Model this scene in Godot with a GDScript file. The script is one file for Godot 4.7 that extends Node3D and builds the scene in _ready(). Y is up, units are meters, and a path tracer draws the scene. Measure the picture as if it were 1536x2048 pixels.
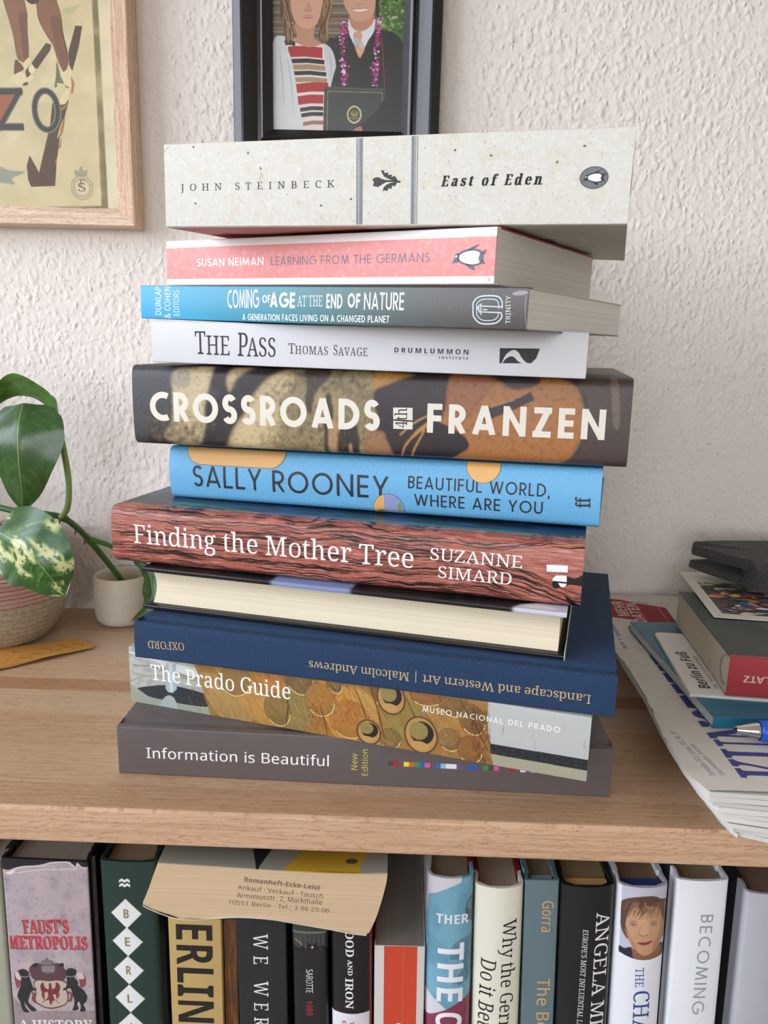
extends Node3D
# A stack of books on a beech bookcase against a woodchip wall. Units are metres; print is laid out in millimetres on each spine.

var mcache := {}
var fcache := {}
var tcache := {}
var rng := RandomNumberGenerator.new()
var used := {}


# ---------------------------------------------------------------- meshes
class MB:
	var v := PackedVector3Array()
	var n := PackedVector3Array()
	var t := PackedVector2Array()

	func tri(a: Vector3, b: Vector3, c: Vector3, na: Vector3, nb: Vector3, nc: Vector3, ta := Vector2(), tb := Vector2(), tc := Vector2()) -> void:
		if (b - a).cross(c - a).dot(na + nb + nc) > 0.0:
			v.append_array([a, c, b])
			n.append_array([na, nc, nb])
			t.append_array([ta, tc, tb])
		else:
			v.append_array([a, b, c])
			n.append_array([na, nb, nc])
			t.append_array([ta, tb, tc])

	func flat(a: Vector3, b: Vector3, c: Vector3, out: Vector3, ta := Vector2(), tb := Vector2(), tc := Vector2()) -> void:
		var m := (b - a).cross(c - a).normalized()
		if m.dot(out) < 0.0:
			m = -m
		tri(a, b, c, m, m, m, ta, tb, tc)

	func quad(a: Vector3, b: Vector3, c: Vector3, d: Vector3, na: Vector3, nb: Vector3, nc: Vector3, nd: Vector3, ta := Vector2(), tb := Vector2(), tc := Vector2(), td := Vector2()) -> void:
		tri(a, b, c, na, nb, nc, ta, tb, tc)
		tri(a, c, d, na, nc, nd, ta, tc, td)

	func fquad(a: Vector3, b: Vector3, c: Vector3, d: Vector3, out: Vector3) -> void:
		flat(a, b, c, out)
		flat(a, c, d, out)

	func add(am: ArrayMesh, m: Material) -> void:
		if v.is_empty():
			return
		var a := []
		a.resize(Mesh.ARRAY_MAX)
		a[Mesh.ARRAY_VERTEX] = v
		a[Mesh.ARRAY_NORMAL] = n
		a[Mesh.ARRAY_TEX_UV] = t
		am.add_surface_from_arrays(Mesh.PRIMITIVE_TRIANGLES, a)
		am.surface_set_material(am.get_surface_count() - 1, m)

	func warp(f: Callable) -> void:
		for i in v.size():
			v[i] = f.call(v[i])

	func renormal() -> void:
		var sum := {}
		for i in range(0, v.size(), 3):
			var m := (v[i + 2] - v[i]).cross(v[i + 1] - v[i])
			for k in 3:
				var key := Vector3i((v[i + k] * 40000.0).round())
				sum[key] = sum.get(key, Vector3()) + m
		for i in v.size():
			n[i] = sum[Vector3i((v[i] * 40000.0).round())].normalized()


func part(called: String, mb: MB, m: Material, parent: Node) -> MeshInstance3D:
	var am := ArrayMesh.new()
	mb.add(am, m)
	return node_of(called, am, parent)


func node_of(called: String, am: Mesh, parent: Node) -> MeshInstance3D:
	var o := MeshInstance3D.new()
	o.name = numbered(called) if parent == self else called
	o.mesh = am
	parent.add_child(o, true)
	return o


func numbered(called: String) -> String:
	var k: int = used.get(called, 0)
	used[called] = k + 1
	return called if k == 0 else "%s_%03d" % [called, k]


func tag(o: Node, label: String, category: String, group := "") -> void:
	o.set_meta("label", label)
	o.set_meta("category", category)
	if group:
		o.set_meta("group", group)


func thing(called: String, label: String, category: String, at := Transform3D(), group := "") -> Node3D:
	var o := Node3D.new()
	o.name = numbered(called)
	add_child(o)
	o.transform = at
	tag(o, label, category, group)
	return o


func struct(called: String, mb: MB, m: Material) -> MeshInstance3D:
	var o := part(called, mb, m, self)
	o.set_meta("kind", "structure")
	return o


func prism(mb: MB, poly: PackedVector2Array, e0: float, e1: float, f := Transform3D(), uvf = null, smooth := 40.0, caps := true) -> void:
	# a polygon (a, b) drawn along e; f takes (a, b, e) to the node's own axes
	var p := poly
	var area := 0.0
	for i in p.size():
		area += p[i].cross(p[(i + 1) % p.size()])
	if area < 0.0:
		p = p.duplicate()
		p.reverse()
	var m := p.size()
	var en := PackedVector2Array()
	for i in m:
		var d := (p[(i + 1) % m] - p[i]).normalized()
		en.append(Vector2(d.y, -d.x))
	var cs := cos(deg_to_rad(smooth))
	for i in m:
		var j := (i + 1) % m
		var before := en[(i + m - 1) % m]
		var after := en[j]
		var n0 := (before + en[i]).normalized() if before.dot(en[i]) > cs else en[i]
		var n1 := (after + en[i]).normalized() if after.dot(en[i]) > cs else en[i]
		var w0 := (f.basis * Vector3(n0.x, n0.y, 0)).normalized()
		var w1 := (f.basis * Vector3(n1.x, n1.y, 0)).normalized()
		var t0 := Vector2()
		var t1 := Vector2()
		var t2 := Vector2()
		var t3 := Vector2()
		if uvf != null:
			t0 = uvf.call(p[i].x, p[i].y, e0)
			t1 = uvf.call(p[j].x, p[j].y, e0)
			t2 = uvf.call(p[j].x, p[j].y, e1)
			t3 = uvf.call(p[i].x, p[i].y, e1)
		mb.quad(f * Vector3(p[i].x, p[i].y, e0), f * Vector3(p[j].x, p[j].y, e0), f * Vector3(p[j].x, p[j].y, e1), f * Vector3(p[i].x, p[i].y, e1), w0, w1, w1, w0, t0, t1, t2, t3)
	if not caps:
		return
	var ix := Geometry2D.triangulate_polygon(p)
	var o := (f.basis * Vector3(0, 0, 1)).normalized()
	for k in range(0, ix.size(), 3):
		var q := [p[ix[k]], p[ix[k + 1]], p[ix[k + 2]]]
		for e in [e0, e1]:
			var nn := o if e == e1 else -o
			var uu := [Vector2(), Vector2(), Vector2()]
			if uvf != null:
				for c in 3:
					uu[c] = uvf.call(q[c].x, q[c].y, e)
			mb.tri(f * Vector3(q[0].x, q[0].y, e), f * Vector3(q[1].x, q[1].y, e), f * Vector3(q[2].x, q[2].y, e), nn, nn, nn, uu[0], uu[1], uu[2])


func rrect(a0: float, b0: float, a1: float, b1: float, r: float, seg := 3) -> PackedVector2Array:
	var o := PackedVector2Array()
	var cs := [Vector2(a1 - r, b0 + r), Vector2(a1 - r, b1 - r), Vector2(a0 + r, b1 - r), Vector2(a0 + r, b0 + r)]
	for k in 4:
		for i in seg + 1:
			var g := -PI / 2 + k * PI / 2 + i * PI / 2 / seg
			o.append(cs[k] + r * Vector2(cos(g), sin(g)))
	return o


func box(mb: MB, lo: Vector3, hi: Vector3, r := 0.0) -> void:
	prism(mb, rrect(lo.z, lo.y, hi.z, hi.y, r) if r > 0.0 else PackedVector2Array([Vector2(lo.z, lo.y), Vector2(hi.z, lo.y), Vector2(hi.z, hi.y), Vector2(lo.z, hi.y)]), lo.x, hi.x, ALONG_X)


const ALONG_X := Transform3D(Basis(Vector3(0, 0, 1), Vector3(0, 1, 0), Vector3(1, 0, 0)), Vector3())
const ALONG_Y := Transform3D(Basis(Vector3(1, 0, 0), Vector3(0, 0, 1), Vector3(0, 1, 0)), Vector3())


func tube(mb: MB, path: Array, radii: Array, sides := 10) -> void:
	var m := path.size()
	var side := Vector3(0, 0, 1)
	var rings := []
	var norms := []
	for i in m:
		var d: Vector3 = (path[mini(i + 1, m - 1)] - path[maxi(i - 1, 0)]).normalized()
		side = (side - d * side.dot(d)).normalized()
		var up := d.cross(side)
		var ring := []
		var nr := []
		for k in sides:
			var g := TAU * k / sides
			var q := side * cos(g) + up * sin(g)
			ring.append(path[i] + q * radii[i])
			nr.append(q)
		rings.append(ring)
		norms.append(nr)
	for i in m - 1:
		for k in sides:
			var l := (k + 1) % sides
			mb.quad(rings[i][k], rings[i][l], rings[i + 1][l], rings[i + 1][k], norms[i][k], norms[i][l], norms[i + 1][l], norms[i + 1][k])
	for e in [0, m - 1]:
		var d: Vector3 = (path[e] - path[1 if e == 0 else m - 2]).normalized()
		for k in sides:
			mb.tri(path[e], rings[e][k], rings[e][(k + 1) % sides], d, d, d)


func lathe(mb: MB, prof: PackedVector2Array, f := Transform3D(), sides := 56) -> void:
	# prof holds (radius, height) from outside bottom round to inside
	var m := prof.size()
	for i in m - 1:
		var d := (prof[i + 1] - prof[i]).normalized()
		var e := Vector2(d.y, -d.x)
		var n0 := e
		var n1 := e
		if i > 0:
			var q := (prof[i] - prof[i - 1]).normalized()
			if q.dot(d) > 0.6:
				n0 = (e + Vector2(q.y, -q.x)).normalized()
		if i < m - 2:
			var q := (prof[i + 2] - prof[i + 1]).normalized()
			if q.dot(d) > 0.6:
				n1 = (e + Vector2(q.y, -q.x)).normalized()
		for k in sides:
			var g0 := TAU * k / sides
			var g1 := TAU * (k + 1) / sides
			var u0 := Vector3(cos(g0), 0, sin(g0))
			var u1 := Vector3(cos(g1), 0, sin(g1))
			var y := Vector3(0, 1, 0)
			mb.quad(f * (u0 * prof[i].x + y * prof[i].y), f * (u1 * prof[i].x + y * prof[i].y), f * (u1 * prof[i + 1].x + y * prof[i + 1].y), f * (u0 * prof[i + 1].x + y * prof[i + 1].y),
				f.basis * (u0 * n0.x + y * n0.y), f.basis * (u1 * n0.x + y * n0.y), f.basis * (u1 * n1.x + y * n1.y), f.basis * (u0 * n1.x + y * n1.y),
				Vector2(g0 / TAU, prof[i].y), Vector2(g1 / TAU, prof[i].y), Vector2(g1 / TAU, prof[i + 1].y), Vector2(g0 / TAU, prof[i + 1].y))


# ---------------------------------------------------------------- materials
func paint(hex: String, rough := 0.6, metal := 0.0) -> StandardMaterial3D:
	var key := "%s %s %s" % [hex, rough, metal]
	if not mcache.has(key):
		var m := StandardMaterial3D.new()
		m.albedo_color = Color(hex)
		m.roughness = rough
		m.metallic = metal
		mcache[key] = m
	return mcache[key]


func printed(tex: Texture2D, rough := 0.5) -> StandardMaterial3D:
	var m := StandardMaterial3D.new()
	m.albedo_texture = tex
	m.roughness = rough
	m.texture_repeat = false
	return m


func noise_image(w: int, h: int, freq: float, sd: int, oct := 3, seamless := false) -> Image:
	var nz := FastNoiseLite.new()
	nz.seed = sd
	nz.frequency = freq
	nz.noise_type = FastNoiseLite.TYPE_SIMPLEX_SMOOTH
	nz.fractal_octaves = oct
	return nz.get_seamless_image(w, h) if seamless else nz.get_image(w, h)


func page_material(hex: String) -> StandardMaterial3D:
	var key := "page " + hex
	if not mcache.has(key):
		if not tcache.has("pages"):
			var im := Image.create(64, 512, false, Image.FORMAT_RGB8)
			var r := RandomNumberGenerator.new()
			r.seed = 11
			var drift := 0.0
			for y in 512:
				drift = drift * 0.8 + r.randf_range(-0.03, 0.03)
				var g := clampf(0.96 + drift * 0.6 - (0.06 if r.randf() < 0.05 else 0.0), 0.0, 1.0)
				im.fill_rect(Rect2i(0, y, 64, 1), Color(g, g, g))
			for k in 60:
				im.fill_rect(Rect2i(r.randi() % 64, r.randi() % 512, 6 + r.randi() % 30, 1), Color(0.86, 0.85, 0.83))
			tcache["pages"] = ImageTexture.create_from_image(im)
		var m := StandardMaterial3D.new()
		m.albedo_color = Color(hex)
		m.albedo_texture = tcache["pages"]
		m.roughness = 0.9
		m.uv1_triplanar = true
		m.uv1_scale = Vector3(12, 38, 12)
		m.heightmap_enabled = true
		m.heightmap_texture = tcache["pages"]
		m.heightmap_scale = 0.006
		mcache[key] = m
	return mcache[key]


func cloth_material(hex: String) -> StandardMaterial3D:
	if not tcache.has("weave"):
		var im := Image.create(64, 64, false, Image.FORMAT_RGB8)
		for y in 64:
			for x in 64:
				var a := sin(TAU * x / 16.0) * 0.5 + 0.5
				var b := sin(TAU * y / 16.0) * 0.5 + 0.5
				var over := ((x / 16) + (y / 16)) % 2 == 0
				var g := 0.35 + 0.65 * (a if over else b)
				im.set_pixel(x, y, Color(g, g, g))
		tcache["weave"] = ImageTexture.create_from_image(im)
	var m := StandardMaterial3D.new()
	m.albedo_color = Color(hex)
	m.albedo_texture = tcache["weave"]
	m.roughness = 0.75
	m.uv1_triplanar = true
	m.uv1_scale = Vector3(330, 330, 330)
	m.heightmap_enabled = true
	m.heightmap_texture = tcache["weave"]
	m.heightmap_scale = 0.03
	return m


# ---------------------------------------------------------------- a canvas in millimetres, for flat print
class Cv:
	var im: Image
	var k := 1.0
	var hh := 0.0
	var o := Vector2()
	var rows := {}
	var ss := 2

	func _init(wmm: float, hmm: float, ppm: float, col: Color, origin := Vector2()) -> void:
		k = ppm * ss
		hh = hmm
		o = origin
		im = Image.create(int(wmm * k), int(hmm * k), false, Image.FORMAT_RGBA8)
		im.fill(col)

	func px(p: Vector2) -> Vector2:
		return Vector2((p.x - o.x) * k, (hh - p.y + o.y) * k)

	func row(c: Color) -> Image:
		if not rows.has(c):
			var r := Image.create(im.get_width(), 1, false, Image.FORMAT_RGBA8)
			r.fill(c)
			rows[c] = r
		return rows[c]

	func fill(q: PackedVector2Array, c: Color) -> void:
		var y0 := INF
		var y1 := -INF
		for p in q:
			y0 = minf(y0, p.y)
			y1 = maxf(y1, p.y)
		var m := q.size()
		var w := im.get_width()
		for y in range(maxi(0, int(floor(y0))), mini(im.get_height() - 1, int(ceil(y1))) + 1):
			var yc := y + 0.5
			var xs := []
			for i in m:
				var a := q[i]
				var b := q[(i + 1) % m]
				if (a.y <= yc) != (b.y <= yc):
					xs.append(a.x + (yc - a.y) / (b.y - a.y) * (b.x - a.x))
			xs.sort()
			for i in range(0, xs.size() - 1, 2):
				var x0 := clampi(int(ceil(xs[i] - 0.5)), 0, w)
				var x1 := clampi(int(ceil(xs[i + 1] - 0.5)), 0, w)
				if x1 > x0:
					if c.a >= 1.0:
						im.fill_rect(Rect2i(x0, y, x1 - x0, 1), c)
					else:
						im.blend_rect(row(c), Rect2i(0, 0, x1 - x0, 1), Vector2i(x0, y))

	func poly(pts: PackedVector2Array, c) -> void:
		var q := PackedVector2Array()
		for p in pts:
			q.append(px(p))
		fill(q, Color(c))

	func blob(pts: PackedVector2Array, c) -> void:
		poly(smooth(pts, true), c)

	static func smooth(pts: PackedVector2Array, closed: bool, steps := 6) -> PackedVector2Array:
		var q := PackedVector2Array()
		var m := pts.size()
		for i in (m if closed else m - 1):
			var a := pts[(i + m - 1) % m] if closed else pts[maxi(i - 1, 0)]
			var b := pts[i]
			var c := pts[(i + 1) % m]
			var d := pts[(i + 2) % m] if closed else pts[mini(i + 2, m - 1)]
			for s in steps:
				q.append(b.cubic_interpolate(c, a, d, s / float(steps)))
		if not closed:
			q.append(pts[m - 1])
		return q

	func ell(c: Vector2, rx: float, ry: float, col, turn := 0.0) -> void:
		var q := PackedVector2Array()
		for i in 36:
			q.append(c + Vector2(rx * cos(TAU * i / 36), ry * sin(TAU * i / 36)).rotated(turn))
		poly(q, col)

	func line(pts: PackedVector2Array, w: float, c, taper := false) -> void:
		var q := PackedVector2Array()
		var back := PackedVector2Array()
		var m := pts.size()
		for i in m:
			var d := (pts[mini(i + 1, m - 1)] - pts[maxi(i - 1, 0)]).normalized()
			var s := w * 0.5 * (sin(PI * (i + 0.3) / (m - 0.4)) if taper else 1.0)
			q.append(pts[i] + Vector2(-d.y, d.x) * s)
			back.append(pts[i] - Vector2(-d.y, d.x) * s)
		back.reverse()
		q.append_array(back)
		poly(q, c)

	func tris(t: PackedVector2Array, c) -> void:
		for i in range(0, t.size(), 3):
			fill(PackedVector2Array([px(t[i]), px(t[i + 1]), px(t[i + 2])]), Color(c))

	func grain(col, lo: float, hi: float, most: float, sd: int, fx: float, fy: float, oct := 3) -> void:
		# mottling of one colour: noise of fx, fy cells per millimetre, from nothing at lo to most at hi
		var w := clampi(int(im.get_width() / k * fx * 9.0), 16, im.get_width())
		var h := clampi(int(im.get_height() / k * fy * 9.0), 16, im.get_height())
		var nz := FastNoiseLite.new()
		nz.seed = sd
		nz.frequency = 1.0 / 9.0
		nz.fractal_octaves = oct
		nz.noise_type = FastNoiseLite.TYPE_SIMPLEX_SMOOTH
		var src := nz.get_image(w, h).get_data()
		var c := Color(col)
		var out := PackedByteArray()
		out.resize(w * h * 4)
		for i in w * h:
			var a := smoothstep(lo, hi, src[i] / 255.0) * most
			out[i * 4] = c.r8
			out[i * 4 + 1] = c.g8
			out[i * 4 + 2] = c.b8
			out[i * 4 + 3] = int(a * 255.0)
		var g := Image.create_from_data(w, h, false, Image.FORMAT_RGBA8, out)
		g.resize(im.get_width(), im.get_height(), Image.INTERPOLATE_BILINEAR)
		im.blend_rect(g, Rect2i(0, 0, im.get_width(), im.get_height()), Vector2i())

	func soften(f: float) -> void:
		# blur: halve a few times (each step averages), then enlarge again
		var w := im.get_width()
		var h := im.get_height()
		var m := maxi(1, int(round(log(f) / log(2.0))))
		for i in m:
			im.resize(maxi(2, im.get_width() / 2), maxi(2, im.get_height() / 2), Image.INTERPOLATE_BILINEAR)
		for i in m - 1:
			im.resize(im.get_width() * 2, im.get_height() * 2, Image.INTERPOLATE_BILINEAR)
		im.resize(w, h, Image.INTERPOLATE_BILINEAR)

	func tex() -> ImageTexture:
		im.resize(maxi(2, im.get_width() / ss), maxi(2, im.get_height() / ss), Image.INTERPOLATE_BILINEAR)
		im.convert(Image.FORMAT_RGB8)
		return ImageTexture.create_from_image(im)


func P(a: Array) -> PackedVector2Array:
	var q := PackedVector2Array()
	for i in range(0, a.size(), 2):
		q.append(Vector2(a[i], a[i + 1]))
	return q


func V(a: Array) -> Vector2:
	return Vector2(a[0], a[1])


# ---------------------------------------------------------------- lettering
func font_of(key: String) -> Font:
	if not fcache.has(key):
		var f := SystemFont.new()
		f.font_names = PackedStringArray([{"a": "Droid Sans", "s": "Droid Serif", "m": "Droid Sans Mono"}[key[0]]])
		f.font_weight = 700 if key.ends_with("b") else 400
		fcache[key] = f
	return fcache[key]


func raw_text(text: String, key: String, gap: float) -> PackedVector2Array:
	var t := TextMesh.new()
	var f := font_of(key)
	if gap != 0.0:
		var fv := FontVariation.new()
		fv.base_font = f
		fv.spacing_glyph = int(gap * 64)
		t.font = fv
	else:
		t.font = f
	t.text = text
	t.depth = 0.0
	t.font_size = 64
	t.pixel_size = 0.01
	t.curve_step = 1.5
	t.width = 100000.0
	var a := t.get_mesh_arrays()
	var v: PackedVector3Array = a[Mesh.ARRAY_VERTEX]
	var q := PackedVector2Array()
	var ix = a[Mesh.ARRAY_INDEX]
	if ix != null and ix.size():
		for i in ix:
			q.append(Vector2(v[i].x, v[i].y))
	else:
		for p in v:
			q.append(Vector2(p.x, p.y))
	return q


func text_tris(text: String, key: String, gap := 0.0) -> PackedVector2Array:
	# triangles with the ink from 0 to 1 across, the baseline at 0 and the tallest letter at 1
	var q: PackedVector2Array
	var base := 0.0
	if key[0] == "f":
		q = futura(text, float(key.substr(1)), gap)
	else:
		q = raw_text(text, key, gap)
		base = INF
		for p in raw_text("H", key, 0.0):
			base = minf(base, p.y)
	var lo := Vector2(INF, INF)
	var hi := -lo
	for p in q:
		lo = lo.min(p)
		hi = hi.max(p)
	for i in q.size():
		q[i] = Vector2((q[i].x - lo.x) / (hi.x - lo.x), (q[i].y - base) / (hi.y - base))
	return q


func arc(c: Vector2, rx: float, ry: float, d0: float, d1: float, n := 14) -> Array:
	var o := []
	for i in n + 1:
		var g := deg_to_rad(lerpf(d0, d1, i / float(n)))
		o.append(c + Vector2(rx * cos(g), ry * sin(g)))
	return o


func glyph(ch: String, t: float) -> Array:
	# a geometric capital one unit high, as its width and its strokes
	var h := t / 2
	var w := 0.0
	var s := []
	match ch:
		"I":
			w = t
			s = [[Vector2(h, 0), Vector2(h, 1)]]
		"L":
			w = 0.48
			s = [[Vector2(h, 0), Vector2(h, 1)], [Vector2(h, h), Vector2(w, h)]]
		"E":
			w = 0.5
			s = [[Vector2(h, 0), Vector2(h, 1)], [Vector2(h, h), Vector2(w, h)], [Vector2(h, 1 - h), Vector2(w, 1 - h)], [Vector2(h, 0.5), Vector2(w * 0.95, 0.5)]]
		"F":
			w = 0.5
			s = [[Vector2(h, 0), Vector2(h, 1)], [Vector2(h, 1 - h), Vector2(w, 1 - h)], [Vector2(h, 0.5), Vector2(w * 0.95, 0.5)]]
		"T":
			w = 0.56
			s = [[Vector2(w / 2, 0), Vector2(w / 2, 1)], [Vector2(0, 1 - h), Vector2(w, 1 - h)]]
		"H":
			w = 0.68
			s = [[Vector2(h, 0), Vector2(h, 1)], [Vector2(w - h, 0), Vector2(w - h, 1)], [Vector2(h, 0.5), Vector2(w - h, 0.5)]]
		"N":
			w = 0.74
			s = [[Vector2(h, 0), Vector2(h, 1)], [Vector2(w - h, 0), Vector2(w - h, 1)], [Vector2(h * 0.9, 1), Vector2(w - h * 0.9, 0)]]
		"M":
			w = 0.95
			s = [[Vector2(h * 0.8, 0), Vector2(w * 0.2, 1)], [Vector2(w - h * 0.8, 0), Vector2(w * 0.8, 1)], [Vector2(w * 0.2, 1), Vector2(w / 2, 0.05)], [Vector2(w * 0.8, 1), Vector2(w / 2, 0.05)]]
		"W":
			w = 1.15
			s = [[Vector2(h, 1), Vector2(w * 0.28, 0)], [Vector2(w * 0.28, 0), Vector2(w / 2, 0.95)], [Vector2(w / 2, 0.95), Vector2(w * 0.72, 0)], [Vector2(w * 0.72, 0), Vector2(w - h, 1)]]
		"Z":
			w = 0.58
			s = [[Vector2(0.02, 1 - h), Vector2(w, 1 - h)], [Vector2(0, h), Vector2(w, h)], [Vector2(w - t * 0.6, 1 - h), Vector2(t * 0.6, h)]]
		"A":
			w = 0.78
			s = [[Vector2(h, 0), Vector2(w / 2, 1)], [Vector2(w - h, 0), Vector2(w / 2, 1)], [Vector2(w * 0.25, 0.27), Vector2(w * 0.75, 0.27)]]
		"V":
			w = 0.74
			s = [[Vector2(h, 1), Vector2(w / 2, 0)], [Vector2(w - h, 1), Vector2(w / 2, 0)]]
		"Y":
			w = 0.7
			s = [[Vector2(h, 1), Vector2(w / 2, 0.42)], [Vector2(w - h, 1), Vector2(w / 2, 0.42)], [Vector2(w / 2, 0), Vector2(w / 2, 0.48)]]
		"O":
			w = 0.94
			s = [arc(Vector2(w / 2, 0.5), w / 2 - h, 0.5 - h, 0, 360, 40)]
		"C":
			w = 0.74
			s = [arc(Vector2(0.5, 0.5), 0.5 - h, 0.5 - h, 62, 298, 28)]
		"G":
			w = 0.92
			s = [arc(Vector2(0.5, 0.5), 0.5 - h, 0.5 - h, 48, 360, 34), [Vector2(0.52, 0.5), Vector2(1.0 - h, 0.5)]]
		"S":
			w = 0.52
			var r := 0.27 - h
			s = [arc(Vector2(w / 2, 0.73), w / 2 - h, r, 25, 262, 18) + arc(Vector2(w / 2, 0.27 + h * 0.0), w / 2 - h * 0.9, 0.27 - h, 82, -155, 18)]
			var a: Array = arc(Vector2(w / 2, 1 - h - (0.5 - h) / 2), w / 2 - h, (0.5 - h) / 2, 30, 270, 18)
			a.append_array(arc(Vector2(w / 2, h + (0.5 - h) / 2), w / 2 - h * 0.9, (0.5 - h) / 2, 90, -152, 18))
			s = [a]
		"U":
			w = 0.66
			var u: Array = [Vector2(h, 1)]
			u.append_array(arc(Vector2(w / 2, w / 2), w / 2 - h, w / 2 - h, 180, 360, 18))
			u.append(Vector2(w - h, 1))
			s = [u]
		"R", "P", "B", "D":
			w = 0.56
			s = [[Vector2(h, 0), Vector2(h, 1)]]
			if ch == "D":
				w = 0.72
				var d: Array = [Vector2(h, 1 - h)]
				d.append_array(arc(Vector2(w - 0.5, 0.5), 0.5 - h, 0.5 - h, 90, -90, 20))
				d.append(Vector2(h, h))
				s.append(d)
			else:
				var y0 := 0.44 if ch != "B" else 0.53
				var r := (1 - h - y0) / 2
				var d: Array = [Vector2(h, 1 - h)]
				d.append_array(arc(Vector2(w - h - r, y0 + r), r, r, 90, -90, 14))
				d.append(Vector2(h, y0))
				s.append(d)
				if ch == "R":
					s.append([Vector2(w * 0.45, y0), Vector2(w - h * 0.7, 0)])
				if ch == "B":
					var r2 := (y0 - h) / 2
					var e: Array = [Vector2(h, y0)]
					e.append_array(arc(Vector2(w - h - r2, h + r2), r2, r2, 90, -90, 14))
					e.append(Vector2(h, h))
					s.append(e)
		",":
			w = t
			s = [[Vector2(h * 1.3, t), Vector2(h * 0.4, -t * 1.1)]]
		"-":
			w = 0.4
			s = [[Vector2(0, 0.5), Vector2(w, 0.5)]]
		_:
			w = 0.26
	return [w, s]


func stroke(line: Array, t: float) -> PackedVector2Array:
	var q := PackedVector2Array()
	var m := line.size()
	var l := []
	var r := []
	var closed: bool = line[0].distance_to(line[m - 1]) < 0.001 and m > 3
	for i in m:
		var before: Vector2 = line[m - 2] if i == 0 and closed else line[maxi(i - 1, 0)]
		var after: Vector2 = line[1] if i == m - 1 and closed else line[mini(i + 1, m - 1)]
		var a: Vector2 = (line[i] - before).normalized()
		var b: Vector2 = (after - line[i]).normalized()
		if a == Vector2():
			a = b
		if b == Vector2():
			b = a
		var d := (a + b).normalized()
		var nn := Vector2(-d.y, d.x)
		var k := t / 2 / maxf(0.5, nn.dot(Vector2(-a.y, a.x)))
		l.append(line[i] + nn * k)
		r.append(line[i] - nn * k)
	for i in m - 1:
		q.append_array([l[i], r[i], r[i + 1], l[i], r[i + 1], l[i + 1]])
	return q


func futura(text: String, t: float, gap: float) -> PackedVector2Array:
	var q := PackedVector2Array()
	var x := 0.0
	for ch in text:
		var g := glyph(ch, t)
		for line in g[1]:
			for p in stroke(line, t):
				q.append(Vector2(p.x + x, clampf(p.y, -0.25, 1.0) if ch == "," else clampf(p.y, 0.0, 1.0)))
		x += g[0] + 0.13 + gap
	return q


func lay_text(text: String, key: String, m: Array, gap := 0.0, slant := 0.0) -> PackedVector2Array:
	# m: start of the baseline, its end, and the top of the first letter, in millimetres
	var a := Vector2(m[0], m[1])
	var ex := Vector2(m[2], m[3]) - a
	var up := Vector2(-ex.y, ex.x).normalized()
	var ey := up * (Vector2(m[4], m[5]) - a).dot(up)
	ey += ex.normalized() * slant * ey.length()
	var q := text_tris(text, key, gap)
	for i in q.size():
		q[i] = a + ex * q[i].x + ey * q[i].y
	return q


# ---------------------------------------------------------------- books
func spine_z(bk: Dictionary, s: float) -> float:
	var z: float = bk.b * (1.0 - pow(2.0 * s / bk.T - 1.0, 2))
	var e: float = minf(s, bk.T - s)
	if e < bk.r:
		e = maxf(e, 0.0)
		z -= bk.r - sqrt(bk.r * bk.r - pow(bk.r - e, 2))
	return z


func split_tri(a: Vector2, b: Vector2, c: Vector2, out: PackedVector2Array, most: float, bk: Dictionary) -> void:
	var lo := minf(a.y, minf(b.y, c.y))
	var hi := maxf(a.y, maxf(b.y, c.y))
	if hi - lo <= (0.35 if minf(lo, bk.T * 1000 - hi) < bk.r * 1000 else most):
		out.append_array([a, b, c])
		return
	var ab := absf(a.y - b.y)
	var bc := absf(b.y - c.y)
	var ca := absf(c.y - a.y)
	if ab >= bc and ab >= ca:
		var m := (a + b) / 2
		split_tri(a, m, c, out, most, bk)
		split_tri(m, b, c, out, most, bk)
	elif bc >= ca:
		var m := (b + c) / 2
		split_tri(b, m, a, out, most, bk)
		split_tri(m, c, a, out, most, bk)
	else:
		var m := (c + a) / 2
		split_tri(c, m, b, out, most, bk)
		split_tri(m, a, b, out, most, bk)


func put_on(bk: Dictionary, tris: PackedVector2Array, m: Material, called := "lettering", layer := 1) -> MeshInstance3D:
	var mb := MB.new()
	var f: Transform3D = bk.get("f", Transform3D())
	var q := tris
	if bk.b > 0.0 or bk.get("bent", false):
		q = PackedVector2Array()
		for i in range(0, tris.size(), 3):
			split_tri(tris[i], tris[i + 1], tris[i + 2], q, maxf(1.2, bk.T * 1000 / 18.0), bk)
	var pts := PackedVector3Array()
	var nr := PackedVector3Array()
	for p in q:
		var s: float = p.y * 0.001
		if bk.b == 0.0 and bk.T < 0.9:
			s = clampf(s, bk.r, bk.T - bk.r)
		var z := spine_z(bk, s)
		var d := (spine_z(bk, s + 0.0003) - spine_z(bk, s - 0.0003)) / 0.0006
		var nn := (f.basis * Vector3(0, -d, 1)).normalized()
		pts.append(f * Vector3(p.x * 0.001, s, z) + nn * (0.00004 + 0.00005 * layer))
		nr.append(nn)
	for i in range(0, pts.size(), 3):
		mb.tri(pts[i], pts[i + 1], pts[i + 2], nr[i], nr[i + 1], nr[i + 2])
	return part(called, mb, m, bk.s)


func txt(bk: Dictionary, text: String, key: String, col, m: Array, gap := 0.0, slant := 0.0, layer := 1) -> void:
	put_on(bk, lay_text(text, key, m, gap, slant), col if col is Material else paint(col, 0.5), "lettering", layer)


func shape(bk: Dictionary, pts: PackedVector2Array, col, called := "printed_shape", layer := 1) -> void:
	var ix := Geometry2D.triangulate_polygon(pts)
	var q := PackedVector2Array()
	for i in ix:
		q.append(pts[i])
	put_on(bk, q, col if col is Material else paint(col, 0.5), called, layer)


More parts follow.
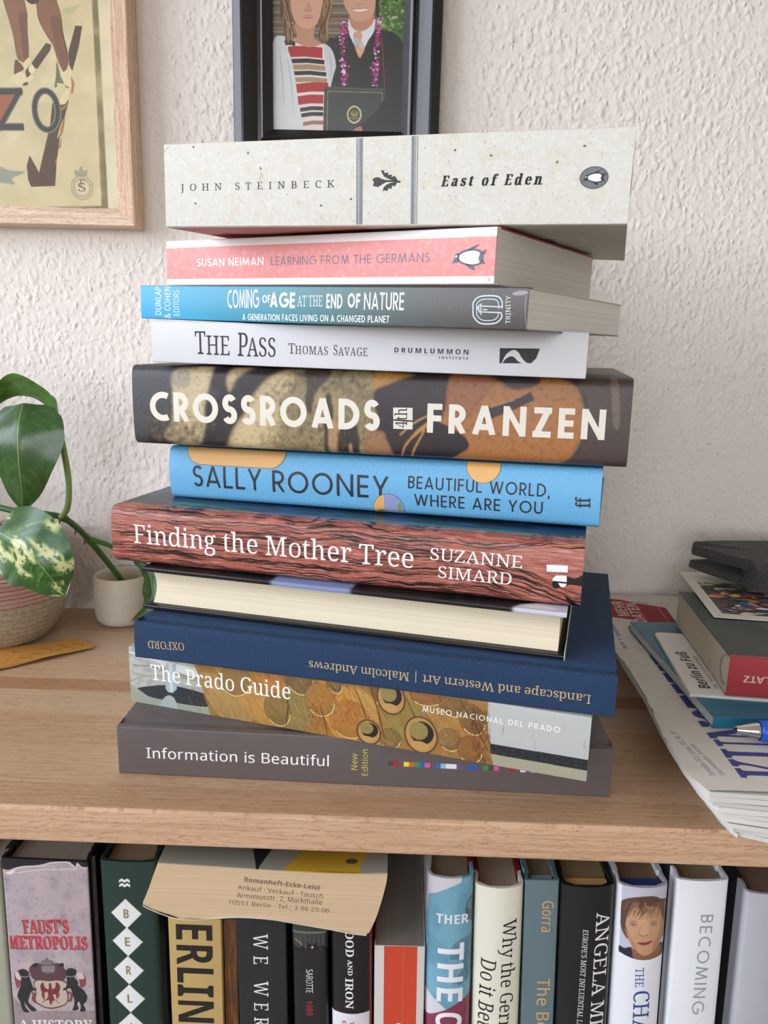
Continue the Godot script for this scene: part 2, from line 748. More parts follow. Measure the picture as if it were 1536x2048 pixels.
func disc(c: Vector2, rx: float, ry: float, n := 32) -> PackedVector2Array:
	var q := PackedVector2Array()
	for i in n:
		q.append(c + Vector2(rx * cos(TAU * i / n), ry * sin(TAU * i / n)))
	return q


func lying(at: Vector3, yaw: float, tilt: float) -> Transform3D:
	var u := Vector3(cos(yaw) * cos(tilt), sin(tilt), sin(yaw) * cos(tilt))
	var v := Vector3(-cos(yaw) * sin(tilt), cos(tilt), -sin(yaw) * sin(tilt))
	return Transform3D(Basis(u, v, u.cross(v)), at)


func standing(at: Vector3, lean: float) -> Transform3D:
	var u := Vector3(sin(lean), -cos(lean), 0)
	var v := Vector3(cos(lean), sin(lean), 0)
	return Transform3D(Basis(u, v, u.cross(v)), at)


func ribbon(outer: PackedVector2Array, thick: float) -> PackedVector2Array:
	# closes an open outline (outside on its right) into a strip of the given thickness
	var inner := PackedVector2Array()
	var m := outer.size()
	for i in m:
		var d := (outer[mini(i + 1, m - 1)] - outer[maxi(i - 1, 0)]).normalized()
		inner.append(outer[i] + Vector2(-d.y, d.x) * thick)
	inner.reverse()
	var q := outer.duplicate()
	q.append_array(inner)
	return q


func book(label: String, at: Transform3D, L: float, T: float, D: float, o: Dictionary, group := "") -> Dictionary:
	# o: hard, b (bulge of the spine), r, groove, spine / board / under (materials), pages (colour), hollow (concave fore edge)
	var hard: bool = o.get("hard", true)
	var b: float = o.get("b", 0.0)
	var r: float = o.get("r", 0.0022 if hard else 0.0006)
	var g: float = o.get("groove", 0.0006)
	var bt: float = o.get("bt", 0.0026) if hard else 0.0005
	var st := 0.0014 if hard else 0.0005
	var n := thing("hardcover_book" if hard else "paperback_book", label, "book", at, group)
	var bk := {"n": n, "L": L, "T": T, "b": b, "r": r, "D": D}
	# spine with its joints
	var J := -0.0105 if hard else -0.004
	var half := []
	if hard:
		half = [Vector2(J, 0.0), Vector2(J + 0.0012, g * 0.5), Vector2(J + 0.0026, g), Vector2(J + 0.004, g), Vector2(J + 0.0055, g * 0.4), Vector2(-r - 0.0012, 0.0)]
	else:
		half = [Vector2(J, 0.0)]
	var path := PackedVector2Array(half)
	for i in 6:
		var s := r * (1.0 - cos(PI / 2 * i / 5.0))
		path.append(Vector2(spine_z(bk, s), s))
	if b > 0.0:
		for i in range(1, 14):
			var s := r + (T - 2 * r) * i / 14.0
			path.append(Vector2(spine_z(bk, s), s))
	for i in 6:
		var s := T - r * (1.0 - cos(PI / 2 * (5 - i) / 5.0))
		path.append(Vector2(spine_z(bk, s), s))
	for i in half.size():
		var q: Vector2 = half[half.size() - 1 - i]
		path.append(Vector2(q.x, T - q.y))
	var uvs := func(a: float, bb: float, e: float) -> Vector2: return Vector2(e / L, clampf(1.0 - bb / T, 0.002, 0.998))
	var board: Material = o.get("board", o.spine)
	var under: Material = o.get("under", board)
	var mb := MB.new()
	prism(mb, ribbon(path, st), 0.0, L, ALONG_X, uvs, 55.0)
	if o.has("warp"):
		mb.warp(o.warp)
	bk.s = part("spine", mb, o.spine, n)
	# boards
	var uvb := func(a: float, bb: float, e: float) -> Vector2: return Vector2(e / L, -a / D)
	for k in 2:
		mb = MB.new()
		var y0 := 0.0 if k == 0 else T - bt
		var rr := 0.0006 if hard else 0.0001
		prism(mb, rrect(-D, y0, J + (0.0002 if hard else 0.0), y0 + bt, rr), 0.0, L, ALONG_X, uvb)
		if o.has("warp"):
			mb.warp(o.warp)
		part("cover_board", mb, under if k == 0 else board, n)
	# page block
	var inset := 0.003 if hard else 0.0003
	var back := -D + (0.0045 if hard else 0.0004)
	var hollow: float = o.get("hollow", 0.0)
	var blk := PackedVector2Array()
	var yb := bt + 0.0001
	var ye := T - bt - 0.0001
	for i in 9:
		var s := lerpf(yb, ye, i / 8.0)
		blk.append(Vector2(spine_z(bk, clampf(s, r, T - r)) * 0.9 - st - (0.0006 if hard else 0.0001), s))
	for i in 9:
		var s := lerpf(ye, yb, i / 8.0)
		blk.append(Vector2(back + hollow * (1.0 - pow(i / 4.0 - 1.0, 2)), s))
	mb = MB.new()
	prism(mb, blk, inset, L - inset, ALONG_X)
	if o.has("warp"):
		mb.warp(o.warp)
	part("page_block", mb, page_material(o.get("pages", "e6dfd0")), n)
	if hard and o.has("band"):
		for e in [inset - 0.0012, L - inset]:
			mb = MB.new()
			prism(mb, rrect(-0.0062, bt + 0.0004, -st - 0.0006 + b * 0.5, T - bt - 0.0004, 0.0008), e, e + 0.0012, ALONG_X)
			part("headband", mb, paint(o.band, 0.8), n)
	return bk


# ---------------------------------------------------------------- the scene
func _ready() -> void:
	rng.seed = 20
	var cam := Camera3D.new()
	cam.name = "camera"
	cam.fov = 66.2271
	cam.near = 0.02
	cam.transform = Transform3D(Basis(Vector3(0.999410,0.024324,-0.024258),Vector3(-0.028958,0.976411,-0.213968),Vector3(0.018481,0.214544,0.976539)), Vector3(0.00000,0.22121,0.00000))
	add_child(cam)
	cam.current = true
	var env := Environment.new()
	var sky := Sky.new()
	var sm := ProceduralSkyMaterial.new()
	sm.sky_top_color = Color("cfd8ea")
	sm.sky_horizon_color = Color("f0f0f2")
	sm.ground_bottom_color = Color("6f6a62")
	sm.ground_horizon_color = Color("a8a298")
	sm.sky_energy_multiplier = 1.0
	sky.sky_material = sm
	env.background_mode = Environment.BG_SKY
	env.sky = sky
	env.background_energy_multiplier = 9.3
	env.tonemap_mode = Environment.TONE_MAPPER_LINEAR
	env.tonemap_exposure = 1.0
	env.sdfgi_enabled = true
	env.ssao_enabled = true
	env.ssil_enabled = true
	var we := WorldEnvironment.new()
	we.name = "world"
	we.environment = env
	add_child(we)
	room()
	bookcase()
	book_stack()
	shelf_books()
	pictures()
	plants()
	papers()


func wallpaper() -> StandardMaterial3D:
	# woodchip paper: soft lumps, most of them upright, scattered over a tile that repeats
	var n := 1024
	var h := PackedFloat32Array()
	h.resize(n * n)
	var r := RandomNumberGenerator.new()
	r.seed = 7
	for k in 6200:
		var cx := r.randi() % n
		var cy := r.randi() % n
		var rx := r.randf_range(4.0, 11.0)
		var ry := rx * r.randf_range(1.0, 2.2)
		var g := r.randfn(0.0, 0.35)
		var amp := r.randf_range(0.15, 1.0) * r.randf_range(0.5, 1.0)
		var ca := cos(g)
		var sa := sin(g)
		var m := int(ry * 1.25) + 1
		for y in range(-m, m + 1):
			for x in range(-m, m + 1):
				var u := (x * ca + y * sa) / rx
				var v := (-x * sa + y * ca) / ry
				var d := u * u + v * v
				if d < 1.0:
					var i := ((cy + y + n) % n) * n + (cx + x + n) % n
					h[i] = maxf(h[i], amp * (1.0 - d) * (1.0 - d) + h[i] * 0.55)
	var b := noise_image(n, n, 0.045, 8, 3, true).get_data()
	var out := PackedByteArray()
	out.resize(n * n)
	for i in n * n:
		out[i] = int(clampf(h[i] * 0.55 + b[i] / 255.0 * 0.42, 0.0, 1.0) * 255.0)
	var im := Image.create_from_data(n, n, false, Image.FORMAT_L8, out)
	im.convert(Image.FORMAT_RGB8)
	var m := StandardMaterial3D.new()
	m.albedo_color = Color("efe8e1")
	m.roughness = 0.9
	m.uv1_triplanar = true
	m.uv1_world_triplanar = true
	m.uv1_scale = Vector3(3.3, 3.3, 3.3)
	m.heightmap_enabled = true
	m.heightmap_texture = ImageTexture.create_from_image(im)
	m.heightmap_scale = 0.15
	return m


func slab(lo: Vector3, hi: Vector3) -> MB:
	var mb := MB.new()
	box(mb, lo, hi)
	return mb


func room() -> void:
	var white := paint("e6e1d8", 0.9)
	struct("wall_back", slab(Vector3(-1.7, -0.86, -0.726), Vector3(1.9, 1.75, -0.606)), wallpaper())
	struct("floor", slab(Vector3(-1.82, -0.96, -0.726), Vector3(2.02, -0.86, 2.72)), paint("a39684", 0.5))
	struct("ceiling", slab(Vector3(-1.82, 1.75, -0.726), Vector3(2.02, 1.87, 2.72)), white)
	struct("wall_right", slab(Vector3(1.9, -0.86, -0.726), Vector3(2.02, 1.75, 2.72)), white)
	var fm := MB.new()
	box(fm, Vector3(-1.7, -0.86, 2.6), Vector3(1.9, 0.0, 2.72))
	box(fm, Vector3(-1.7, 1.1, 2.6), Vector3(1.9, 1.75, 2.72))
	box(fm, Vector3(-1.7, 0.0, 2.6), Vector3(-1.4, 1.1, 2.72))
	box(fm, Vector3(0.1, 0.0, 2.6), Vector3(1.9, 1.1, 2.72))
	struct("wall_front", fm, white)
	fm = MB.new()
	for x in [-1.4, -0.675, 0.05]:
		box(fm, Vector3(x, 0.0, 2.64), Vector3(x + 0.05, 1.1, 2.69), 0.006)
	for y in [0.0, 1.05]:
		box(fm, Vector3(-1.4, y, 2.64), Vector3(0.1, y + 0.05, 2.69), 0.006)
	struct("window_2", fm, paint("f0efec", 0.4))
	# the left wall has the window
	var z0 := -0.35
	var z1 := 1.75
	var y0 := 0.2
	var y1 := 1.68
	var mb := MB.new()
	box(mb, Vector3(-1.82, -0.86, -0.726), Vector3(-1.7, y0, 2.72))
	box(mb, Vector3(-1.82, y1, -0.726), Vector3(-1.7, 1.75, 2.72))
	box(mb, Vector3(-1.82, y0, -0.726), Vector3(-1.7, y1, z0))
	box(mb, Vector3(-1.82, y0, z1), Vector3(-1.7, y1, 2.72))
	struct("wall_left", mb, white)
	mb = MB.new()
	for z in [z0, (z0 + z1) / 2 - 0.025, z1 - 0.05]:
		box(mb, Vector3(-1.79, y0, z), Vector3(-1.74, y1, z + 0.05), 0.006)
	for y in [y0, y1 - 0.05]:
		box(mb, Vector3(-1.79, y, z0), Vector3(-1.74, y + 0.05, z1), 0.006)
	struct("window_1", mb, paint("f0efec", 0.4))


# ---------------------------------------------------------------- the bookcase
func beech(tint: String, off: Vector2, edge := false, base := "") -> StandardMaterial3D:
	var key := ("beech edge" if edge else "beech") + base
	if not tcache.has(key):
		var cv := Cv.new(240, 60 if not edge else 30, 4.0 if not edge else 6.0, Color(base if base else ("c9af94" if not edge else "d9bba0")))
		var r := RandomNumberGenerator.new()
		r.seed = 5 if edge else 6
		cv.grain("bd9b7a", 0.35, 0.8, 0.55, 4, 0.012, 0.35, 3)
		cv.grain("dcc6ac", 0.5, 0.9, 0.5, 9, 0.02, 0.6, 3)
		cv.grain("ab8664", 0.55, 0.85, 0.35, 14, 0.05, 1.3, 2)
		for k in (2300 if not edge else 1500):
			var p := Vector2(r.randf() * 240, r.randf() * cv.hh)
			var l := r.randf_range(0.8, 3.6)
			var dy := r.randf_range(-0.08, 0.08) if not edge else r.randf_range(-0.35, 0.05)
			cv.line(PackedVector2Array([p, p + Vector2(l, dy * l * 0.6)]), r.randf_range(0.09, 0.2), Color(0.42, 0.27, 0.17, r.randf_range(0.25, 0.6)))
		tcache[key] = cv.tex()
	var m := StandardMaterial3D.new()
	m.albedo_texture = tcache[key]
	m.albedo_color = Color(tint)
	m.roughness = 0.42
	m.uv1_scale = Vector3(1.0 / 0.24, 1.0 / (0.06 if not edge else 0.03), 1)
	m.uv1_offset = Vector3(off.x, off.y, 0)
	return m


func bookcase() -> void:
	var bc := thing("bookcase", "beech bookcase whose top board carries the book stack", "bookcase", Transform3D(Basis(), Vector3(0, -0.86, -0.47)))
	var up := Vector3(0, 0.86, 0.47)
	var top := Node3D.new()
	top.name = "top_board"
	bc.add_child(top)
	# the top is glued up from staves that run along it
	var zs := [-0.6055, -0.557, -0.512, -0.472, -0.4555, -0.424, -0.388, -0.352, -0.3335]
	var tints := ["f4e6d8", "ffffff", "fff6ea", "e2c8b2", "fffaf2", "f6ead9", "fff4e8", "f3e2d0"]
	for k in 8:
		var mb := MB.new()
		var uvf := func(a: float, b: float, e: float) -> Vector2: return Vector2(e, a + b)
		prism(mb, PackedVector2Array([Vector2(zs[k], -0.0185), Vector2(zs[k + 1], -0.0185), Vector2(zs[k + 1], 0.0), Vector2(zs[k], 0.0)]), -0.5, 0.5, Transform3D(ALONG_X.basis, up), uvf)
		part("stave", mb, beech(tints[k], Vector2(k * 0.37, k * 0.23)), top)
	var mb := MB.new()
	var lip := PackedVector2Array([Vector2(-0.3335, -0.0185), Vector2(-0.3315, -0.0185), Vector2(-0.3309, -0.0178), Vector2(-0.3309, -0.0022), Vector2(-0.3313, -0.0008), Vector2(-0.3322, 0.0), Vector2(-0.3335, 0.0)])
	prism(mb, lip, -0.5, 0.5, Transform3D(ALONG_X.basis, up), func(a: float, b: float, e: float) -> Vector2: return Vector2(e * 0.8, b + (a + 0.3335)))
	part("edge_strip", mb, beech("f6e9dd", Vector2(0.1, 0.3), true), top)
	var wood := beech("f0dcc8", Vector2(0.4, 0.1))
	mb = MB.new()
	box(mb, Vector3(-0.5, FLOOR_Y - 0.0185, -0.6) + up, Vector3(0.5, FLOOR_Y, -0.331) + up)
	part("shelf_board", mb, wood, bc)
	for x in [-0.5185, 0.5]:
		mb = MB.new()
		box(mb, Vector3(x, -0.86, -0.6055) + up, Vector3(x + 0.0185, 0.0, -0.331) + up)
		part("side_panel", mb, wood, bc)
	mb = MB.new()
	box(mb, Vector3(-0.5, -0.82, -0.6055) + up, Vector3(0.5, -0.0186, -0.6005) + up)
	part("back_panel", mb, wood, bc)
	mb = MB.new()
	box(mb, Vector3(-0.5, -0.82, -0.6) + up, Vector3(0.5, -0.80, -0.331) + up)
	part("bottom_board", mb, wood, bc)


const FLOOR_Y := -0.288


# ---------------------------------------------------------------- the stack on top
func stack_book(label: String, at: Vector3, yaw: float, tilt: float, L: float, T: float, D: float, o: Dictionary) -> Dictionary:
	return book(label, lying(at, yaw, tilt), L, T, D, o, "books in the stack on the bookcase")


func book_stack() -> void:
	book_gray()
	book_feathers()
	book_navy()
	book_pages_out()
	book_bark()
	book_blue()
	book_painted()
	book_white()
	book_gradient()
	book_pink()
	book_cream()


func at_of(a: Vector3, _yaw: float, _tilt: float, _l: float, _t: float) -> Vector3:
	return a


func book_gray() -> void:
	var g := paint("645c5a", 0.38)
	var bk := stack_book("dark grey flat-spined hardcover with a row of tiny coloured squares, lowest of the stack", Vector3(-0.1397,-0.0000,-0.3623), 0.02519, 0.00001, 0.2496, 0.0262, 0.195, {"spine": g, "board": g, "groove": 0.0011, "r": 0.0008, "bt": 0.003, "pages": "ded8ce"})
	txt(bk, "Information is Beautiful", "a", paint("ffffff", 0.5), [14.7,9.5,108.2,9.8,15,15.7])
	txt(bk, "New", "a", "cfc05a", [122.8,8.5,122.6,17.6,119.6,8.4])
	txt(bk, "Edition", "a", "cfc05a", [128.1,5.6,127.8,20.1,124.8,5.4])
	var cols := ["4d4442", "b3242b", "", "f2de3c", "d9632e", "3d9a47", "2c66b5", "dd5fa4", "", "2c6fb8", "93cbdf", "eef0f6", "eef0f6", "7c4f9c", "", "2560b8", "2560b8", "", "3d9a47", "5a4a48", "dd5fa4", "", "", "b8262b", "", "f4f4f4", "4c5f92", "d8c48a"]
	var a := V([138.1,14.3])
	var b := V([205.6,14])
	var w := (b.x - a.x) / 25.5
	for k in cols.size():
		if cols[k]:
			var x := a.x + k * w
			shape(bk, PackedVector2Array([Vector2(x, a.y - w * 0.98), Vector2(x + w, a.y - w * 0.98), Vector2(x + w, a.y), Vector2(x, a.y)]), cols[k], "colour_square")


func book_feathers() -> void:
	var spec := [Vector3(-0.1419,0.0262,-0.3903), 0.27160, -0.00052, 0.2399, 0.0318]
	var L: float = spec[3] * 1000
	var T: float = spec[4] * 1000
	var cv := Cv.new(L, T, 4.6, Color("b7b9b3"))
	var r := RandomNumberGenerator.new()
	r.seed = 33
	# pale stone with a dark band on the left
	cv.grain("8d9188", 0.4, 0.8, 0.6, 2, 0.12, 0.2)
	cv.blob(P([1.3,28.2,12.8,26.5,26.2,22.9,36.6,20.5,42.5,21.4,41.1,25.1,21.9,26.7,1.3,29.1]), "d9dad6")
	cv.line(Cv.smooth(P([2.2,21.5,12.7,22.5,21.7,21.3,33.6,20,41.8,19.6]), false), 0.9, "8f8f74")
	cv.line(Cv.smooth(P([0.5,12,9.3,16.3,21.6,18.2,33.6,18.9,42.9,17.6]), false), 0.8, "9a9a82")
	cv.blob(P([3.4,7.8,12.1,11,25.9,13.5,43.7,12.1,48,9.4,47.3,5,36,4,21,4.1,10.6,5]), "2f3338")
	cv.blob(P([0.3,9.7,5.8,7.7,11.9,4.9,24,4.3,36,3.4,47.8,3.7,48.9,-0.1,23.8,-1,-0.2,-0.6]), "9aa090")
	cv.poly(P([22.5,25.7,28.5,26,28.5,11.9,26,9.2,23,9.3,21.6,11.3]), "aab5b8")
	cv.poly(P([24,25.9,26.4,26,26.4,10.4,24.2,9.5]), "c6d0d2")
	cv.blob(P([18.4,-0.7,19.8,4.7,23.6,7.6,27.1,5.9,28.1,-0.2]), "a9b1ad")
	for k in 40:
		var p := V([12,7.5]) + Vector2(r.randf() * 26, r.randf_range(-5, 1))
		cv.ell(p, 0.12, 0.12, Color(0.6, 0.65, 0.7, 0.6))
	# the gold field
	var gold := P([39.4,27.1,41.9,21.3,44.5,11.1,48.9,-1.3,98.8,-2,151.5,-1,198.1,-1.1,196.2,7.9,193.8,17.7,193,31.8,125.1,34.7,71.3,35.1,38.5,35.3])
	cv.poly(gold, "9a7138")
	var feathers := [
		[42.5,23.4,76.7,13.5,62.3,-0.1], [51.4,28.9,71.1,18.2,82.2,3.4], [76.8,27.3,87.8,9.9,98.8,3.5], [96,31.6,104.1,18.1,96,3],
		[109.4,29.7,130.5,17.1,123,2.4], [125.1,29.5,135.9,10,143.8,0.8], [145.6,27.5,158.4,19.2,151.3,7.5], [165.5,28.2,175.7,17.1,183.4,5.5]]
	var tones := ["a98850", "b88a48", "b06f34", "8d7a48", "c08a3a", "b98f4a", "8f7a42", "a37c40"]
	for k in feathers.size():
		var f: Array = feathers[k]
		var a := Vector2(f[0], f[1])
		var b := Vector2(f[2], f[3])
		var c := Vector2(f[4], f[5])
		cv.blob(PackedVector2Array([a, (a + b) / 2 + Vector2(8, 3), b + Vector2(5, 0), c + Vector2(6, -2), c + Vector2(-3, -4), (a + c) / 2 + Vector2(-6, -2)]), tones[k])
	for k in 900:
		var x := r.randf_range(34, 178)
		var y := r.randf_range(0, T)
		var g := deg_to_rad(r.randf_range(-72, -40))
		cv.line(PackedVector2Array([Vector2(x, y), Vector2(x, y) + Vector2(cos(g), sin(g)) * r.randf_range(2, 8)]), 0.18, Color(0.9, 0.7, 0.36, r.randf_range(0.2, 0.5)) if k % 2 else Color(0.26, 0.15, 0.06, r.randf_range(0.25, 0.6)), true)
	# rounded scales with bright rims and fine hatching
	var scales := [[97.6,30.5], [116.8,30.3], [62.7,21.8], [125.4,10.9], [109.5,19], [143.1,28.4], [165.3,32], [176.3,30], [146.3,4.4], [176,9.3], [186.3,21.5], [86.4,9.6], [185.8,5.9]]
	var rad := [[8.0, 11.0], [4.5, 7.0], [9.0, 8.5], [10.5, 10.0], [8.0, 9.0], [6.5, 9.0], [10.0, 7.0], [7.0, 9.0], [5.5, 5.5], [5.5, 6.0], [6.0, 8.0], [7.0, 9.0], [6.0, 7.0]]
	var fillc := ["85724a", "80704a", "a08250", "c08a40", "ba8842", "75613a", "a0743e", "86683a", "8a774a", "8f7b4c", "8a6636", "94804c", "9a6c38"]
	for k in scales.size():
		var c := Vector2(scales[k][0], scales[k][1])
		var rx: float = rad[k][0]
		var ry: float = rad[k][1]
		cv.ell(c, rx + 0.3, ry + 0.3, Color(0.3, 0.19, 0.09, 0.55), 0.35)
		var fc := Color(fillc[k])
		fc.a = 0.62
		cv.ell(c, rx, ry, fc, 0.35)
		var q := PackedVector2Array()
		for i in 12:
			var g := deg_to_rad(lerpf(205, 335, i / 11.0))
			q.append(c + Vector2((rx - 0.25) * cos(g), (ry - 0.25) * sin(g)).rotated(0.35))
		cv.line(q, 0.55, "e6cf96")
		for i in 16:
			var g := deg_to_rad(lerpf(200, 340, i / 15.0))
			cv.line(PackedVector2Array([c + Vector2(rx * 0.55 * cos(g), ry * 0.55 * sin(g)).rotated(0.35), c + Vector2(rx * 0.9 * cos(g), ry * 0.9 * sin(g)).rotated(0.35)]), 0.16, Color(0.36, 0.22, 0.1, 0.75))
	# hatched barbs in bright gold and dark brown
	for k in 1100:
		var x := r.randf_range(34, 178)
		var y := r.randf_range(0, T)
		var l := r.randf_range(2.0, 6.5)
		var g := deg_to_rad(r.randf_range(-66, -44))
		var c := Color(0.93, 0.76, 0.42, r.randf_range(0.25, 0.7)) if r.randf() < 0.5 else Color(0.3, 0.18, 0.08, r.randf_range(0.2, 0.55))
		cv.line(PackedVector2Array([Vector2(x, y), Vector2(x, y) + Vector2(cos(g), sin(g)) * l]), 0.2, c, true)
	for k in 50:
		var p := V([76.8,28.6]) + Vector2(r.randf_range(-6, 12), r.randf_range(-5, 5))
		cv.line(PackedVector2Array([p, p + Vector2(2.4, -5.4)]), 0.22, Color(0.95, 0.62, 0.3, 0.75), true)
	for k in 6:
		var q := [[91.9,21.5,91.1,2.2], [109.5,16.3,113.7,-0.7], [126.4,31,135.9,7.4], [134.9,31.6,143.7,3.4], [153.6,27.6,163.9,4.5], [179.9,30.6,194.1,7.5]]
		var s: Array = q[k]
		cv.line(PackedVector2Array([Vector2(s[0], s[1]), Vector2((s[0] + s[2]) / 2 + 0.8, (s[1] + s[3]) / 2), Vector2(s[2], s[3])]), 0.7, Color(0.25, 0.15, 0.08, 0.8), true)
	# feather eyes: ring, pale olive heart, dark crescent
	var eyes := [[146.2,26.1], [135.4,6.2], [161.7,9.4]]
	var er := [[6.5, 8.0], [5.6, 6.0], [7.6, 9.0]]
	for k in 3:
		var c := Vector2(eyes[k][0], eyes[k][1])
		var e := Vector2(er[k][0], er[k][1])
		cv.ell(c, e.x + 0.8, e.y + 0.8, "5a3a26", 0.2)
		cv.ell(c, e.x, e.y, "b28a50", 0.2)
		cv.ell(c + Vector2(0.4, 1.2), e.x * 0.78, e.y * 0.66, "231f1d", 0.3)
		cv.ell(c + Vector2(-1.2, 2.0), e.x * 0.62, e.y * 0.52, "8f8049", 0.2)
		cv.ell(c + Vector2(-0.6, -e.y * 0.62), e.x * 0.6, e.y * 0.26, "bd9255")
	cv.grain("a5352a", 0.63, 0.78, 0.0, 5, 0.3, 0.3)
	for k in 520:
		var p: Vector2 = [V([122.7,21.1]), V([128,14]), V([109.6,8.1]), V([162.9,30.4]), V([185.6,11.1])][r.randi() % 5]
		p += Vector2(r.randfn(0, 5.0), r.randfn(0, 4.0))
		cv.line(PackedVector2Array([p, p + Vector2(r.randf_range(-1, 1), r.randf_range(0.3, 1.4))]), 0.3, Color(0.62, 0.16, 0.12, r.randf_range(0.3, 0.7)))
	# dark edge of the gold, then the pale stone with its dark band on the right
	for k in 160:
		var t := r.randf()
		var p := V([193.1,29.8]).lerp(V([197.6,0.4]), t) + Vector2(r.randf_range(-9, 0), 0)
		cv.line(PackedVector2Array([p, p + Vector2(r.randf_range(-1, 1), -2.2)]), 0.5, Color(0.23, 0.14, 0.07, 0.5), true)
	cv.poly(P([193.4,32.8,195.3,20.5,195.6,10.3,197.7,-2.2,244,-3.2,243.3,33.8]), "b9bcb8")
	cv.poly(P([195.6,6.2,197.6,-0.7,243.9,-1.2,243.3,6.7]), "a3a189")
	cv.poly(P([195.1,11,195.8,6,242.2,5.8,241.8,11.2]), "24262b")
	for k in 90:
		var t := r.randf()
		var p := V([196.4,8.7]).lerp(V([239.8,8.3]), t) + Vector2(0, r.randf_range(-2, 2))
		cv.ell(p, r.randf_range(0.1, 0.5), 0.14, Color(0.55, 0.6, 0.68, 0.45))
	for k in 12:
		var p := V([195.3,28.1]) + Vector2(r.randf() * 48, r.randf_range(-14, 2))
		cv.line(PackedVector2Array([p, p + Vector2(r.randf_range(-0.4, 0.4), -2.4), p + Vector2(r.randf_range(-0.5, 0.5), -5)]), 0.14, Color(0.45, 0.45, 0.42, 0.6))
	cv.grain("5a3f20", 0.5, 0.9, 0.0, 71, 0.25, 0.25)
	var sp := printed(cv.tex(), 0.35)
	var bk := stack_book("thick paperback with a golden feather painting along its spine, second lowest of the stack", Vector3(-0.1419,0.0262,-0.3903), 0.27160, -0.00052, 0.2399, 0.0318, 0.165, {"hard": false, "spine": sp, "board": paint("a9aaa2", 0.35), "pages": "dcdad6"})
	txt(bk, "The Prado Guide", "s", paint("ffffff", 0.5), [13.2,15,93.6,16.6,13.6,24.2])
	txt(bk, "MUSEO NACIONAL DEL PRADO", "f0.12", paint("ffffff", 0.5), [162.1,21.8,226.5,22.2,162,24.6], 0.16)


func book_navy() -> void:
	var c := cloth_material("2b5789")
	var bk := stack_book("navy blue cloth hardcover with gold lettering upside down, lying on the feather paperback", Vector3(-0.1343,0.0569,-0.3783), 0.22234, 0.00524, 0.2393, 0.0196, 0.166, {"spine": c, "board": c, "groove": 0.0016, "r": 0.0016, "pages": "e2dccd"})
	var gold := paint("d9c08a", 0.38, 0.4)
	txt(bk, "OXFORD", "s", gold, [28.1,11.5,7.8,10.4,27.9,7.3])
	txt(bk, "Landscape and Western Art | Malcolm Andrews", "s", gold, [228.5,9.9,95.2,10.1,228.8,5.4])


func book_pages_out() -> void:
	# lies with its spine to the wall: the fore edge faces out
	var a := [Vector3(-0.1350,0.0770,-0.3974), 0.24733, 0.00217, 0.2203, 0.0232]
	var L: float = a[3]
	var T: float = a[4]
	var D := 0.152
	var base := lying(a[0], a[1], a[2])
	var at := base * Transform3D(Basis(Vector3(-1, 0, 0), Vector3(0, 1, 0), Vector3(0, 0, -1)), Vector3(L, 0, -D))
	var cv := Cv.new(L * 1000, D * 1000, 1.6, Color("1b1b1d"))
	cv.poly(P([0, -1, 26, -1, 22, 6, 14, 11, 0, 12]), "c9c9d6")
	cv.poly(P([104, -1, 147, -1, 147, 16, 104, 16]), "8494bd")
	cv.ell(Vector2(12, 5), 8, 3, "e6e2e6")
	cv.soften(5)
	var top := printed(cv.tex(), 0.2)
	var blk := paint("1a1a1c", 0.2)
	var bk := book("black jacketed hardcover turned so that its cream page edges face out", at, L, T, D, {"spine": blk, "board": top, "under": blk, "pages": "efe2c6", "hollow": 0.004, "bt": 0.0024, "b": 0.003}, "books in the stack on the bookcase")
	# the jacket's pale torn edge along the right end of the lower board
	var mb := MB.new()
	var q := PackedVector2Array([Vector2(-D, 0.0)])
	for i in 14:
		q.append(Vector2(-D + i * D / 13.0, 0.0044 + 0.0012 * sin(i * 2.1) + 0.0008 * sin(i * 5.3)))
	q.append(Vector2(0, 0.0))
	prism(mb, q, -0.0005, -0.0001, ALONG_X)
	part("jacket_edge", mb, paint("d8d4c8", 0.7), bk.n)


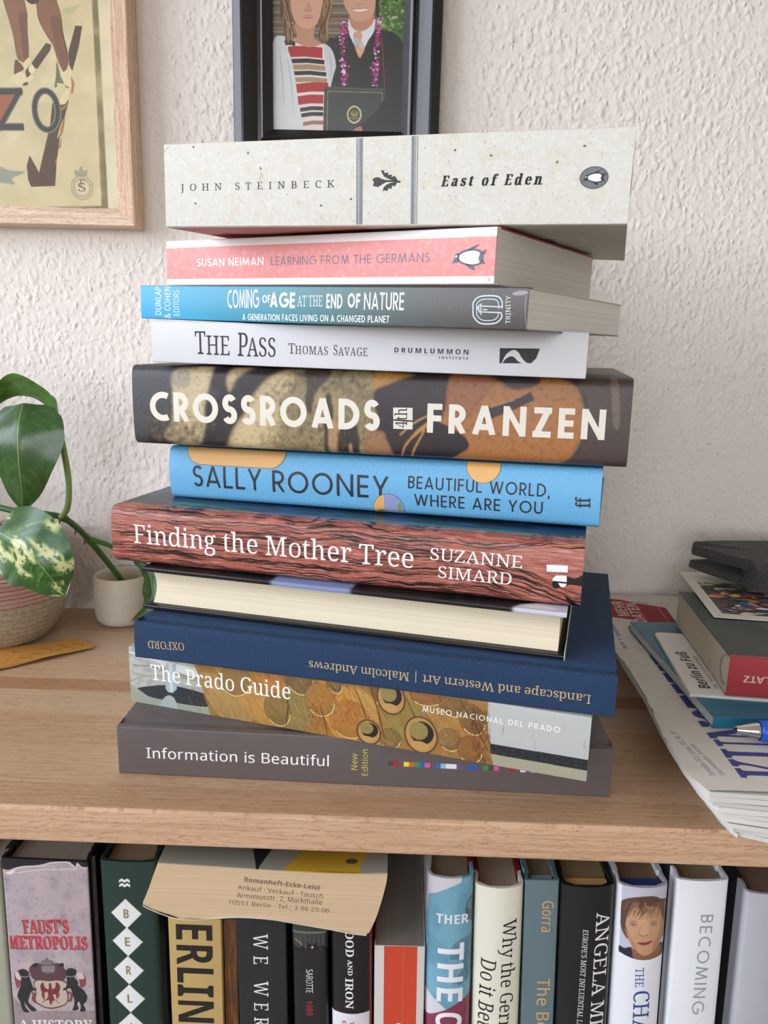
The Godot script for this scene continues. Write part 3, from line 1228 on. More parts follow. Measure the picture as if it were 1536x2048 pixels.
func book_bark() -> void:
	var spec := [Vector3(-0.1533,0.1004,-0.4069), 0.23699, 0.00433, 0.2459, 0.0307]
	var L: float = spec[3] * 1000
	var T: float = spec[4] * 1000
	var r := RandomNumberGenerator.new()
	r.seed = 77
	var cv := Cv.new(L, T, 5.2, Color("a9604f"))
	cv.grain("d49484", 0.45, 0.8, 0.8, 3, 0.06, 0.9, 3)
	cv.grain("7c3a32", 0.5, 0.85, 0.7, 12, 0.05, 0.8, 3)
	for k in 2600:
		var p := Vector2(r.randf() * L, r.randf() * T)
		var l := r.randf_range(1, 8)
		cv.line(PackedVector2Array([p, p + Vector2(l * 0.5, r.randf_range(-0.2, 0.2)), p + Vector2(l, r.randf_range(-0.4, 0.3))]), r.randf_range(0.1, 0.25), Color(0.86, 0.6, 0.53, 0.45) if r.randf() < 0.6 else Color(0.4, 0.16, 0.13, 0.5), true)
	var nz := FastNoiseLite.new()
	nz.seed = 4
	nz.frequency = 0.02
	for k in 330:
		var x := r.randf_range(-10, L)
		var y := r.randf() * T
		var l := r.randf_range(6, 30) if k % 3 else r.randf_range(25, 62)
		var q := PackedVector2Array()
		var steps := int(l / 1.6) + 3
		for i in steps:
			var xx := x + l * i / (steps - 1.0)
			var fan := maxf(0.0, (xx - L * 0.82)) * 0.55 * (0.25 if y > T * 0.72 else -0.55)
			var knot := 2.6 * exp(-pow((xx - 132) / 14.0, 2)) * (1.0 if y > T * 0.55 else -0.4)
			q.append(Vector2(xx, y + 1.6 * nz.get_noise_2d(xx * 1.5, y * 1.2) + 0.16 * sin(xx * 0.7 + k) + fan + knot))
		cv.line(q, r.randf_range(0.25, 0.7) * (1.6 if r.randf() < 0.2 else 1.0), Color(0.1, 0.06, 0.06, r.randf_range(0.75, 1.0)), true)
	cv.blob(P([232.7,12.4,237.5,15.3,242.5,14.3,246,16.1,246.3,11.3,240.5,11.2,233.8,8.6]), "171010")
	cv.blob(P([238.6,5.7,243.3,2.5,247.2,-1.2,241.2,1]), "171010")
	var sp := printed(cv.tex(), 0.38)
	# forest printed on the top board: blue sky, green slopes, bark at both ends
	var D := 0.16
	cv = Cv.new(L, D * 1000, 2.0, Color("1d2a33"))
	cv.hh = D * 1000
	var d := D * 1000
	cv.grain("2b5fae", 0.45, 0.75, 0.5, 9, 0.03, 0.06)
	cv.poly(PackedVector2Array([Vector2(22, d), Vector2(30, d - 22), Vector2(80, d - 12), Vector2(150, d - 16), Vector2(L - 22, d - 14), Vector2(L - 14, d)]), "2f7a5e")
	cv.poly(PackedVector2Array([Vector2(60, d - 6), Vector2(90, d - 14), Vector2(160, d - 12), Vector2(L - 26, d - 10), Vector2(L - 40, d - 5), Vector2(120, d - 4)]), "2a6f92")
	for k in 260:
		var x := r.randf_range(55, L - 18)
		var y := d - r.randf_range(0.5, 9)
		cv.poly(PackedVector2Array([Vector2(x, y), Vector2(x + 0.8, y), Vector2(x + 0.4, y - 3.0)]), ["2f7a52", "174536", "3d8a6a", "14302c"][r.randi() % 4])
	for k in 26:
		cv.ell(Vector2(r.randf_range(14, 60), d - r.randf_range(3, 14)), r.randf_range(1.5, 4), r.randf_range(1, 2.2), Color(0.1, 0.1, 0.1, 0.85))
	for k in 60:
		var x := r.randf_range(2, 24) if k % 2 else r.randf_range(L - 22, L)
		cv.line(PackedVector2Array([Vector2(x, d), Vector2(x + r.randf_range(-2, 4), d - 8), Vector2(x + 3, d - 16)]), 0.6, ["8a5a34", "b57a3a", "2a1a12", "5a3b22"][r.randi() % 4], true)
	var top := printed(cv.tex(), 0.3)
	var bk := stack_book("hardcover with red-brown tree bark printed on the spine and a green forest on top", Vector3(-0.1533,0.1004,-0.4069), 0.23699, 0.00433, 0.2459, 0.0307, D, {"spine": sp, "board": top, "under": paint("2a3a34", 0.35), "r": 0.0034, "groove": 0.0005, "b": 0.0012, "pages": "e4decf"})
	txt(bk, "Finding the Mother Tree", "s", paint("f6f1ee", 0.5), [13.4,11.5,166.2,11.9,14.3,22.2])
	txt(bk, "SUZANNE", "s", paint("f6f1ee", 0.5), [174.4,17,218.2,16.9,174.2,23.1])
	txt(bk, "SIMARD", "s", paint("f6f1ee", 0.5), [178.6,8.3,213.7,8.3,178.4,14.4])
	shape(bk, P([229.4,19.8,239,20.1,239.1,16.9,229.6,16.5]), "f6f1ee", "emblem")
	shape(bk, P([238.8,15.4,239,12.3,232.4,12.3,232.8,13.8,234.1,15]), "f6f1ee", "emblem")
	shape(bk, P([235.2,11.5,239.1,11.5,238.5,10.2,237.4,9.4,236.1,9.9]), "f6f1ee", "emblem")


func book_blue() -> void:
	var cvn := Cv.new(226, 28, 3.0, Color("68b0dc"))
	cvn.grain("8cc6e8", 0.5, 0.8, 0.35, 6, 0.5, 0.5)
	var blue := printed(cvn.tex(), 0.5)
	var side := paint("68b0dc", 0.5)
	var bk := stack_book("light blue hardcover with dark capitals and orange round shapes on the spine", Vector3(-0.1280,0.1312,-0.4329), 0.26174, 0.01343, 0.2332, 0.0291, 0.142, {"spine": blue, "board": side, "groove": 0.0006, "r": 0.003, "b": 0.0024, "pages": "e3dcc8", "band": "d8b04a"})
	var T: float = bk.T * 1000
	# orange pill hanging from the upper edge, discs cut by the edges, each with a thin dark outline
	var l := V([18,20.1])
	var rr := V([60.8,20.1])
	var rad := T - l.y
	var face := PackedVector2Array([Vector2(-5, 0.25), Vector2(bk.L * 1000, 0.25), Vector2(bk.L * 1000, T - 0.25), Vector2(-5, T - 0.25)])
	var cut := func(pts: PackedVector2Array, col: String, called: String, layer: int) -> void:
		for piece in Geometry2D.intersect_polygons(pts, face):
			shape(bk, piece, col, called, layer)
	for k in 2:
		var e := 0.25 - 0.25 * k
		var q := PackedVector2Array()
		for i in 21:
			var g := deg_to_rad(-90.0 * i / 20.0)
			q.append(Vector2(rr.x + (rad + e) * cos(g), T + (rad + e) * sin(g)))
		for i in 21:
			var g := deg_to_rad(-90.0 - 90.0 * i / 20.0)
			q.append(Vector2(l.x + 2 + (rad + e) * cos(g), T + (rad + e) * sin(g)))
		cut.call(q, ["3a3326", "e2b06c"][k], "orange_shape", 2 + k)
	var c := V([176.1,27.6])
	for k in 2:
		cut.call(disc(c, 8.6 - 0.2 * k, 8.6 - 0.2 * k, 48), ["3a3326", "e8b46a"][k], "orange_shape", 2 + k)
	c = V([127.5,2.4])
	cut.call(disc(c, 8.3, 8.3, 64), "4a4436", "orange_shape", 2)
	var ring := disc(c, 8.1, 8.1, 64)
	for piece in Geometry2D.intersect_polygons(ring, PackedVector2Array([c + Vector2(-20, -20), c + Vector2(-2.4, -20), c + Vector2(-2.4, 20), c + Vector2(-20, 20)])):
		cut.call(piece, "e2b06c", "orange_shape", 3)
	for piece in Geometry2D.intersect_polygons(ring, PackedVector2Array([c + Vector2(-2.4, -20), c + Vector2(20, -20), c + Vector2(20, 20), c + Vector2(-2.4, 20)])):
		cut.call(piece, "8e9cc4", "lavender_shape", 3)
	cut.call(Cv.smooth(P([132.5,3.5,133.2,6.2,134.3,5.3,134.1,2.6,133.1,0.9]), true), "7f9a3c", "leaf_shape", 4)
	cut.call(Cv.smooth(P([120.8,1.1,124.1,2.2,126.8,1,130.6,0.2,125.2,-0.2]), true), "8a8a3c", "leaf_shape", 4)
	var ink := paint("26282c", 0.5)
	txt(bk, "SALLY", "f0.125", ink, [14.8,7.5,56.1,7.5,15.3,19.5], 0.02, 0.0, 1)
	txt(bk, "ROONEY", "f0.125", ink, [62.6,7.4,127.6,7.8,62.8,19.3], 0.04, 0.0, 1)
	txt(bk, "BEAUTIFUL WORLD,", "f0.13", ink, [138,14.2,209.3,14.2,138,20.6], 0.05, 0.0, 1)
	txt(bk, "WHERE ARE YOU", "f0.13", ink, [141.3,5.3,206.2,5.4,141.1,11.6], 0.05)
	txt(bk, "ff", "sb", ink, [228.7,10.4,228.3,15.7,221.5,10.3])


func book_painted() -> void:
	var spec := [Vector3(-0.1421,0.1635,-0.4163), 0.19587, 0.00564, 0.2533, 0.0416]
	var L: float = spec[3] * 1000
	var T: float = spec[4] * 1000
	var r := RandomNumberGenerator.new()
	r.seed = 8
	var cv := Cv.new(L, T, 4.4, Color("2f282c"))
	cv.blob(P([-2.4,44,21.9,44.6,22.9,34.3,23.9,24,17.6,10.7,8.6,4.9,5.3,-3.3,-6.6,-3.8]), "45464a")
	cv.grain("5b6058", 0.4, 0.8, 0.5, 31, 0.1, 0.1)
	# cream shapes of the left half
	cv.blob(P([22.4,35.6,25.1,40,33,41,45.6,42.1,44.2,32.4,41.3,20.7,41.6,12.9,38.8,3.6,32.9,-0.6,22.9,0.3,17.3,5.3,22,13.5,22.8,26.6]), "cdbb94")
	cv.blob(P([23.3,36.4,27.3,39.6,32.3,37.7,32.7,33.6,27.6,30.9,23.7,32.3]), "a49a8a")
	cv.blob(P([53.1,36.5,55.7,40.8,63.3,42.3,71.4,42,66,40.6,58.8,35.4,55.4,28.9,53.5,31.4]), "c7b389")
	cv.blob(P([54.6,-2.2,53.7,4.3,57.2,12.3,63.4,20.3,67.1,28,76.7,37.9,87.4,41.7,103.1,41.6,118.6,41.5,130,41.1,130.7,1.5,103.2,-2.4]), "a3946c")
	cv.blob(P([55.8,-0.8,54.8,4.4,58.3,11.8,64,19.3,67.9,27,76.7,36.9,86.1,40.6,90,36.3,84.6,26.1,81.8,13.3,80.6,-0.9]), "cdb98e")
	cv.soften(9)
	# foliage over the middle
	cv.grain("6b6240", 0.42, 0.66, 0.0, 3, 0.2, 0.2)
	var spots := [[92.6,35.1], [105.7,36.7], [118.6,35.9], [82,26], [92.6,18.8], [103.2,14.2], [116.2,19.7], [123.9,27.4], [81.7,5.6], [95.2,3.7], [113.7,4.5], [20.2,5.5], [28.8,3.2], [14.7,10.5], [34.7,8.7], [126.6,12.7]]
	var tint := ["6a6446", "7c7150", "8a7a56", "5a5338", "433a2c", "574a36", "94805c", "a98f66", "3a3028"]
	for k in 1700:
		var s: Array = spots[r.randi() % spots.size()]
		var p := Vector2(s[0] + r.randfn(0, 5), s[1] + r.randfn(0, 4.5))
		var c := Color(tint[r.randi() % tint.size()])
		c.a = r.randf_range(0.2, 0.6)
		cv.ell(p, r.randf_range(0.25, 1.3), r.randf_range(0.2, 0.9), c, r.randf() * 3)
	cv.soften(5)
	for k in 500:
		var s: Array = [[17.3,5.3], [25.9,3.1], [34.4,2.1], [21.8,8.2], [92.6,35.1], [116.1,34.6], [103.2,6.6]][k % 7]
		var c := Color(["a89872", "2f2e30", "c0ab80", "4a4436"][r.randi() % 4])
		c.a = r.randf_range(0.2, 0.5)
		cv.ell(Vector2(s[0] + r.randfn(0, 6), s[1] + r.randfn(0, 3)), r.randf_range(0.15, 0.7), r.randf_range(0.15, 0.7), c, r.randf() * 3)
	cv.blob(P([95.3,41.4,108.3,41.2,107,36.8,101.1,30.4,98.4,19,95.8,26.5,96.9,34]), Color(0.23, 0.19, 0.17, 0.8))
	cv.blob(P([106.3,26.8,108.9,29.4,110.5,14.5,108.5,0.4,105.8,0.3]), Color(0.2, 0.17, 0.15, 0.85))
	cv.blob(P([108.4,15.7,113.6,17.1,116.3,7.2,111.7,0.6,108,0.4]), "b0906a")
	cv.blob(P([114.2,13.4,122,15,123.7,1.2,117.4,-0.9,112.7,-0.1]), Color(0.2, 0.17, 0.14, 0.9))
	cv.blob(P([118.4,4.7,120,5.8,120.3,-0.2,118.7,-0.8]), "b59a72")
	cv.blob(P([126.7,10.2,136.9,12.6,144.6,8.5,144.9,-4.1,128.1,-0.4]), "9c7352")
	# brown right half
	cv.blob(P([130,40.3,133.8,41.9,143.8,41.2,151.3,40.4,143.9,36.4,133.9,33.7,130.9,32.1]), "b98848")
	cv.blob(P([131,30.1,141.4,36.6,153.7,40.5,168.4,40.4,168.8,29,164.3,16.7,162.3,4.3,160,-2,144.8,-2.8,139.6,5.7,135.5,15.5]), "332a2d")
	cv.blob(P([168.8,40.9,182.8,40.1,197.1,38.2,215.5,41.1,227.1,37.9,231.8,28.8,233,19.6,230.9,10,225,1.4,208.8,-3.1,170,-4,172.2,4.8,164.4,14.3,166.9,26.5]), "a8703c")
	cv.blob(P([169.6,40.5,189.9,40.3,185.6,32,178.8,22.1,172.8,19.5,167.3,24.1]), Color(0.58, 0.37, 0.26, 0.8))
	cv.blob(P([193.4,40.4,204,39.6,210.9,40.2,208.8,36.9,199.6,35.2,194.3,37.4]), "3a2c2a")
	cv.soften(9)
	cv.poly(P([187,26,202.2,31.1,207.1,34.1,208.8,30.4,200.1,25.8,189.7,21.1,183.7,19.4]), "382a29")
	cv.line(P([188.2,26.1,199.9,30.1]), 0.6, "a98a6a")
	cv.blob(P([154.6,8.9,161.8,17.8,174.3,13.2,178.9,7.6,175.2,3.5,165,-1.8,153.7,-2.3]), "2c2328")
	for k in 4:
		var q := [[144.5,10.9,151.9,17.4,159.2,21.4], [147.7,6.1,153.3,13.3,159.8,18.5], [144.8,-2.8,148.4,7.4,158.9,16.5], [149.9,-2.5,151.8,3.8,157,14]]
		var s: Array = q[k]
		cv.line(Cv.smooth(PackedVector2Array([Vector2(s[0], s[1]), Vector2(s[2], s[3]), Vector2(s[4], s[5])]), false), 1.2, "b98848")
	cv.blob(P([229.1,42.1,253.5,42.8,255.5,-1.8,225.2,-2.2,231.5,7.7,234.3,19.6,233,31.2]), "4a3c38")
	cv.blob(P([243.1,40.7,246.1,41.7,248.7,20.2,245.6,20.1]), Color(0.5, 0.44, 0.38, 0.7))
	cv.soften(3)
	for k in 500:
		var s: Array = spots[r.randi() % spots.size()]
		var p := Vector2(s[0] + r.randfn(0, 5), s[1] + r.randfn(0, 4.5))
		var g := r.randf_range(0.6, 2.6)
		cv.line(Cv.smooth(PackedVector2Array([p, p + Vector2(cos(g), sin(g)) * 1.2 + Vector2(0.3, 0), p + Vector2(cos(g), sin(g)) * 2.6]), false), r.randf_range(0.12, 0.35), Color(0.16, 0.13, 0.11, 0.45) if k % 2 else Color(0.76, 0.66, 0.46, 0.4), true)
	cv.soften(2)
	cv.grain("20191c", 0.5, 0.95, 0.22, 55, 0.3, 0.3)
	cv.grain("d8c8a8", 0.6, 0.95, 0.1, 56, 0.5, 0.5)
	var sp := printed(cv.tex(), 0.42)
	var bk := stack_book("thick hardcover with a dark brown and cream painted picture behind its pale capitals", Vector3(-0.1421,0.1635,-0.4163), 0.19587, 0.00564, 0.2533, 0.0416, 0.158, {"spine": sp, "board": paint("3d3536", 0.42), "groove": 0.001, "r": 0.0042, "b": 0.001, "pages": "d9d1c0"})
	var ink := paint("ece6d8", 0.5)
	txt(bk, "CROSSROADS", "f0.21", ink, [9.9,12.8,134.4,12.5,10.7,28.1], 0.03)
	txt(bk, "FRANZEN", "f0.205", ink, [158.1,12.8,242.2,12.9,158,27], 0.09)
	for q in [[141,24.4,150.7,24.6,150.9,18.5,141.2,18.7], [141.2,17.9,150.9,17.7,151,14,141.3,14]]:
		shape(bk, P(q), "e9e3d6", "emblem")
	txt(bk, "4th", "s", paint("2a2224", 0.5), [148.2,14.7,148,24.3,141.9,14.4], 0.0, 0.0, 2)


func book_white() -> void:
	var w := paint("dadce1", 0.35)
	var bk := stack_book("slim white paperback with black serif lettering and a black wave emblem", Vector3(-0.1277,0.2072,-0.4047), 0.22889, -0.00446, 0.2147, 0.0204, 0.14, {"hard": false, "spine": w, "board": w, "pages": "dfdcd2"})
	var ink := paint("1d1c1d", 0.5)
	txt(bk, "T", "s", ink, [24.3,4.7,30,4.8,24.6,15.9])
	txt(bk, "HE", "s", ink, [30.4,4.6,42.8,4.6,30.6,14])
	txt(bk, "P", "s", ink, [47.2,4.5,52.4,4.4,47.4,15.8])
	txt(bk, "ASS", "s", ink, [52.1,4.5,67.2,4.6,52.2,13.8])
	var thin := paint("3a393b", 0.5)
	txt(bk, "T", "s", thin, [73.9,6.6,77.2,6.6,73.9,11.5])
	txt(bk, "HOMAS", "s", thin, [77.4,6.5,94,6.5,77.4,10.5], 0.05)
	txt(bk, "S", "s", thin, [96.9,6.6,98.9,6.6,96.8,11.4])
	txt(bk, "AVAGE", "s", thin, [99.2,6.5,113.8,6.6,99.1,10.4], 0.05)
	txt(bk, "DRUMLUMMON", "ab", ink, [126.9,8.8,161.8,8.9,126.8,11.1], 0.25)
	txt(bk, "INSTITUTE", "ab", ink, [148.1,6.6,161.8,6.6,148.1,7.7], 0.3)
	shape(bk, P([126.9,8.1,155.7,8.2,155.7,8.1,126.9,8]), "9b9aa0", "thin_rule")
	shape(bk, P([176,12.3,193.9,12.6,192.5,8.2,190.4,6,176.2,5.5]), "17181a", "emblem")
	shape(bk, Cv.smooth(P([177.2,5.5,179,9.5,182,11.6,184.3,10.8,186.2,8.2,188.2,6.3,190.2,5.9,186.8,5.8,184.5,6.8,182.6,8.5,180.8,8.7,178.7,7.3,177.5,5.5]), true), w, "wave_band", 2)


func book_gradient() -> void:
	var spec := [Vector3(-0.1394,0.2291,-0.4259), 0.51517, -0.01483, 0.2157, 0.0167]
	var L: float = spec[3] * 1000
	var T: float = spec[4] * 1000
	var cv := Cv.new(L, T, 4.5, Color("2aa3cf"))
	var stops := [[0.0, "23a4d8"], [0.25, "2595b8"], [0.45, "3a8796"], [0.6, "3e6a6c"], [0.8, "464744"], [1.0, "3f3634"]]
	var w := cv.im.get_width()
	for x in w:
		var t := x / float(w)
		for k in 5:
			if t >= stops[k][0] and t <= stops[k + 1][0]:
				cv.im.fill_rect(Rect2i(x, 0, 1, cv.im.get_height()), Color(stops[k][1]).lerp(Color(stops[k + 1][1]), (t - stops[k][0]) / (stops[k + 1][0] - stops[k][0])))
	var r := RandomNumberGenerator.new()
	r.seed = 2
	for k in 130:
		cv.ell(Vector2(L - absf(r.randfn(0, 40)), r.randf() * T), r.randf_range(0.05, 0.16), r.randf_range(0.05, 0.16), Color(0.85, 0.85, 0.83, 0.6))
	cv.ell(V([212,14.4]), 3.4, 0.9, Color(0.75, 0.73, 0.72, 0.6), 0.1)
	cv.line(P([214.6,13.7,214.6,8,215.6,1.3]), 0.25, Color(0.8, 0.78, 0.75, 0.6))
	var sp := printed(cv.tex(), 0.35)
	var bk := stack_book("thin paperback whose spine fades from bright blue to dark brown", Vector3(-0.1394,0.2291,-0.4259), 0.51517, -0.01483, 0.2157, 0.0167, 0.139, {"hard": false, "spine": sp, "board": paint("c9c2b6", 0.4), "under": paint("6d655e", 0.4), "pages": "f0ede5"})
	var ink := paint("eef4f4", 0.5)
	txt(bk, "DUNLAP", "a", ink, [14.8,2,15.3,16,10.5,2])
	txt(bk, "& COHEN", "a", ink, [21.4,0.5,21.8,16.2,17.3,0.4])
	txt(bk, "EDITORS", "a", paint("cfe6ee", 0.5), [27.9,1.9,27.9,14.4,23.7,1.8])
	txt(bk, "COMING", "f0.14", ink, [60.5,6.1,80.5,6.6,60.4,14.8], -0.02)
	txt(bk, "OF", "f0.2", ink, [82.3,8.9,87.1,9,82.3,12.6])
	txt(bk, "AGE", "f0.2", ink, [86.8,7.1,101.6,6.8,86.8,14.1])
	txt(bk, "AT THE", "s", paint("d5e4e4", 0.5), [103.1,7.7,117.3,7.9,103,12.5])
	txt(bk, "END", "f0.17", ink, [119.4,7.1,128.2,7.1,119.2,13.4])
	txt(bk, "OF", "f0.2", ink, [130.9,7.6,137.4,7.4,130.7,13.9])
	txt(bk, "NATURE", "f0.14", ink, [139.6,6.8,159.8,6.9,139.3,14.2])
	txt(bk, "A GENERATION FACES LIVING ON A CHANGED PLANET", "f0.16", ink, [69.9,0.7,152.8,1.5,69.9,3.7], 0.02)
	txt(bk, "TRINITY", "a", paint("d9dad8", 0.5), [209,2.6,208.2,13.4,206.9,2.5])
	# emblem: a rounded letter of two lines round a small tower
	var pale := paint("c9d6dc", 0.5)
	for k in 2:
		var e := 0.0 if k == 0 else 1.15
		var outline := [V([204.9,8.4]), V([204.7,11.1]), V([202.4,13.1]), V([195.4,13]), V([192.4,10.9]), V([192.3,7.6]), V([192.9,4.8]), V([196.1,2.4]), V([202.3,2.6]), V([204.9,4.7]), V([204.8,6.6])]
		var c := V([198.8,7.8])
		var q := PackedVector2Array()
		for p in outline:
			q.append(c + (p - c) * (1.0 - 0.24 * k))
		put_on(bk, stroke(Array(Cv.smooth(q, false)), 0.55 if k == 0 else 0.35), pale, "emblem")
	for s in [[195.7,9.2,204.8,9], [195.8,6.9,204.8,6.8], [195.6,10.2,195.9,5.7], [194.8,9.2,195,6.6], [193.9,8.4,195.6,10], [193.9,8.4,195.9,6.5], [196.6,7.9,198.6,7.8]]:
		put_on(bk, stroke([Vector2(s[0], s[1]), Vector2(s[2], s[3])], 0.45), pale, "emblem")


func bird(bk: Dictionary, c: Vector2, l: float, dark: Material, pale: Material, layer := 2) -> void:
	# a black and white bird lying on its back, head to the left
	var s := l / 66.0
	var g := func(a: Array) -> PackedVector2Array:
		var q := PackedVector2Array()
		for i in range(0, a.size(), 2):
			q.append(c + Vector2(a[i], -a[i + 1]) * s)
		return Cv.smooth(q, true)
	shape(bk, g.call([-20, -6, -8, -13, 14, -14, 27, -9, 29, 2, 26, 11, 12, 15, -8, 12, -20, 6]), dark, "emblem", layer)
	shape(bk, g.call([-33, 13, -28, 1, -27, -5, -21, -8, -15, -4, -16, 5, -22, 8, -29, 9]), dark, "emblem", layer)
	shape(bk, g.call([-8, -10, 4, -17, 20, -22, 6, -12]), dark, "emblem", layer)
	shape(bk, g.call([-8, 9, 2, 18, 14, 22, 8, 13]), dark, "emblem", layer)
	shape(bk, g.call([26, -8, 34, -13, 32, -6, 28, -4]), dark, "emblem", layer)
	shape(bk, g.call([26, 8, 33, 13, 31, 7, 28, 4]), dark, "emblem", layer)
	shape(bk, g.call([-17, -4, -4, -10, 12, -11, 22, -7, 20, 2, 22, 9, 8, 12, -8, 9, -17, 4]), pale, "emblem_belly", layer + 1)
	shape(bk, disc(c + Vector2(-24, 2) * s, 2.2 * s, 2.2 * s, 12), pale, "emblem_eye", layer + 2)


func book_pink() -> void:
	var spec := [Vector3(-0.1295,0.2473,-0.4414), 0.53899, -0.01170, 0.1940, 0.0228]
	var L: float = spec[3] * 1000
	var T: float = spec[4] * 1000
	var cv := Cv.new(L, T, 4.0, Color("f0eceb"))
	var lo := V([-0.2,3.2]).y
	var hi := V([0.4,19]).y
	cv.poly(PackedVector2Array([Vector2(-1, lo), Vector2(L + 1, lo), Vector2(L + 1, hi), Vector2(-1, hi)]), "e58a86")
	cv.grain("f1b0a8", 0.5, 0.85, 0.5, 5, 0.25, 0.25, 4)
	cv.poly(PackedVector2Array([Vector2(-1, -1), Vector2(L + 1, -1), Vector2(L + 1, lo), Vector2(-1, lo)]), "f0eceb")
	cv.poly(PackedVector2Array([Vector2(-1, hi), Vector2(L + 1, hi), Vector2(L + 1, T + 1), Vector2(-1, T + 1)]), "f0eceb")
	cv.ell(V([191.7,1.7]), 1.0, 0.9, "c9c7c6")
	var sp := printed(cv.tex(), 0.4)
	var bk := stack_book("coral pink paperback with white bands and a small bird emblem", Vector3(-0.1295,0.2473,-0.4414), 0.53899, -0.01170, 0.1940, 0.0228, 0.127, {"hard": false, "spine": sp, "board": paint("b0383a", 0.4), "under": paint("d8d0cc", 0.4), "pages": "e6dfd6"})
	txt(bk, "SUSAN NEIMAN", "f0.16", paint("ffffff", 0.5), [22.9,9.4,68.5,9.4,23,13.3], 0.02)
	txt(bk, "LEARNING FROM THE GERMANS", "f0.12", paint("8a7f8c", 0.5), [73.2,9.2,163,9.2,73.2,13.2], 0.04)
	bird(bk, V([181.6,10.8]), V([189.3,10.8]).x - V([173.6,11.1]).x, paint("5c6478", 0.5), paint("f4f2f2", 0.5))


func book_cream() -> void:
	var spec := [Vector3(-0.1132,0.2704,-0.3869), 0.25985, -0.00862, 0.2082, 0.0362]
	var L: float = spec[3] * 1000
	var T: float = spec[4] * 1000
	var cv := Cv.new(L, T, 4.6, Color("d9d8cf"))
	var r := RandomNumberGenerator.new()
	r.seed = 12
	cv.grain("d3cdb8", 0.55, 0.85, 0.5, 3, 0.08, 0.08)
	cv.grain("f0efe9", 0.5, 0.9, 0.4, 7, 0.3, 0.3)
	for k in 480:
		var p := Vector2(r.randf() * L, r.randf() * T)
		cv.ell(p, r.randf_range(0.08, 0.34), r.randf_range(0.08, 0.24), Color([0.35, 0.55, 0.62][k % 3], [0.3, 0.42, 0.5][k % 3], [0.28, 0.3, 0.36][k % 3], r.randf_range(0.25, 0.7)), r.randf() * 3)
	for k in 70:
		var p := Vector2(r.randf() * L, r.randf() * T)
		var g := r.randf() * TAU
		var l := r.randf_range(1.5, 6)
		var q := PackedVector2Array([p, p + Vector2(cos(g), sin(g)) * l * 0.5 + Vector2(r.randf_range(-0.6, 0.6), 0), p + Vector2(cos(g + 0.3), sin(g + 0.3)) * l])
		cv.line(Cv.smooth(q, false), r.randf_range(0.15, 0.5), Color(0.78, 0.7, 0.5, r.randf_range(0.15, 0.4)), true)
	for s in [[15.7,10.2], [42.4,31.2], [77.6,8.6], [189.1,29.6], [151.9,27.1], [136.7,29.6], [48.5,24.6], [91.5,11.1], [178.8,23.9], [15.2,34.5]]:
		cv.ell(Vector2(s[0], s[1]), 0.55, 0.4, Color(0.28, 0.22, 0.2, 0.85), r.randf() * 3)
	cv.line(P([48.5,26,49,21.8,48,19.3]), 0.3, Color(0.5, 0.42, 0.3, 0.6), true)
	cv.line(P([-0.3,32.4,2.6,35.3]), 0.35, Color(0.45, 0.44, 0.4, 0.8), true)
	var sp := printed(cv.tex(), 0.5)
	var D := 0.144
	cv = Cv.new(L, D * 1000, 1.6, Color("b9b6a6"))
	cv.poly(P([0, 0, L * 0.5, 0, L * 0.46, 144, 0, 144]), "b8776a")
	cv.blob(P([10, 20, 40, 10, 80, 40, 70, 90, 30, 100]), "d8b49c")
	cv.poly(PackedVector2Array([Vector2(L - 58, 66), Vector2(L - 18, 66), Vector2(L - 18, 100), Vector2(L - 58, 100)]), "c6c4bc")
	for k in 18:
		cv.poly(PackedVector2Array([Vector2(L - 44 + k * 0.7, 78), Vector2(L - 43.7 + k * 0.7, 78), Vector2(L - 43.7 + k * 0.7, 94), Vector2(L - 44 + k * 0.7, 94)]), "6f6e6c")
	for k in 5:
		cv.line(PackedVector2Array([Vector2(L - 28, 90 - k * 4), Vector2(L - 22, 90 - k * 4)]), 1.2, "8f8e8a")
	cv.line(PackedVector2Array([Vector2(L - 27, 12), Vector2(L - 17, 12)]), 2.0, "7c7a72")
	var under := printed(cv.tex(), 0.5)
	var curl := func(v: Vector3) -> Vector3:
		# the lower cover has curled up a little away from the spine at its left end
		var t := clampf(-v.z / D, 0.0, 1.0)
		var low := clampf(1.0 - v.y / 0.03, 0.0, 1.0)
		return v + Vector3(0, 0.006 * t * t * low * clampf(1.0 - v.x / 0.12, 0.0, 1.0), 0)
	var bk := stack_book("thick cream speckled paperback lying on the very top of the stack", Vector3(-0.1132,0.2704,-0.3869), 0.25985, -0.00862, 0.2082, 0.0362, D, {"hard": false, "spine": sp, "board": paint("8d6a52", 0.5), "under": under, "warp": curl, "pages": "e4dfd2"})
	txt(bk, "JOHN STEINBECK", "s", paint("3c3a38", 0.5), [8.3,15.7,83.7,16,8.4,18.8], 0.52)
	for dx in [0.0, 1.4]:
		txt(bk, "East of Eden", "sb", paint("1f1d1d", 0.5), [131.3,15.5,172.8,15.5,131.1,20].map(func(t): return t + (dx * 0.2 if t > 60 else 0.0)), 0.26, 0.2)
	var steel := paint("7f8791", 0.5)
	var dark := paint("55585d", 0.5)
	for s in [[94.6,36.4,96.2,36.4,97,0.2,95.5,0.2], [117.8,36,119.2,36,120.2,0.4,118.8,0.4]]:
		shape(bk, P(s), steel, "spine_band")
	for s in [[93.4,36.4,93.6,36.4,94.5,0.2,94.2,0.2], [94,36.4,94.2,36.4,95.1,0.2,94.8,0.2], [119.6,36,119.8,36,120.8,0.4,120.6,0.4], [120.4,36,120.6,36,121.5,0.4,121.3,0.4]]:
		shape(bk, P(s), dark, "spine_band")
	# thistle
	var ink := paint("34332f", 0.5)
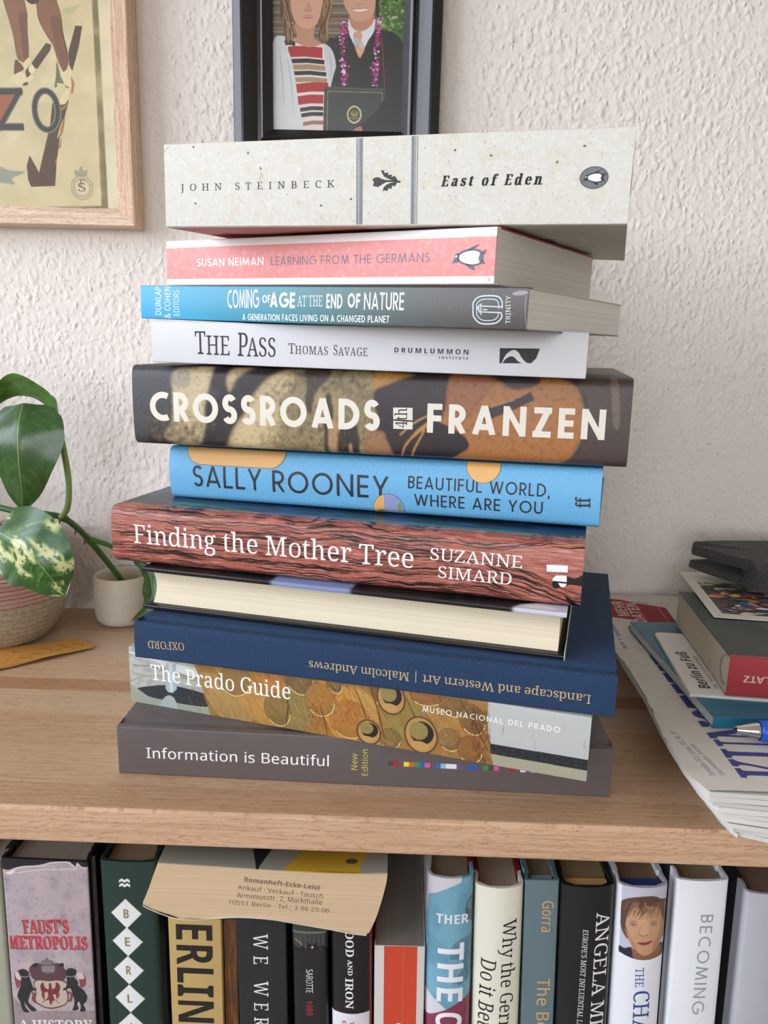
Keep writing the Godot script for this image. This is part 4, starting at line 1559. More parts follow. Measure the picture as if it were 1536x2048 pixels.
	shape(bk, Cv.smooth(P([101.1,18.9,102.4,19.6,103.8,19.7,105.4,19,107.2,18.4,107.2,17.8,105.4,16.8,103.9,15.9,102.5,16,101.4,16.4,101.8,17.7]), true), ink, "thistle_emblem")
	put_on(bk, stroke([V([106.7,18.1]), V([110.1,18.1]), V([113.6,17.7])], 0.8), ink, "thistle_emblem")
	for s in [[112.5,18.2,111.1,20.1,109.6,19.7,109.8,20.7,108,20.5,108.2,21.5,106.4,21.4,106.1,22.4,104.8,22.6,105.3,21.4,106.2,20,108,19.1,110.3,18.3], [112.1,17.7,111.3,15.9,109.9,16.3,109.7,14.9,108.4,15.3,107.8,14.1,106.4,14.5,105.8,13.7,106.1,15.4,107.2,16.5,109,17.3]]:
		shape(bk, P(s), ink, "thistle_emblem")
	var c := V([193.8,17.7])
	shape(bk, disc(c, 5.6, 4.25, 40), paint("4d5154", 0.5), "oval_emblem", 1)
	shape(bk, disc(c, 5.25, 3.9, 40), paint("70757a", 0.5), "oval_emblem", 2)
	bird({"n": bk.n, "s": bk.s, "L": bk.L, "T": bk.T, "b": bk.b, "r": bk.r}, c, 8.6, paint("2b2d30", 0.5), paint("eeeeec", 0.5), 4)


# ---------------------------------------------------------------- the books standing below
func shelf_book(label: String, at: Vector3, lean: float, L: float, T: float, D: float, o: Dictionary, set_back := 0.0) -> Dictionary:
	return book(label, standing(at - Vector3(0, 0, set_back), lean), L, T, D, o, "books standing under the top board")


func shelf_books() -> void:
	var r := RandomNumberGenerator.new()
	r.seed = 40
	shelf_book("pale grey-green book at the far left, cut by the picture edge", Vector3(-0.2114,-0.0411,-0.3450), -0.01015, 0.2463, 0.0151, 0.16, {"spine": paint("a9a996", 0.6), "board": paint("2a2a28", 0.5), "pages": "cfc6b4"})
	shelf_mauve()
	shelf_diamonds()
	shelf_book("thin pinkish paperback in the gap beside the dark green book with diamonds", Vector3(-0.1149,-0.0895,-0.3450), -0.00984, 0.1980, 0.0027, 0.13, {"hard": false, "spine": paint("c8b4ae", 0.6), "board": paint("b9a39d", 0.6), "pages": "d8cfc4"}, 0.012)
	var gold := paint("c3a568", 0.5)
	var bk := shelf_book("gold-spined paperback with tall black capitals reading down the spine", Vector3(-0.1119,-0.0659,-0.3450), -0.00000, 0.2216, 0.0273, 0.155, {"hard": false, "spine": gold, "board": paint("3a2a18", 0.5), "pages": "d9ceb6"})
	txt(bk, "BERLIN", "ab", paint("1d1a16", 0.5), [-6.3,4,67.6,3.6,-7.4,23])
	var cv := Cv.new(190, 8, 3.0, Color("5a3a1e"))
	cv.grain("8a5a2a", 0.4, 0.8, 0.8, 5, 0.05, 0.6)
	shelf_book("narrow brown book with a wood-coloured spine beside the gold one", Vector3(-0.0842,-0.0663,-0.3450), -0.00000, 0.2212, 0.0072, 0.14, {"hard": false, "spine": printed(cv.tex(), 0.6), "board": paint("4a2f1a", 0.6), "pages": "c9b896"}, 0.003)
	var black := paint("26282c", 0.42)
	bk = shelf_book("charcoal book with widely spaced thin white capitals", Vector3(-0.0769,-0.0673,-0.3450), 0.01293, 0.2204, 0.0256, 0.15, {"hard": false, "spine": black, "board": black, "pages": "d9d2c4", "r": 0.001})
	txt(bk, "WE WERE", "s", paint("f2f1ee", 0.5), [10.4,8.6,76,7.8,10,16.1], 0.42)
	shelf_dark_photo()
	shelf_black_white()
	shelf_orange()
	shelf_blue_art()
	var cream := paint("e8e6d2", 0.45)
	bk = shelf_book("cream jacketed hardcover with two lines of black serif lettering and dark red boards", Vector3(0.0439,-0.0435,-0.3450), 0.02805, 0.2442, 0.0241, 0.145, {"spine": cream, "board": paint("7a1f28", 0.5), "under": paint("7a1f28", 0.5), "b": 0.0035, "r": 0.002, "pages": "b9a790"})
	var ink := paint("1f1e1c", 0.5)
	txt(bk, "Why the Germans", "s", ink, [18.1,14.1,103.9,13.1,18.1,21.3])
	txt(bk, "Do it Better", "s", ink, [41.1,3.6,96.5,2.2,41.2,11.6], 0.0, 0.12)
	var teal := paint("64797f", 0.6)
	bk = shelf_book("grey-teal cloth hardcover with bronze lettering and square boards", Vector3(0.0686,-0.0405,-0.3450), 0.03447, 0.2472, 0.0170, 0.15, {"spine": teal, "board": teal, "groove": 0.0014, "r": 0.001, "pages": "8f7f68", "band": "8fa3a8"})
	var bronze := paint("d9ab72", 0.5)
	txt(bk, "Gorra", "a", bronze, [12,8.9,29.8,8.9,12,14.6])
	txt(bk, "The Bells", "a", bronze, [57.4,7.7,99.4,8.2,57.3,14.6])
	black = paint("1d1f21", 0.3)
	bk = shelf_book("black jacketed hardcover with two lines of white serif capitals", Vector3(0.0863,-0.0416,-0.3450), 0.03706, 0.2462, 0.0269, 0.155, {"spine": black, "board": black, "b": 0.003, "r": 0.002, "pages": "a08660", "band": "c9a466"})
	txt(bk, "ANGELA MERKEL", "s", paint("f3f2ee", 0.5), [14.6,17.8,115.9,16.9,14.7,24.9])
	txt(bk, "EUROPE'S MOST INFLUENTIAL LEADER", "s", paint("f3f2ee", 0.5), [24,11.4,91.8,10.3,24.1,14.1], 0.0, 0.1)
	shelf_portrait()
	var white := paint("eceef2", 0.3)
	bk = shelf_book("white jacketed hardcover with spaced grey-green capitals", Vector3(0.1436,-0.0366,-0.3450), 0.03320, 0.2512, 0.0256, 0.16, {"spine": white, "board": paint("dfe1e4", 0.35), "under": paint("2b3134", 0.35), "b": 0.0016, "r": 0.0016, "pages": "a8977c"})
	txt(bk, "BECOMING -", "f0.12", paint("98a3a2", 0.5), [19.1,12.5,87.1,11.9,19.4,18.8], 0.12)
	shelf_book("silver-grey hardcover at the far right with black sides", Vector3(0.1782,-0.0424,-0.3450), 0.02747, 0.2453, 0.0266, 0.16, {"spine": paint("b3b4bb", 0.4), "board": paint("1f2124", 0.4), "under": paint("24282b", 0.4), "b": 0.002, "pages": "8d7a66"})
	loose_paperback()


func shelf_mauve() -> void:
	var spec := [Vector3(-0.1958,-0.0391,-0.3450), -0.00960, 0.2480, 0.0445]
	var L: float = spec[2] * 1000
	var T: float = spec[3] * 1000
	var r := RandomNumberGenerator.new()
	r.seed = 6
	var cv := Cv.new(130, T, 5.6, Color("b9a9ae"))
	cv.grain("9a8c94", 0.45, 0.85, 0.5, 3, 0.05, 0.07)
	cv.grain("c8b8b4", 0.5, 0.85, 0.5, 19, 0.08, 0.06)
	cv.poly(P([80.6,-1.3,91.4,7.5,88.9,50.8,111.8,49.8,115,-3.6]), Color(0.42, 0.36, 0.34, 0.35))
	cv.grain("6d625f", 0.6, 0.95, 0.4, 29, 0.3, 0.3)
	# black cloth shows above the torn upper edge of the jacket
	cv.blob(P([-2.5,-2,4.8,-2.5,6.5,2,6.4,4.3,4.7,8.5,3.1,18.7,1.2,25.3,0.2,34.5,1.7,36.2,3.7,38.4,0.5,39,3,40.7,3,44.8,2.6,48,-7.6,48.5,-6.4,22.9]), "1a191b")
	cv.line(Cv.smooth(P([8.9,1.9,6.9,6.1,4.6,10.4,3.3,21.5,1.5,25.3,0.8,33.5,2.7,37.1,4.2,38.3,1.2,39,3.3,41.1,3.4,44.6]), false), 0.8, "d9cfca")
	cv.line(Cv.smooth(P([8.5,6.5,7.1,12.9,5.6,21.3,5.2,26.8,4.5,37.9]), false), 0.4, "e6dcd6")
	cv.line(P([3.5,21.9,5.3,22,2.7,26.5,4.9,26.5,2,31.2,4.7,30.9]), 0.25, "cfc4c2")
	cv.blob(P([8.6,2.4,6.4,6.1,7.4,6.7,9.3,4.6]), "e8e2d8")
	for k in 14:
		cv.ell(Vector2(r.randf_range(8, 40), r.randf() * T), 0.4, 0.3, Color(0.4, 0.36, 0.4, 0.25))
	# arms: a shield with a red eagle between two standing bears, a crown above
	cv.blob(P([64.4,10.7,61.4,14.3,62.2,19.9,60.8,25.6,63.9,29.2,67.7,29.9,71.7,26.9,71.9,13.6,68.3,10.9]), "5d3f46")
	cv.blob(P([63.3,11.8,61.4,14.3,63,15.1,64.2,13.6]), "2a2426")
	cv.blob(P([61.8,26,60.6,28.5,62.8,28.8,62.9,26.9]), "2a2426")
	cv.blob(P([62.9,17,61.7,20.4,62.5,24.1,66.4,23.6,67.7,20,66.5,17]), "6d6262")
	for k in 7:
		var x := 475.0 + k * 20
		var a := V([63.2,17.7])
		var b := V([62.8,23.8])
		var c := V([66.7,17.9])
		var d := V([66.4,23.1])
		cv.line(PackedVector2Array([a.lerp(b, k / 6.0), c.lerp(d, k / 6.0)]), 0.45, "b0a59e")
	cv.blob(P([60.2,16.9,59,19.1,57.3,20.1,58.9,21.2,59.8,23.7,61.7,22.7,62,18]), "7d7072")
	cv.blob(P([73.8,12.1,71.3,14.6,71.6,20.3,70.7,26,72.7,30.2,76.1,29.5,81.1,30.5,86.2,28.9,88.7,24,89.5,20.1,88.6,16.4,85.4,12.3,79.8,12.8]), "5a4038")
	cv.blob(P([74.2,12.6,72.1,14.8,72.3,20.2,71.5,25.7,73.3,29.6,76.4,28.9,81.1,29.8,85.7,28.5,88,23.8,88.7,20.2,87.9,16.6,84.8,12.9,79.7,13.4]), "c4b3a0")
	var eagle := "7a3038"
	cv.blob(P([73.8,20.4,73.3,21.2,74.3,21.6,78.2,22,82.7,22,86.7,21,86.4,20.3,83.4,19.8,78.9,19.5,76.1,20.2]), eagle)
	cv.blob(P([78.3,19.8,79.5,17.8,78.5,16.1,75.2,15.8,73.1,17.3,76.2,18.1,77.2,19.4]), eagle)
	cv.blob(P([77.7,21.8,75.8,23.6,72.9,24.2,73.5,25.6,76.2,26.2,79.1,25,80.4,22.5]), eagle)
	cv.blob(P([81.7,19.7,84.5,18.5,83.3,20.5,84.6,22.4,81.6,22.3]), eagle)
	for k in 6:
		cv.line(PackedVector2Array([V([76.2,17.1]) + Vector2(k * 0.9, -0.2 * k), V([80.7,16.3]) + Vector2(k * 0.6 + 0.6, 1.2)]), 0.4, eagle)
		cv.line(PackedVector2Array([V([75.7,24.8]) + Vector2(k * 0.9, 0.2 * k), V([80.2,24.9]) + Vector2(k * 0.6, -1.0)]), 0.4, eagle)
	cv.line(P([86.1,16,81.6,20.7,85.5,25.2]), 0.35, "5a4038")
	for s in [[69.2,2.5,68,3.8,69.1,5.4,72.4,6,76.9,4.4,77,3.2,72.5,2.4], [66.3,35.7,66.6,39,70.5,40.1,74.1,39.6,75.1,37.1,70.6,36.5]]:
		cv.blob(P(s), "8a4a50")
	for s in [[68.9,2.8,67.7,4.3,69.1,5.6,72.4,5.7,71.7,3.6], [66.3,35.7,66.1,38.3,69.4,39.3,70.1,36.9,69,35.6]]:
		cv.blob(P(s), "d2c4ba")
	var bear := "282a2e"
	for s in [[66.6,4.6,65.4,7.6,67.2,10,70,10.3,73.8,11.1,77.1,12.1,76.9,13.5,78.1,13.2,79.4,10.7,82.3,9.6,86.2,8.9,90.2,12.6,91.4,12.1,91.3,9.9,87.4,7.3,85.8,6.7,89.1,7,91.9,8.8,92.6,7.5,91.5,5.5,85.9,4.3,82.6,3.2,79.2,4,75.8,5.2,71.3,5.8,68.5,5], [64.7,30.1,63.5,32.5,64.6,35.3,67.4,34.9,69.1,34.1,71.8,35.9,74,35.8,76.7,38.5,80.5,40.3,83.9,39.6,85.7,38.1,89,39.1,90.3,37.8,90,36.1,86.9,36.6,84.1,35.8,85.8,34.7,88.6,35.3,89.8,33.5,89.4,31.9,87.7,32.7,83.6,33.4,79.8,32.6,76,31.4,77.5,28.2,76.4,27.9,74.9,29.8,69.9,30,66.6,29.7]]:
		cv.blob(P(s), bear)
	for s in [[70.2,5.6,70.5,8.4,69.7,9.9], [68.6,29.6,69,32.2,68,34.6]]:
		cv.line(P(s), 0.5, "a89a90")
	for s in [[80,10.9,81,12,83.9,11.4,86,12.7], [78.3,30.3,79.9,32.1,82.7,31.6,84.4,30.5]]:
		cv.line(Cv.smooth(P(s), false), 1.4, "7a4a4c")
	cv.poly(PackedVector2Array([Vector2(-1, -1), Vector2(140, -1), Vector2(140, 0.4), Vector2(-1, 0.4)]), "161617")
	cv.poly(PackedVector2Array([Vector2(-1, T - 0.4), Vector2(140, T - 0.4), Vector2(140, T + 1), Vector2(-1, T + 1)]), "161617")
	var sp := printed(cv.tex(), 0.55)
	var m := sp
	m.uv1_scale = Vector3(L / 130.0, 1, 1)
	var bk := shelf_book("very thick book with a mauve, torn dust jacket and a coat of arms", spec[0], spec[1], spec[2], spec[3], 0.165, {"spine": m, "board": paint("161617", 0.3), "under": paint("161617", 0.3), "r": 0.0014, "pages": "b9b0a2", "groove": 0.001})
	for k in 2:
		var off := Vector2(0.45, -0.4) * (1 - k)
		for s in [["FAUST'S", [43.5,9.2,42.1,33,35.4,9.1]], ["METROPOLIS", [53.2,1,51.4,42.3,45.4,0.9]]]:
			var t := lay_text(s[0], "sb", s[1])
			for i in t.size():
				t[i] += off
			put_on(bk, t, paint(["4a3238", "d9484c"][k], 0.5), "lettering", 1 + k)
	txt(bk, "A HISTORY", "sb", paint("f1eeea", 0.5), [103.6,2.9,101.3,42.5,97.5,3.2])


func shelf_diamonds() -> void:
	var g := paint("223a36", 0.35)
	var bk := shelf_book("dark green jacketed hardcover with white diamonds holding single letters", Vector3(-0.1457,-0.0379,-0.3450), 0.00051, 0.2497, 0.0285, 0.15, {"spine": g, "board": paint("1d302d", 0.35), "b": 0.0012, "r": 0.0022, "pages": "b09674"})
	var white := paint("e8ebea", 0.5)
	var rim := paint("a8a37a", 0.5)
	var ink := paint("8f8250", 0.5)
	var at := [[29.8,12.9], [46.5,12.8], [63.7,12.6], [81.1,12.5], [98.7,12.5], [116.6,12.4]]
	var h := V([38.3,12.5]).x - V([29.8,12.9]).x
	for k in 6:
		var c := Vector2(at[k][0], at[k][1])
		for j in 2:
			var e := 0.4 if j == 0 else 0.0
			shape(bk, PackedVector2Array([c + Vector2(-h - e, 0), c + Vector2(0, h * 0.9 + e), c + Vector2(h + e, 0), c + Vector2(0, -h * 0.9 - e)]), rim if j == 0 else white, "diamond", 1 + j)
		var ch: String = "BERLIN"[k]
		var w := 1.35 if ch != "I" else 0.35
		txt(bk, ch, "ab" if ch == "I" else "ab", ink, [c.x + 2.6, c.y - w, c.x + 2.6, c.y + w, c.x - 2.6, c.y - w], 0.0, 0.0, 3)
	for j in 2:
		var y := 0.0 if j == 0 else 9.0
		var q := P([11.9,10,10.5,10.1,9.4,11.5,10.3,12.9,9.3,14.3,10.3,15.7,11.8,15.6,10.9,14.3,11.9,12.8,11,11.5])
		for i in q.size():
			q[i].x += (V([14.4,12.6]).x - V([11.8,12.7]).x) * j
		shape(bk, q, white, "emblem")


func shelf_dark_photo() -> void:
	var spec := [Vector3(-0.0484,-0.0688,-0.3450), 0.01906, 0.2188, 0.0182]
	var L: float = spec[2] * 1000
	var T: float = spec[3] * 1000
	var r := RandomNumberGenerator.new()
	r.seed = 9
	var cv := Cv.new(L, T, 3.4, Color("232326"))
	var x1 := V([17.1,4]).x
	cv.poly(PackedVector2Array([Vector2(0, 0), Vector2(x1, 0), Vector2(x1, T), Vector2(0, T)]), "3a3d3a")
	cv.grain("232326", 0.3, 0.7, 0.0, 2, 0.1, 0.1)
	var top := V([6.4,4.2]).x
	cv.line(PackedVector2Array([Vector2(top, 0), Vector2(top, T)]), 1.2, "6d7a70")
	for k in 9:
		cv.line(PackedVector2Array([Vector2(top + 1.5, T * k / 8.0), Vector2(x1 - 1.2, T * k / 8.0)]), 0.6, "55594f")
	for k in 26:
		cv.ell(Vector2(x1 - r.randf() * 2.0, r.randf() * T), 0.8, 0.9, "191a1c")
	for s in [[14.6,9], [14.4,12.1]]:
		cv.ell(Vector2(s[0], s[1]), 2.0, 1.1, "141416")
	cv.ell(V([15.1,10.5]), 0.7, 0.6, "f2c9a0")
	for k in 7:
		cv.ell(V([10.5,1.8]).lerp(V([13.5,5.1]), k / 6.0), 0.3, 0.3, "e8a080")
	var bk := shelf_book("black book with a night photograph at the top of its spine", spec[0], spec[1], spec[2], spec[3], 0.15, {"spine": printed(cv.tex(), 0.35), "board": paint("1f1f22", 0.4), "r": 0.002, "b": 0.001, "pages": "d0c8b8"})
	txt(bk, "SAROTTE", "a", paint("ecebe8", 0.5), [28.3,7,42.5,6.9,28.3,10.5])
	txt(bk, "1989", "a", paint("c03a40", 0.5), [47.6,6.7,56.4,6.8,47.5,10.1])


func shelf_black_white() -> void:
	var spec := [Vector3(-0.0283,-0.0711,-0.3450), 0.01842, 0.2165, 0.0210]
	var L: float = spec[2] * 1000
	var T: float = spec[3] * 1000
	var cv := Cv.new(L, T, 3.0, Color("1d1d1f"))
	var x1 := V([50.3,9.6]).x
	cv.poly(PackedVector2Array([Vector2(x1, -1), Vector2(L + 1, -1), Vector2(L + 1, T + 1), Vector2(x1, T + 1)]), "e6e4e8")
	cv.poly(PackedVector2Array([Vector2(-1, T - 1.2), Vector2(L + 1, T - 1.2), Vector2(L + 1, T + 1), Vector2(-1, T + 1)]), "8f2428")
	var bk := shelf_book("hardcover black above and white below with bold white capitals and a red edge", spec[0], spec[1], spec[2], spec[3], 0.15, {"spine": printed(cv.tex(), 0.25), "board": paint("8f2428", 0.35), "under": paint("1d1d1f", 0.35), "b": 0.003, "r": 0.002, "pages": "d0c8b8"})
	var w := paint("f2f0ee", 0.5)
	txt(bk, "BLOOD", "sb", w, [-8.5,7.5,15.7,7.7,-8.5,11.6])
	txt(bk, "AND", "sb", w, [17.5,8.6,26.9,8.7,17.3,11])
	txt(bk, "IRON", "sb", w, [28.7,7.4,47.2,7.5,28.6,11.4])
	txt(bk, "THE RISE", "sb", paint("a8383c", 0.5), [55,9.7,77.7,9.9,54.9,11.9])
	txt(bk, "GERMAN", "sb", paint("a8383c", 0.5), [55.1,5.6,76.3,5.7,55.1,7.8])


func shelf_orange() -> void:
	var w := paint("ddd6d0", 0.45)
	var bk := shelf_book("short orange-red paperback with white margins, its grey page tops showing", Vector3(-0.0059,-0.0819,-0.3450), 0.01574, 0.2057, 0.0260, 0.125, {"hard": false, "spine": w, "board": w, "under": paint("c8402a", 0.45), "pages": "9b938a"})
	var L: float = bk.L * 1000
	var a := V([0.5,5]).y
	var b := V([-0.1,22]).y
	shape(bk, PackedVector2Array([Vector2(0.1, a), Vector2(L, a), Vector2(L, b), Vector2(0.1, b)]), "d2492d", "colour_panel")
	var q := []
	for k in 40:
		q.append(Vector2(0.5 + k * 3.0, V([2.3,14.9]).y + sin(k * 1.3) * 0.25))
	put_on(bk, stroke(q, 0.18), paint("e07a58", 0.6), "crease", 2)
	txt(bk, "I", "sb", paint("f0ebe6", 0.5), [50.8,11.9,50.7,14.3,47.1,11.8], 0.0, 0.0, 2)


func shelf_blue_art() -> void:
	var spec := [Vector3(0.0196,-0.0392,-0.3450), 0.02186, 0.2485, 0.0236]
	var L: float = spec[2] * 1000
	var T: float = spec[3] * 1000
	var r := RandomNumberGenerator.new()
	r.seed = 3
	var cv := Cv.new(L, T, 4.0, Color("79aec4"))
	cv.grain("5b93ac", 0.4, 0.8, 0.6, 4, 0.05, 0.05)
	cv.poly(P([-5.9,-2.6,-6.4,18.1,2.5,17,5.6,10.5,10.9,1.2,22.4,0.3,22.5,-2.3]), "d9d6dc")
	cv.blob(P([11.3,21.8,15.2,19.9,20.5,19.4,24.9,21.5,27.9,25.5,11.3,25.7]), "4a6470")
	cv.blob(P([38.2,13.9,34.1,21.7,40.2,24.6,55.9,23.6,62.3,18.4,60.1,14.3,52.8,19.5,47.4,17.4,46.7,12]), Color(0.35, 0.5, 0.58, 0.75))
	for k in 40:
		var p := V([48.2,19.1]) + Vector2(r.randfn(0, 9), r.randfn(0, 2))
		cv.line(Cv.smooth(PackedVector2Array([p, p + Vector2(2, 1.2), p + Vector2(5, 0.4)]), false), 0.2, Color(0.2, 0.32, 0.4, 0.5))
	for k in 30:
		var p := V([16.6,21.6]) + Vector2(r.randfn(0, 4), r.randfn(0, 0.8))
		cv.ell(p, 0.5, 0.25, Color(0.75, 0.82, 0.85, 0.5), r.randf() * 3)
	cv.poly(P([65.9,-1.4,69.4,2.4,77.6,11.1,84,-1.5]), "d6d4da")
	cv.poly(P([84,-1.5,77.2,11.1,66,27.9,112.4,29.2,113.2,-1.1]), "8a3c58")
	var bk := shelf_book("light blue art-jacketed hardcover with bold white capitals and a maroon lower part", spec[0], spec[1], spec[2], spec[3], 0.15, {"spine": printed(cv.tex(), 0.3), "board": paint("7a1f28", 0.5), "under": paint("d0ced4", 0.4), "b": 0.003, "r": 0.0035, "pages": "a4937a"})
	var w := paint("eff0f2", 0.5)
	txt(bk, "THER", "ab", w, [26,4.7,26.3,21.2,20.6,4.3])
	txt(bk, "THE", "ab", w, [37.3,5.9,72.6,5.7,37.3,19.2])
	txt(bk, "O", "ab", w, [79.1,5.4,90,5.4,79.1,19])


func shelf_portrait() -> void:
	var spec := [Vector3(0.1146,-0.0405,-0.3450), 0.03358, 0.2473, 0.0250]
	var T: float = spec[3] * 1000
	var r := RandomNumberGenerator.new()
	r.seed = 14
	var cv := Cv.new(46, T, 9.0, Color("eceef4"))
	# a printed portrait: short brown hair, dark collar
	cv.poly(P([-1,1.8,-1.2,25.5,39.5,25.2,41.7,14.2,38.4,2.2]), "c4c3d2")
	cv.blob(P([34.9,2,35.7,4.6,34.6,7.3,37.2,11.6,39.9,16.3,37.1,20.7,32.8,22.6,34.9,25.2,39.5,25.2,42.6,14.2,39,2.2]), "26283a")
	cv.blob(P([34.1,7.7,36.2,9.7,38.3,14,36.1,19.5,32.8,22.4,39.8,22.7,41.9,16.4,41.4,9.6,37.8,8.4]), "8a6448")
	cv.blob(P([9.7,2,7.7,3.5,6.1,6.5,5.1,10.6,4.7,15.3,5.4,18.5,7.1,21.1,7.9,23.9,11.6,25.3,17.1,25.8,25.9,25.1,29.8,23.5,26.5,21.2,15.8,17.1,16,7.1,29.3,6.6,27.4,3.9,22.6,2.3,16,1.9]), "5c4538")
	cv.blob(P([13.8,6.1,11.8,7.9,10.6,12.3,10.6,16.8,13.1,21,18.4,22.9,23.7,24,29,23.2,33.9,21.7,37.7,18.5,39.1,14.4,37.2,11.1,34,8.2,29.2,5.9,25.3,4.5,20,4.4,16.5,5.1]), "c79a76")
	cv.soften(5)
	cv.blob(P([15.8,21.6,18.4,23.2,23.8,24.3,29.6,23.3,34.2,21.5,37.2,19.4,34,18.5,29,20.7,23.8,21.8]), Color(0.62, 0.43, 0.3, 0.5))
	cv.blob(P([21.3,4.2,27.9,5.8,34,8.2,37,10.6,33.2,9.9,27.9,6.9]), Color(0.66, 0.45, 0.3, 0.45))
	cv.blob(P([18.6,10.5,17.7,13.9,21.2,15.8,26.5,15.5,27.1,12.3,22.6,10.3]), Color(0.86, 0.69, 0.55, 0.5))
	cv.soften(4)
	for k in 90:
		var t := r.randf()
		var p := V([8.7,4.5]).lerp(V([9.5,23.5]), t) + Vector2(r.randf_range(-1.5, 2.0), 0)
		var q := p + Vector2(r.randf_range(3, 8), r.randf_range(-2.2, 0.8) + (1.5 if t > 0.75 else -0.8))
		cv.line(Cv.smooth(PackedVector2Array([p, (p + q) / 2 + Vector2(0, 0.5), q]), false), 0.35, ["8a6248", "6a4c3a", "a87c58", "4c382e"][k % 4], true)
	for k in 26:
		var p := V([13.4,2.2]).lerp(V([26.6,4.1]), r.randf()) + Vector2(0, r.randf_range(-0.5, 1.2))
		cv.line(PackedVector2Array([p, p + Vector2(2.4, 0.4)]), 0.5, ["4c3a36", "63504a"][k % 2], true)
	for s in [[21.4,8.1], [21.2,18.2]]:
		var c := Vector2(s[0], s[1])
		cv.ell(c, 0.85, 1.75, Color(0.55, 0.38, 0.27, 0.55))
		cv.ell(c, 0.5, 1.4, "dedcd6")
		cv.ell(c, 0.55, 0.62, "6f8c9c")
		cv.ell(c, 0.28, 0.3, "1c2226")
		cv.ell(c + Vector2(-0.2, 0.2), 0.12, 0.12, "ffffff")
		cv.line(Cv.smooth(PackedVector2Array([c + Vector2(0.15, -1.6), c + Vector2(-0.55, -0.6), c + Vector2(-0.6, 0.5), c + Vector2(0.05, 1.6)]), false), 0.4, "3c2a22")
		cv.line(Cv.smooth(PackedVector2Array([c + Vector2(0.4, -1.4), c + Vector2(0.7, 0), c + Vector2(0.4, 1.4)]), false), 0.2, Color(0.4, 0.26, 0.2, 0.7))
		cv.line(Cv.smooth(PackedVector2Array([c + Vector2(-1.3, -2.0), c + Vector2(-1.9, -0.4), c + Vector2(-1.6, 1.8)]), false), 0.5, Color(0.46, 0.32, 0.22, 0.75), true)
	cv.line(Cv.smooth(P([21.2,11.5,24.4,11.2,26.8,11.4,27.5,12.8,27.5,13.9,27.2,15.1,26.5,15.5]), false), 0.3, Color(0.55, 0.36, 0.27, 0.55))
	cv.ell(V([27.3,12.4]), 0.25, 0.4, Color(0.35, 0.2, 0.16, 0.8))
	cv.ell(V([27,14.7]), 0.25, 0.4, Color(0.35, 0.2, 0.16, 0.8))
	cv.blob(P([31.6,10.5,31.1,13,31.3,14.4,30.9,15.8,30.6,18.3,32.1,16.8,32.9,14.5,32.7,12.5]), "8f3f48")
	cv.line(Cv.smooth(P([31.6,10.5,31.7,13.6,31.4,15.8,30.6,18.4]), false), 0.2, "5a2630")
	cv.poly(P([-0.9,-1.9,-1,1.8,39,2.1,45.5,1.4,45.5,-0.6]), "eceef4")
	var low := P([38,0.2,38.4,2.2,39.7,5.3,40.8,8.6,41.5,11.9,41.7,14.9,41.6,17.9,41.1,21,40.3,23.3,39.4,25.2,38.4,27.7,64.4,29.5,64.7,-0.7])
	cv.poly(low, "eceef4")
	var sp := printed(cv.tex(), 0.3)
	var L: float = spec[2]
	sp.uv1_scale = Vector3(L * 1000 / 46.0, 1, 1)
	var bk := shelf_book("white jacketed hardcover with a printed portrait of a short-haired woman on its spine", spec[0], spec[1], spec[2], spec[3], 0.155, {"spine": sp, "board": paint("e4e6ec", 0.35), "under": paint("e4e6ec", 0.35), "b": 0.0032, "r": 0.002, "pages": "8d7658", "band": "1f3f7a"})
	var blue := paint("2a4f8f", 0.5)
	txt(bk, "THE", "s", blue, [46.3,10.5,57.6,10.9,46.5,14.8])
	txt(bk, "CHANCELLOR", "s", blue, [60.2,10.5,144.9,12.2,60.6,18.9])


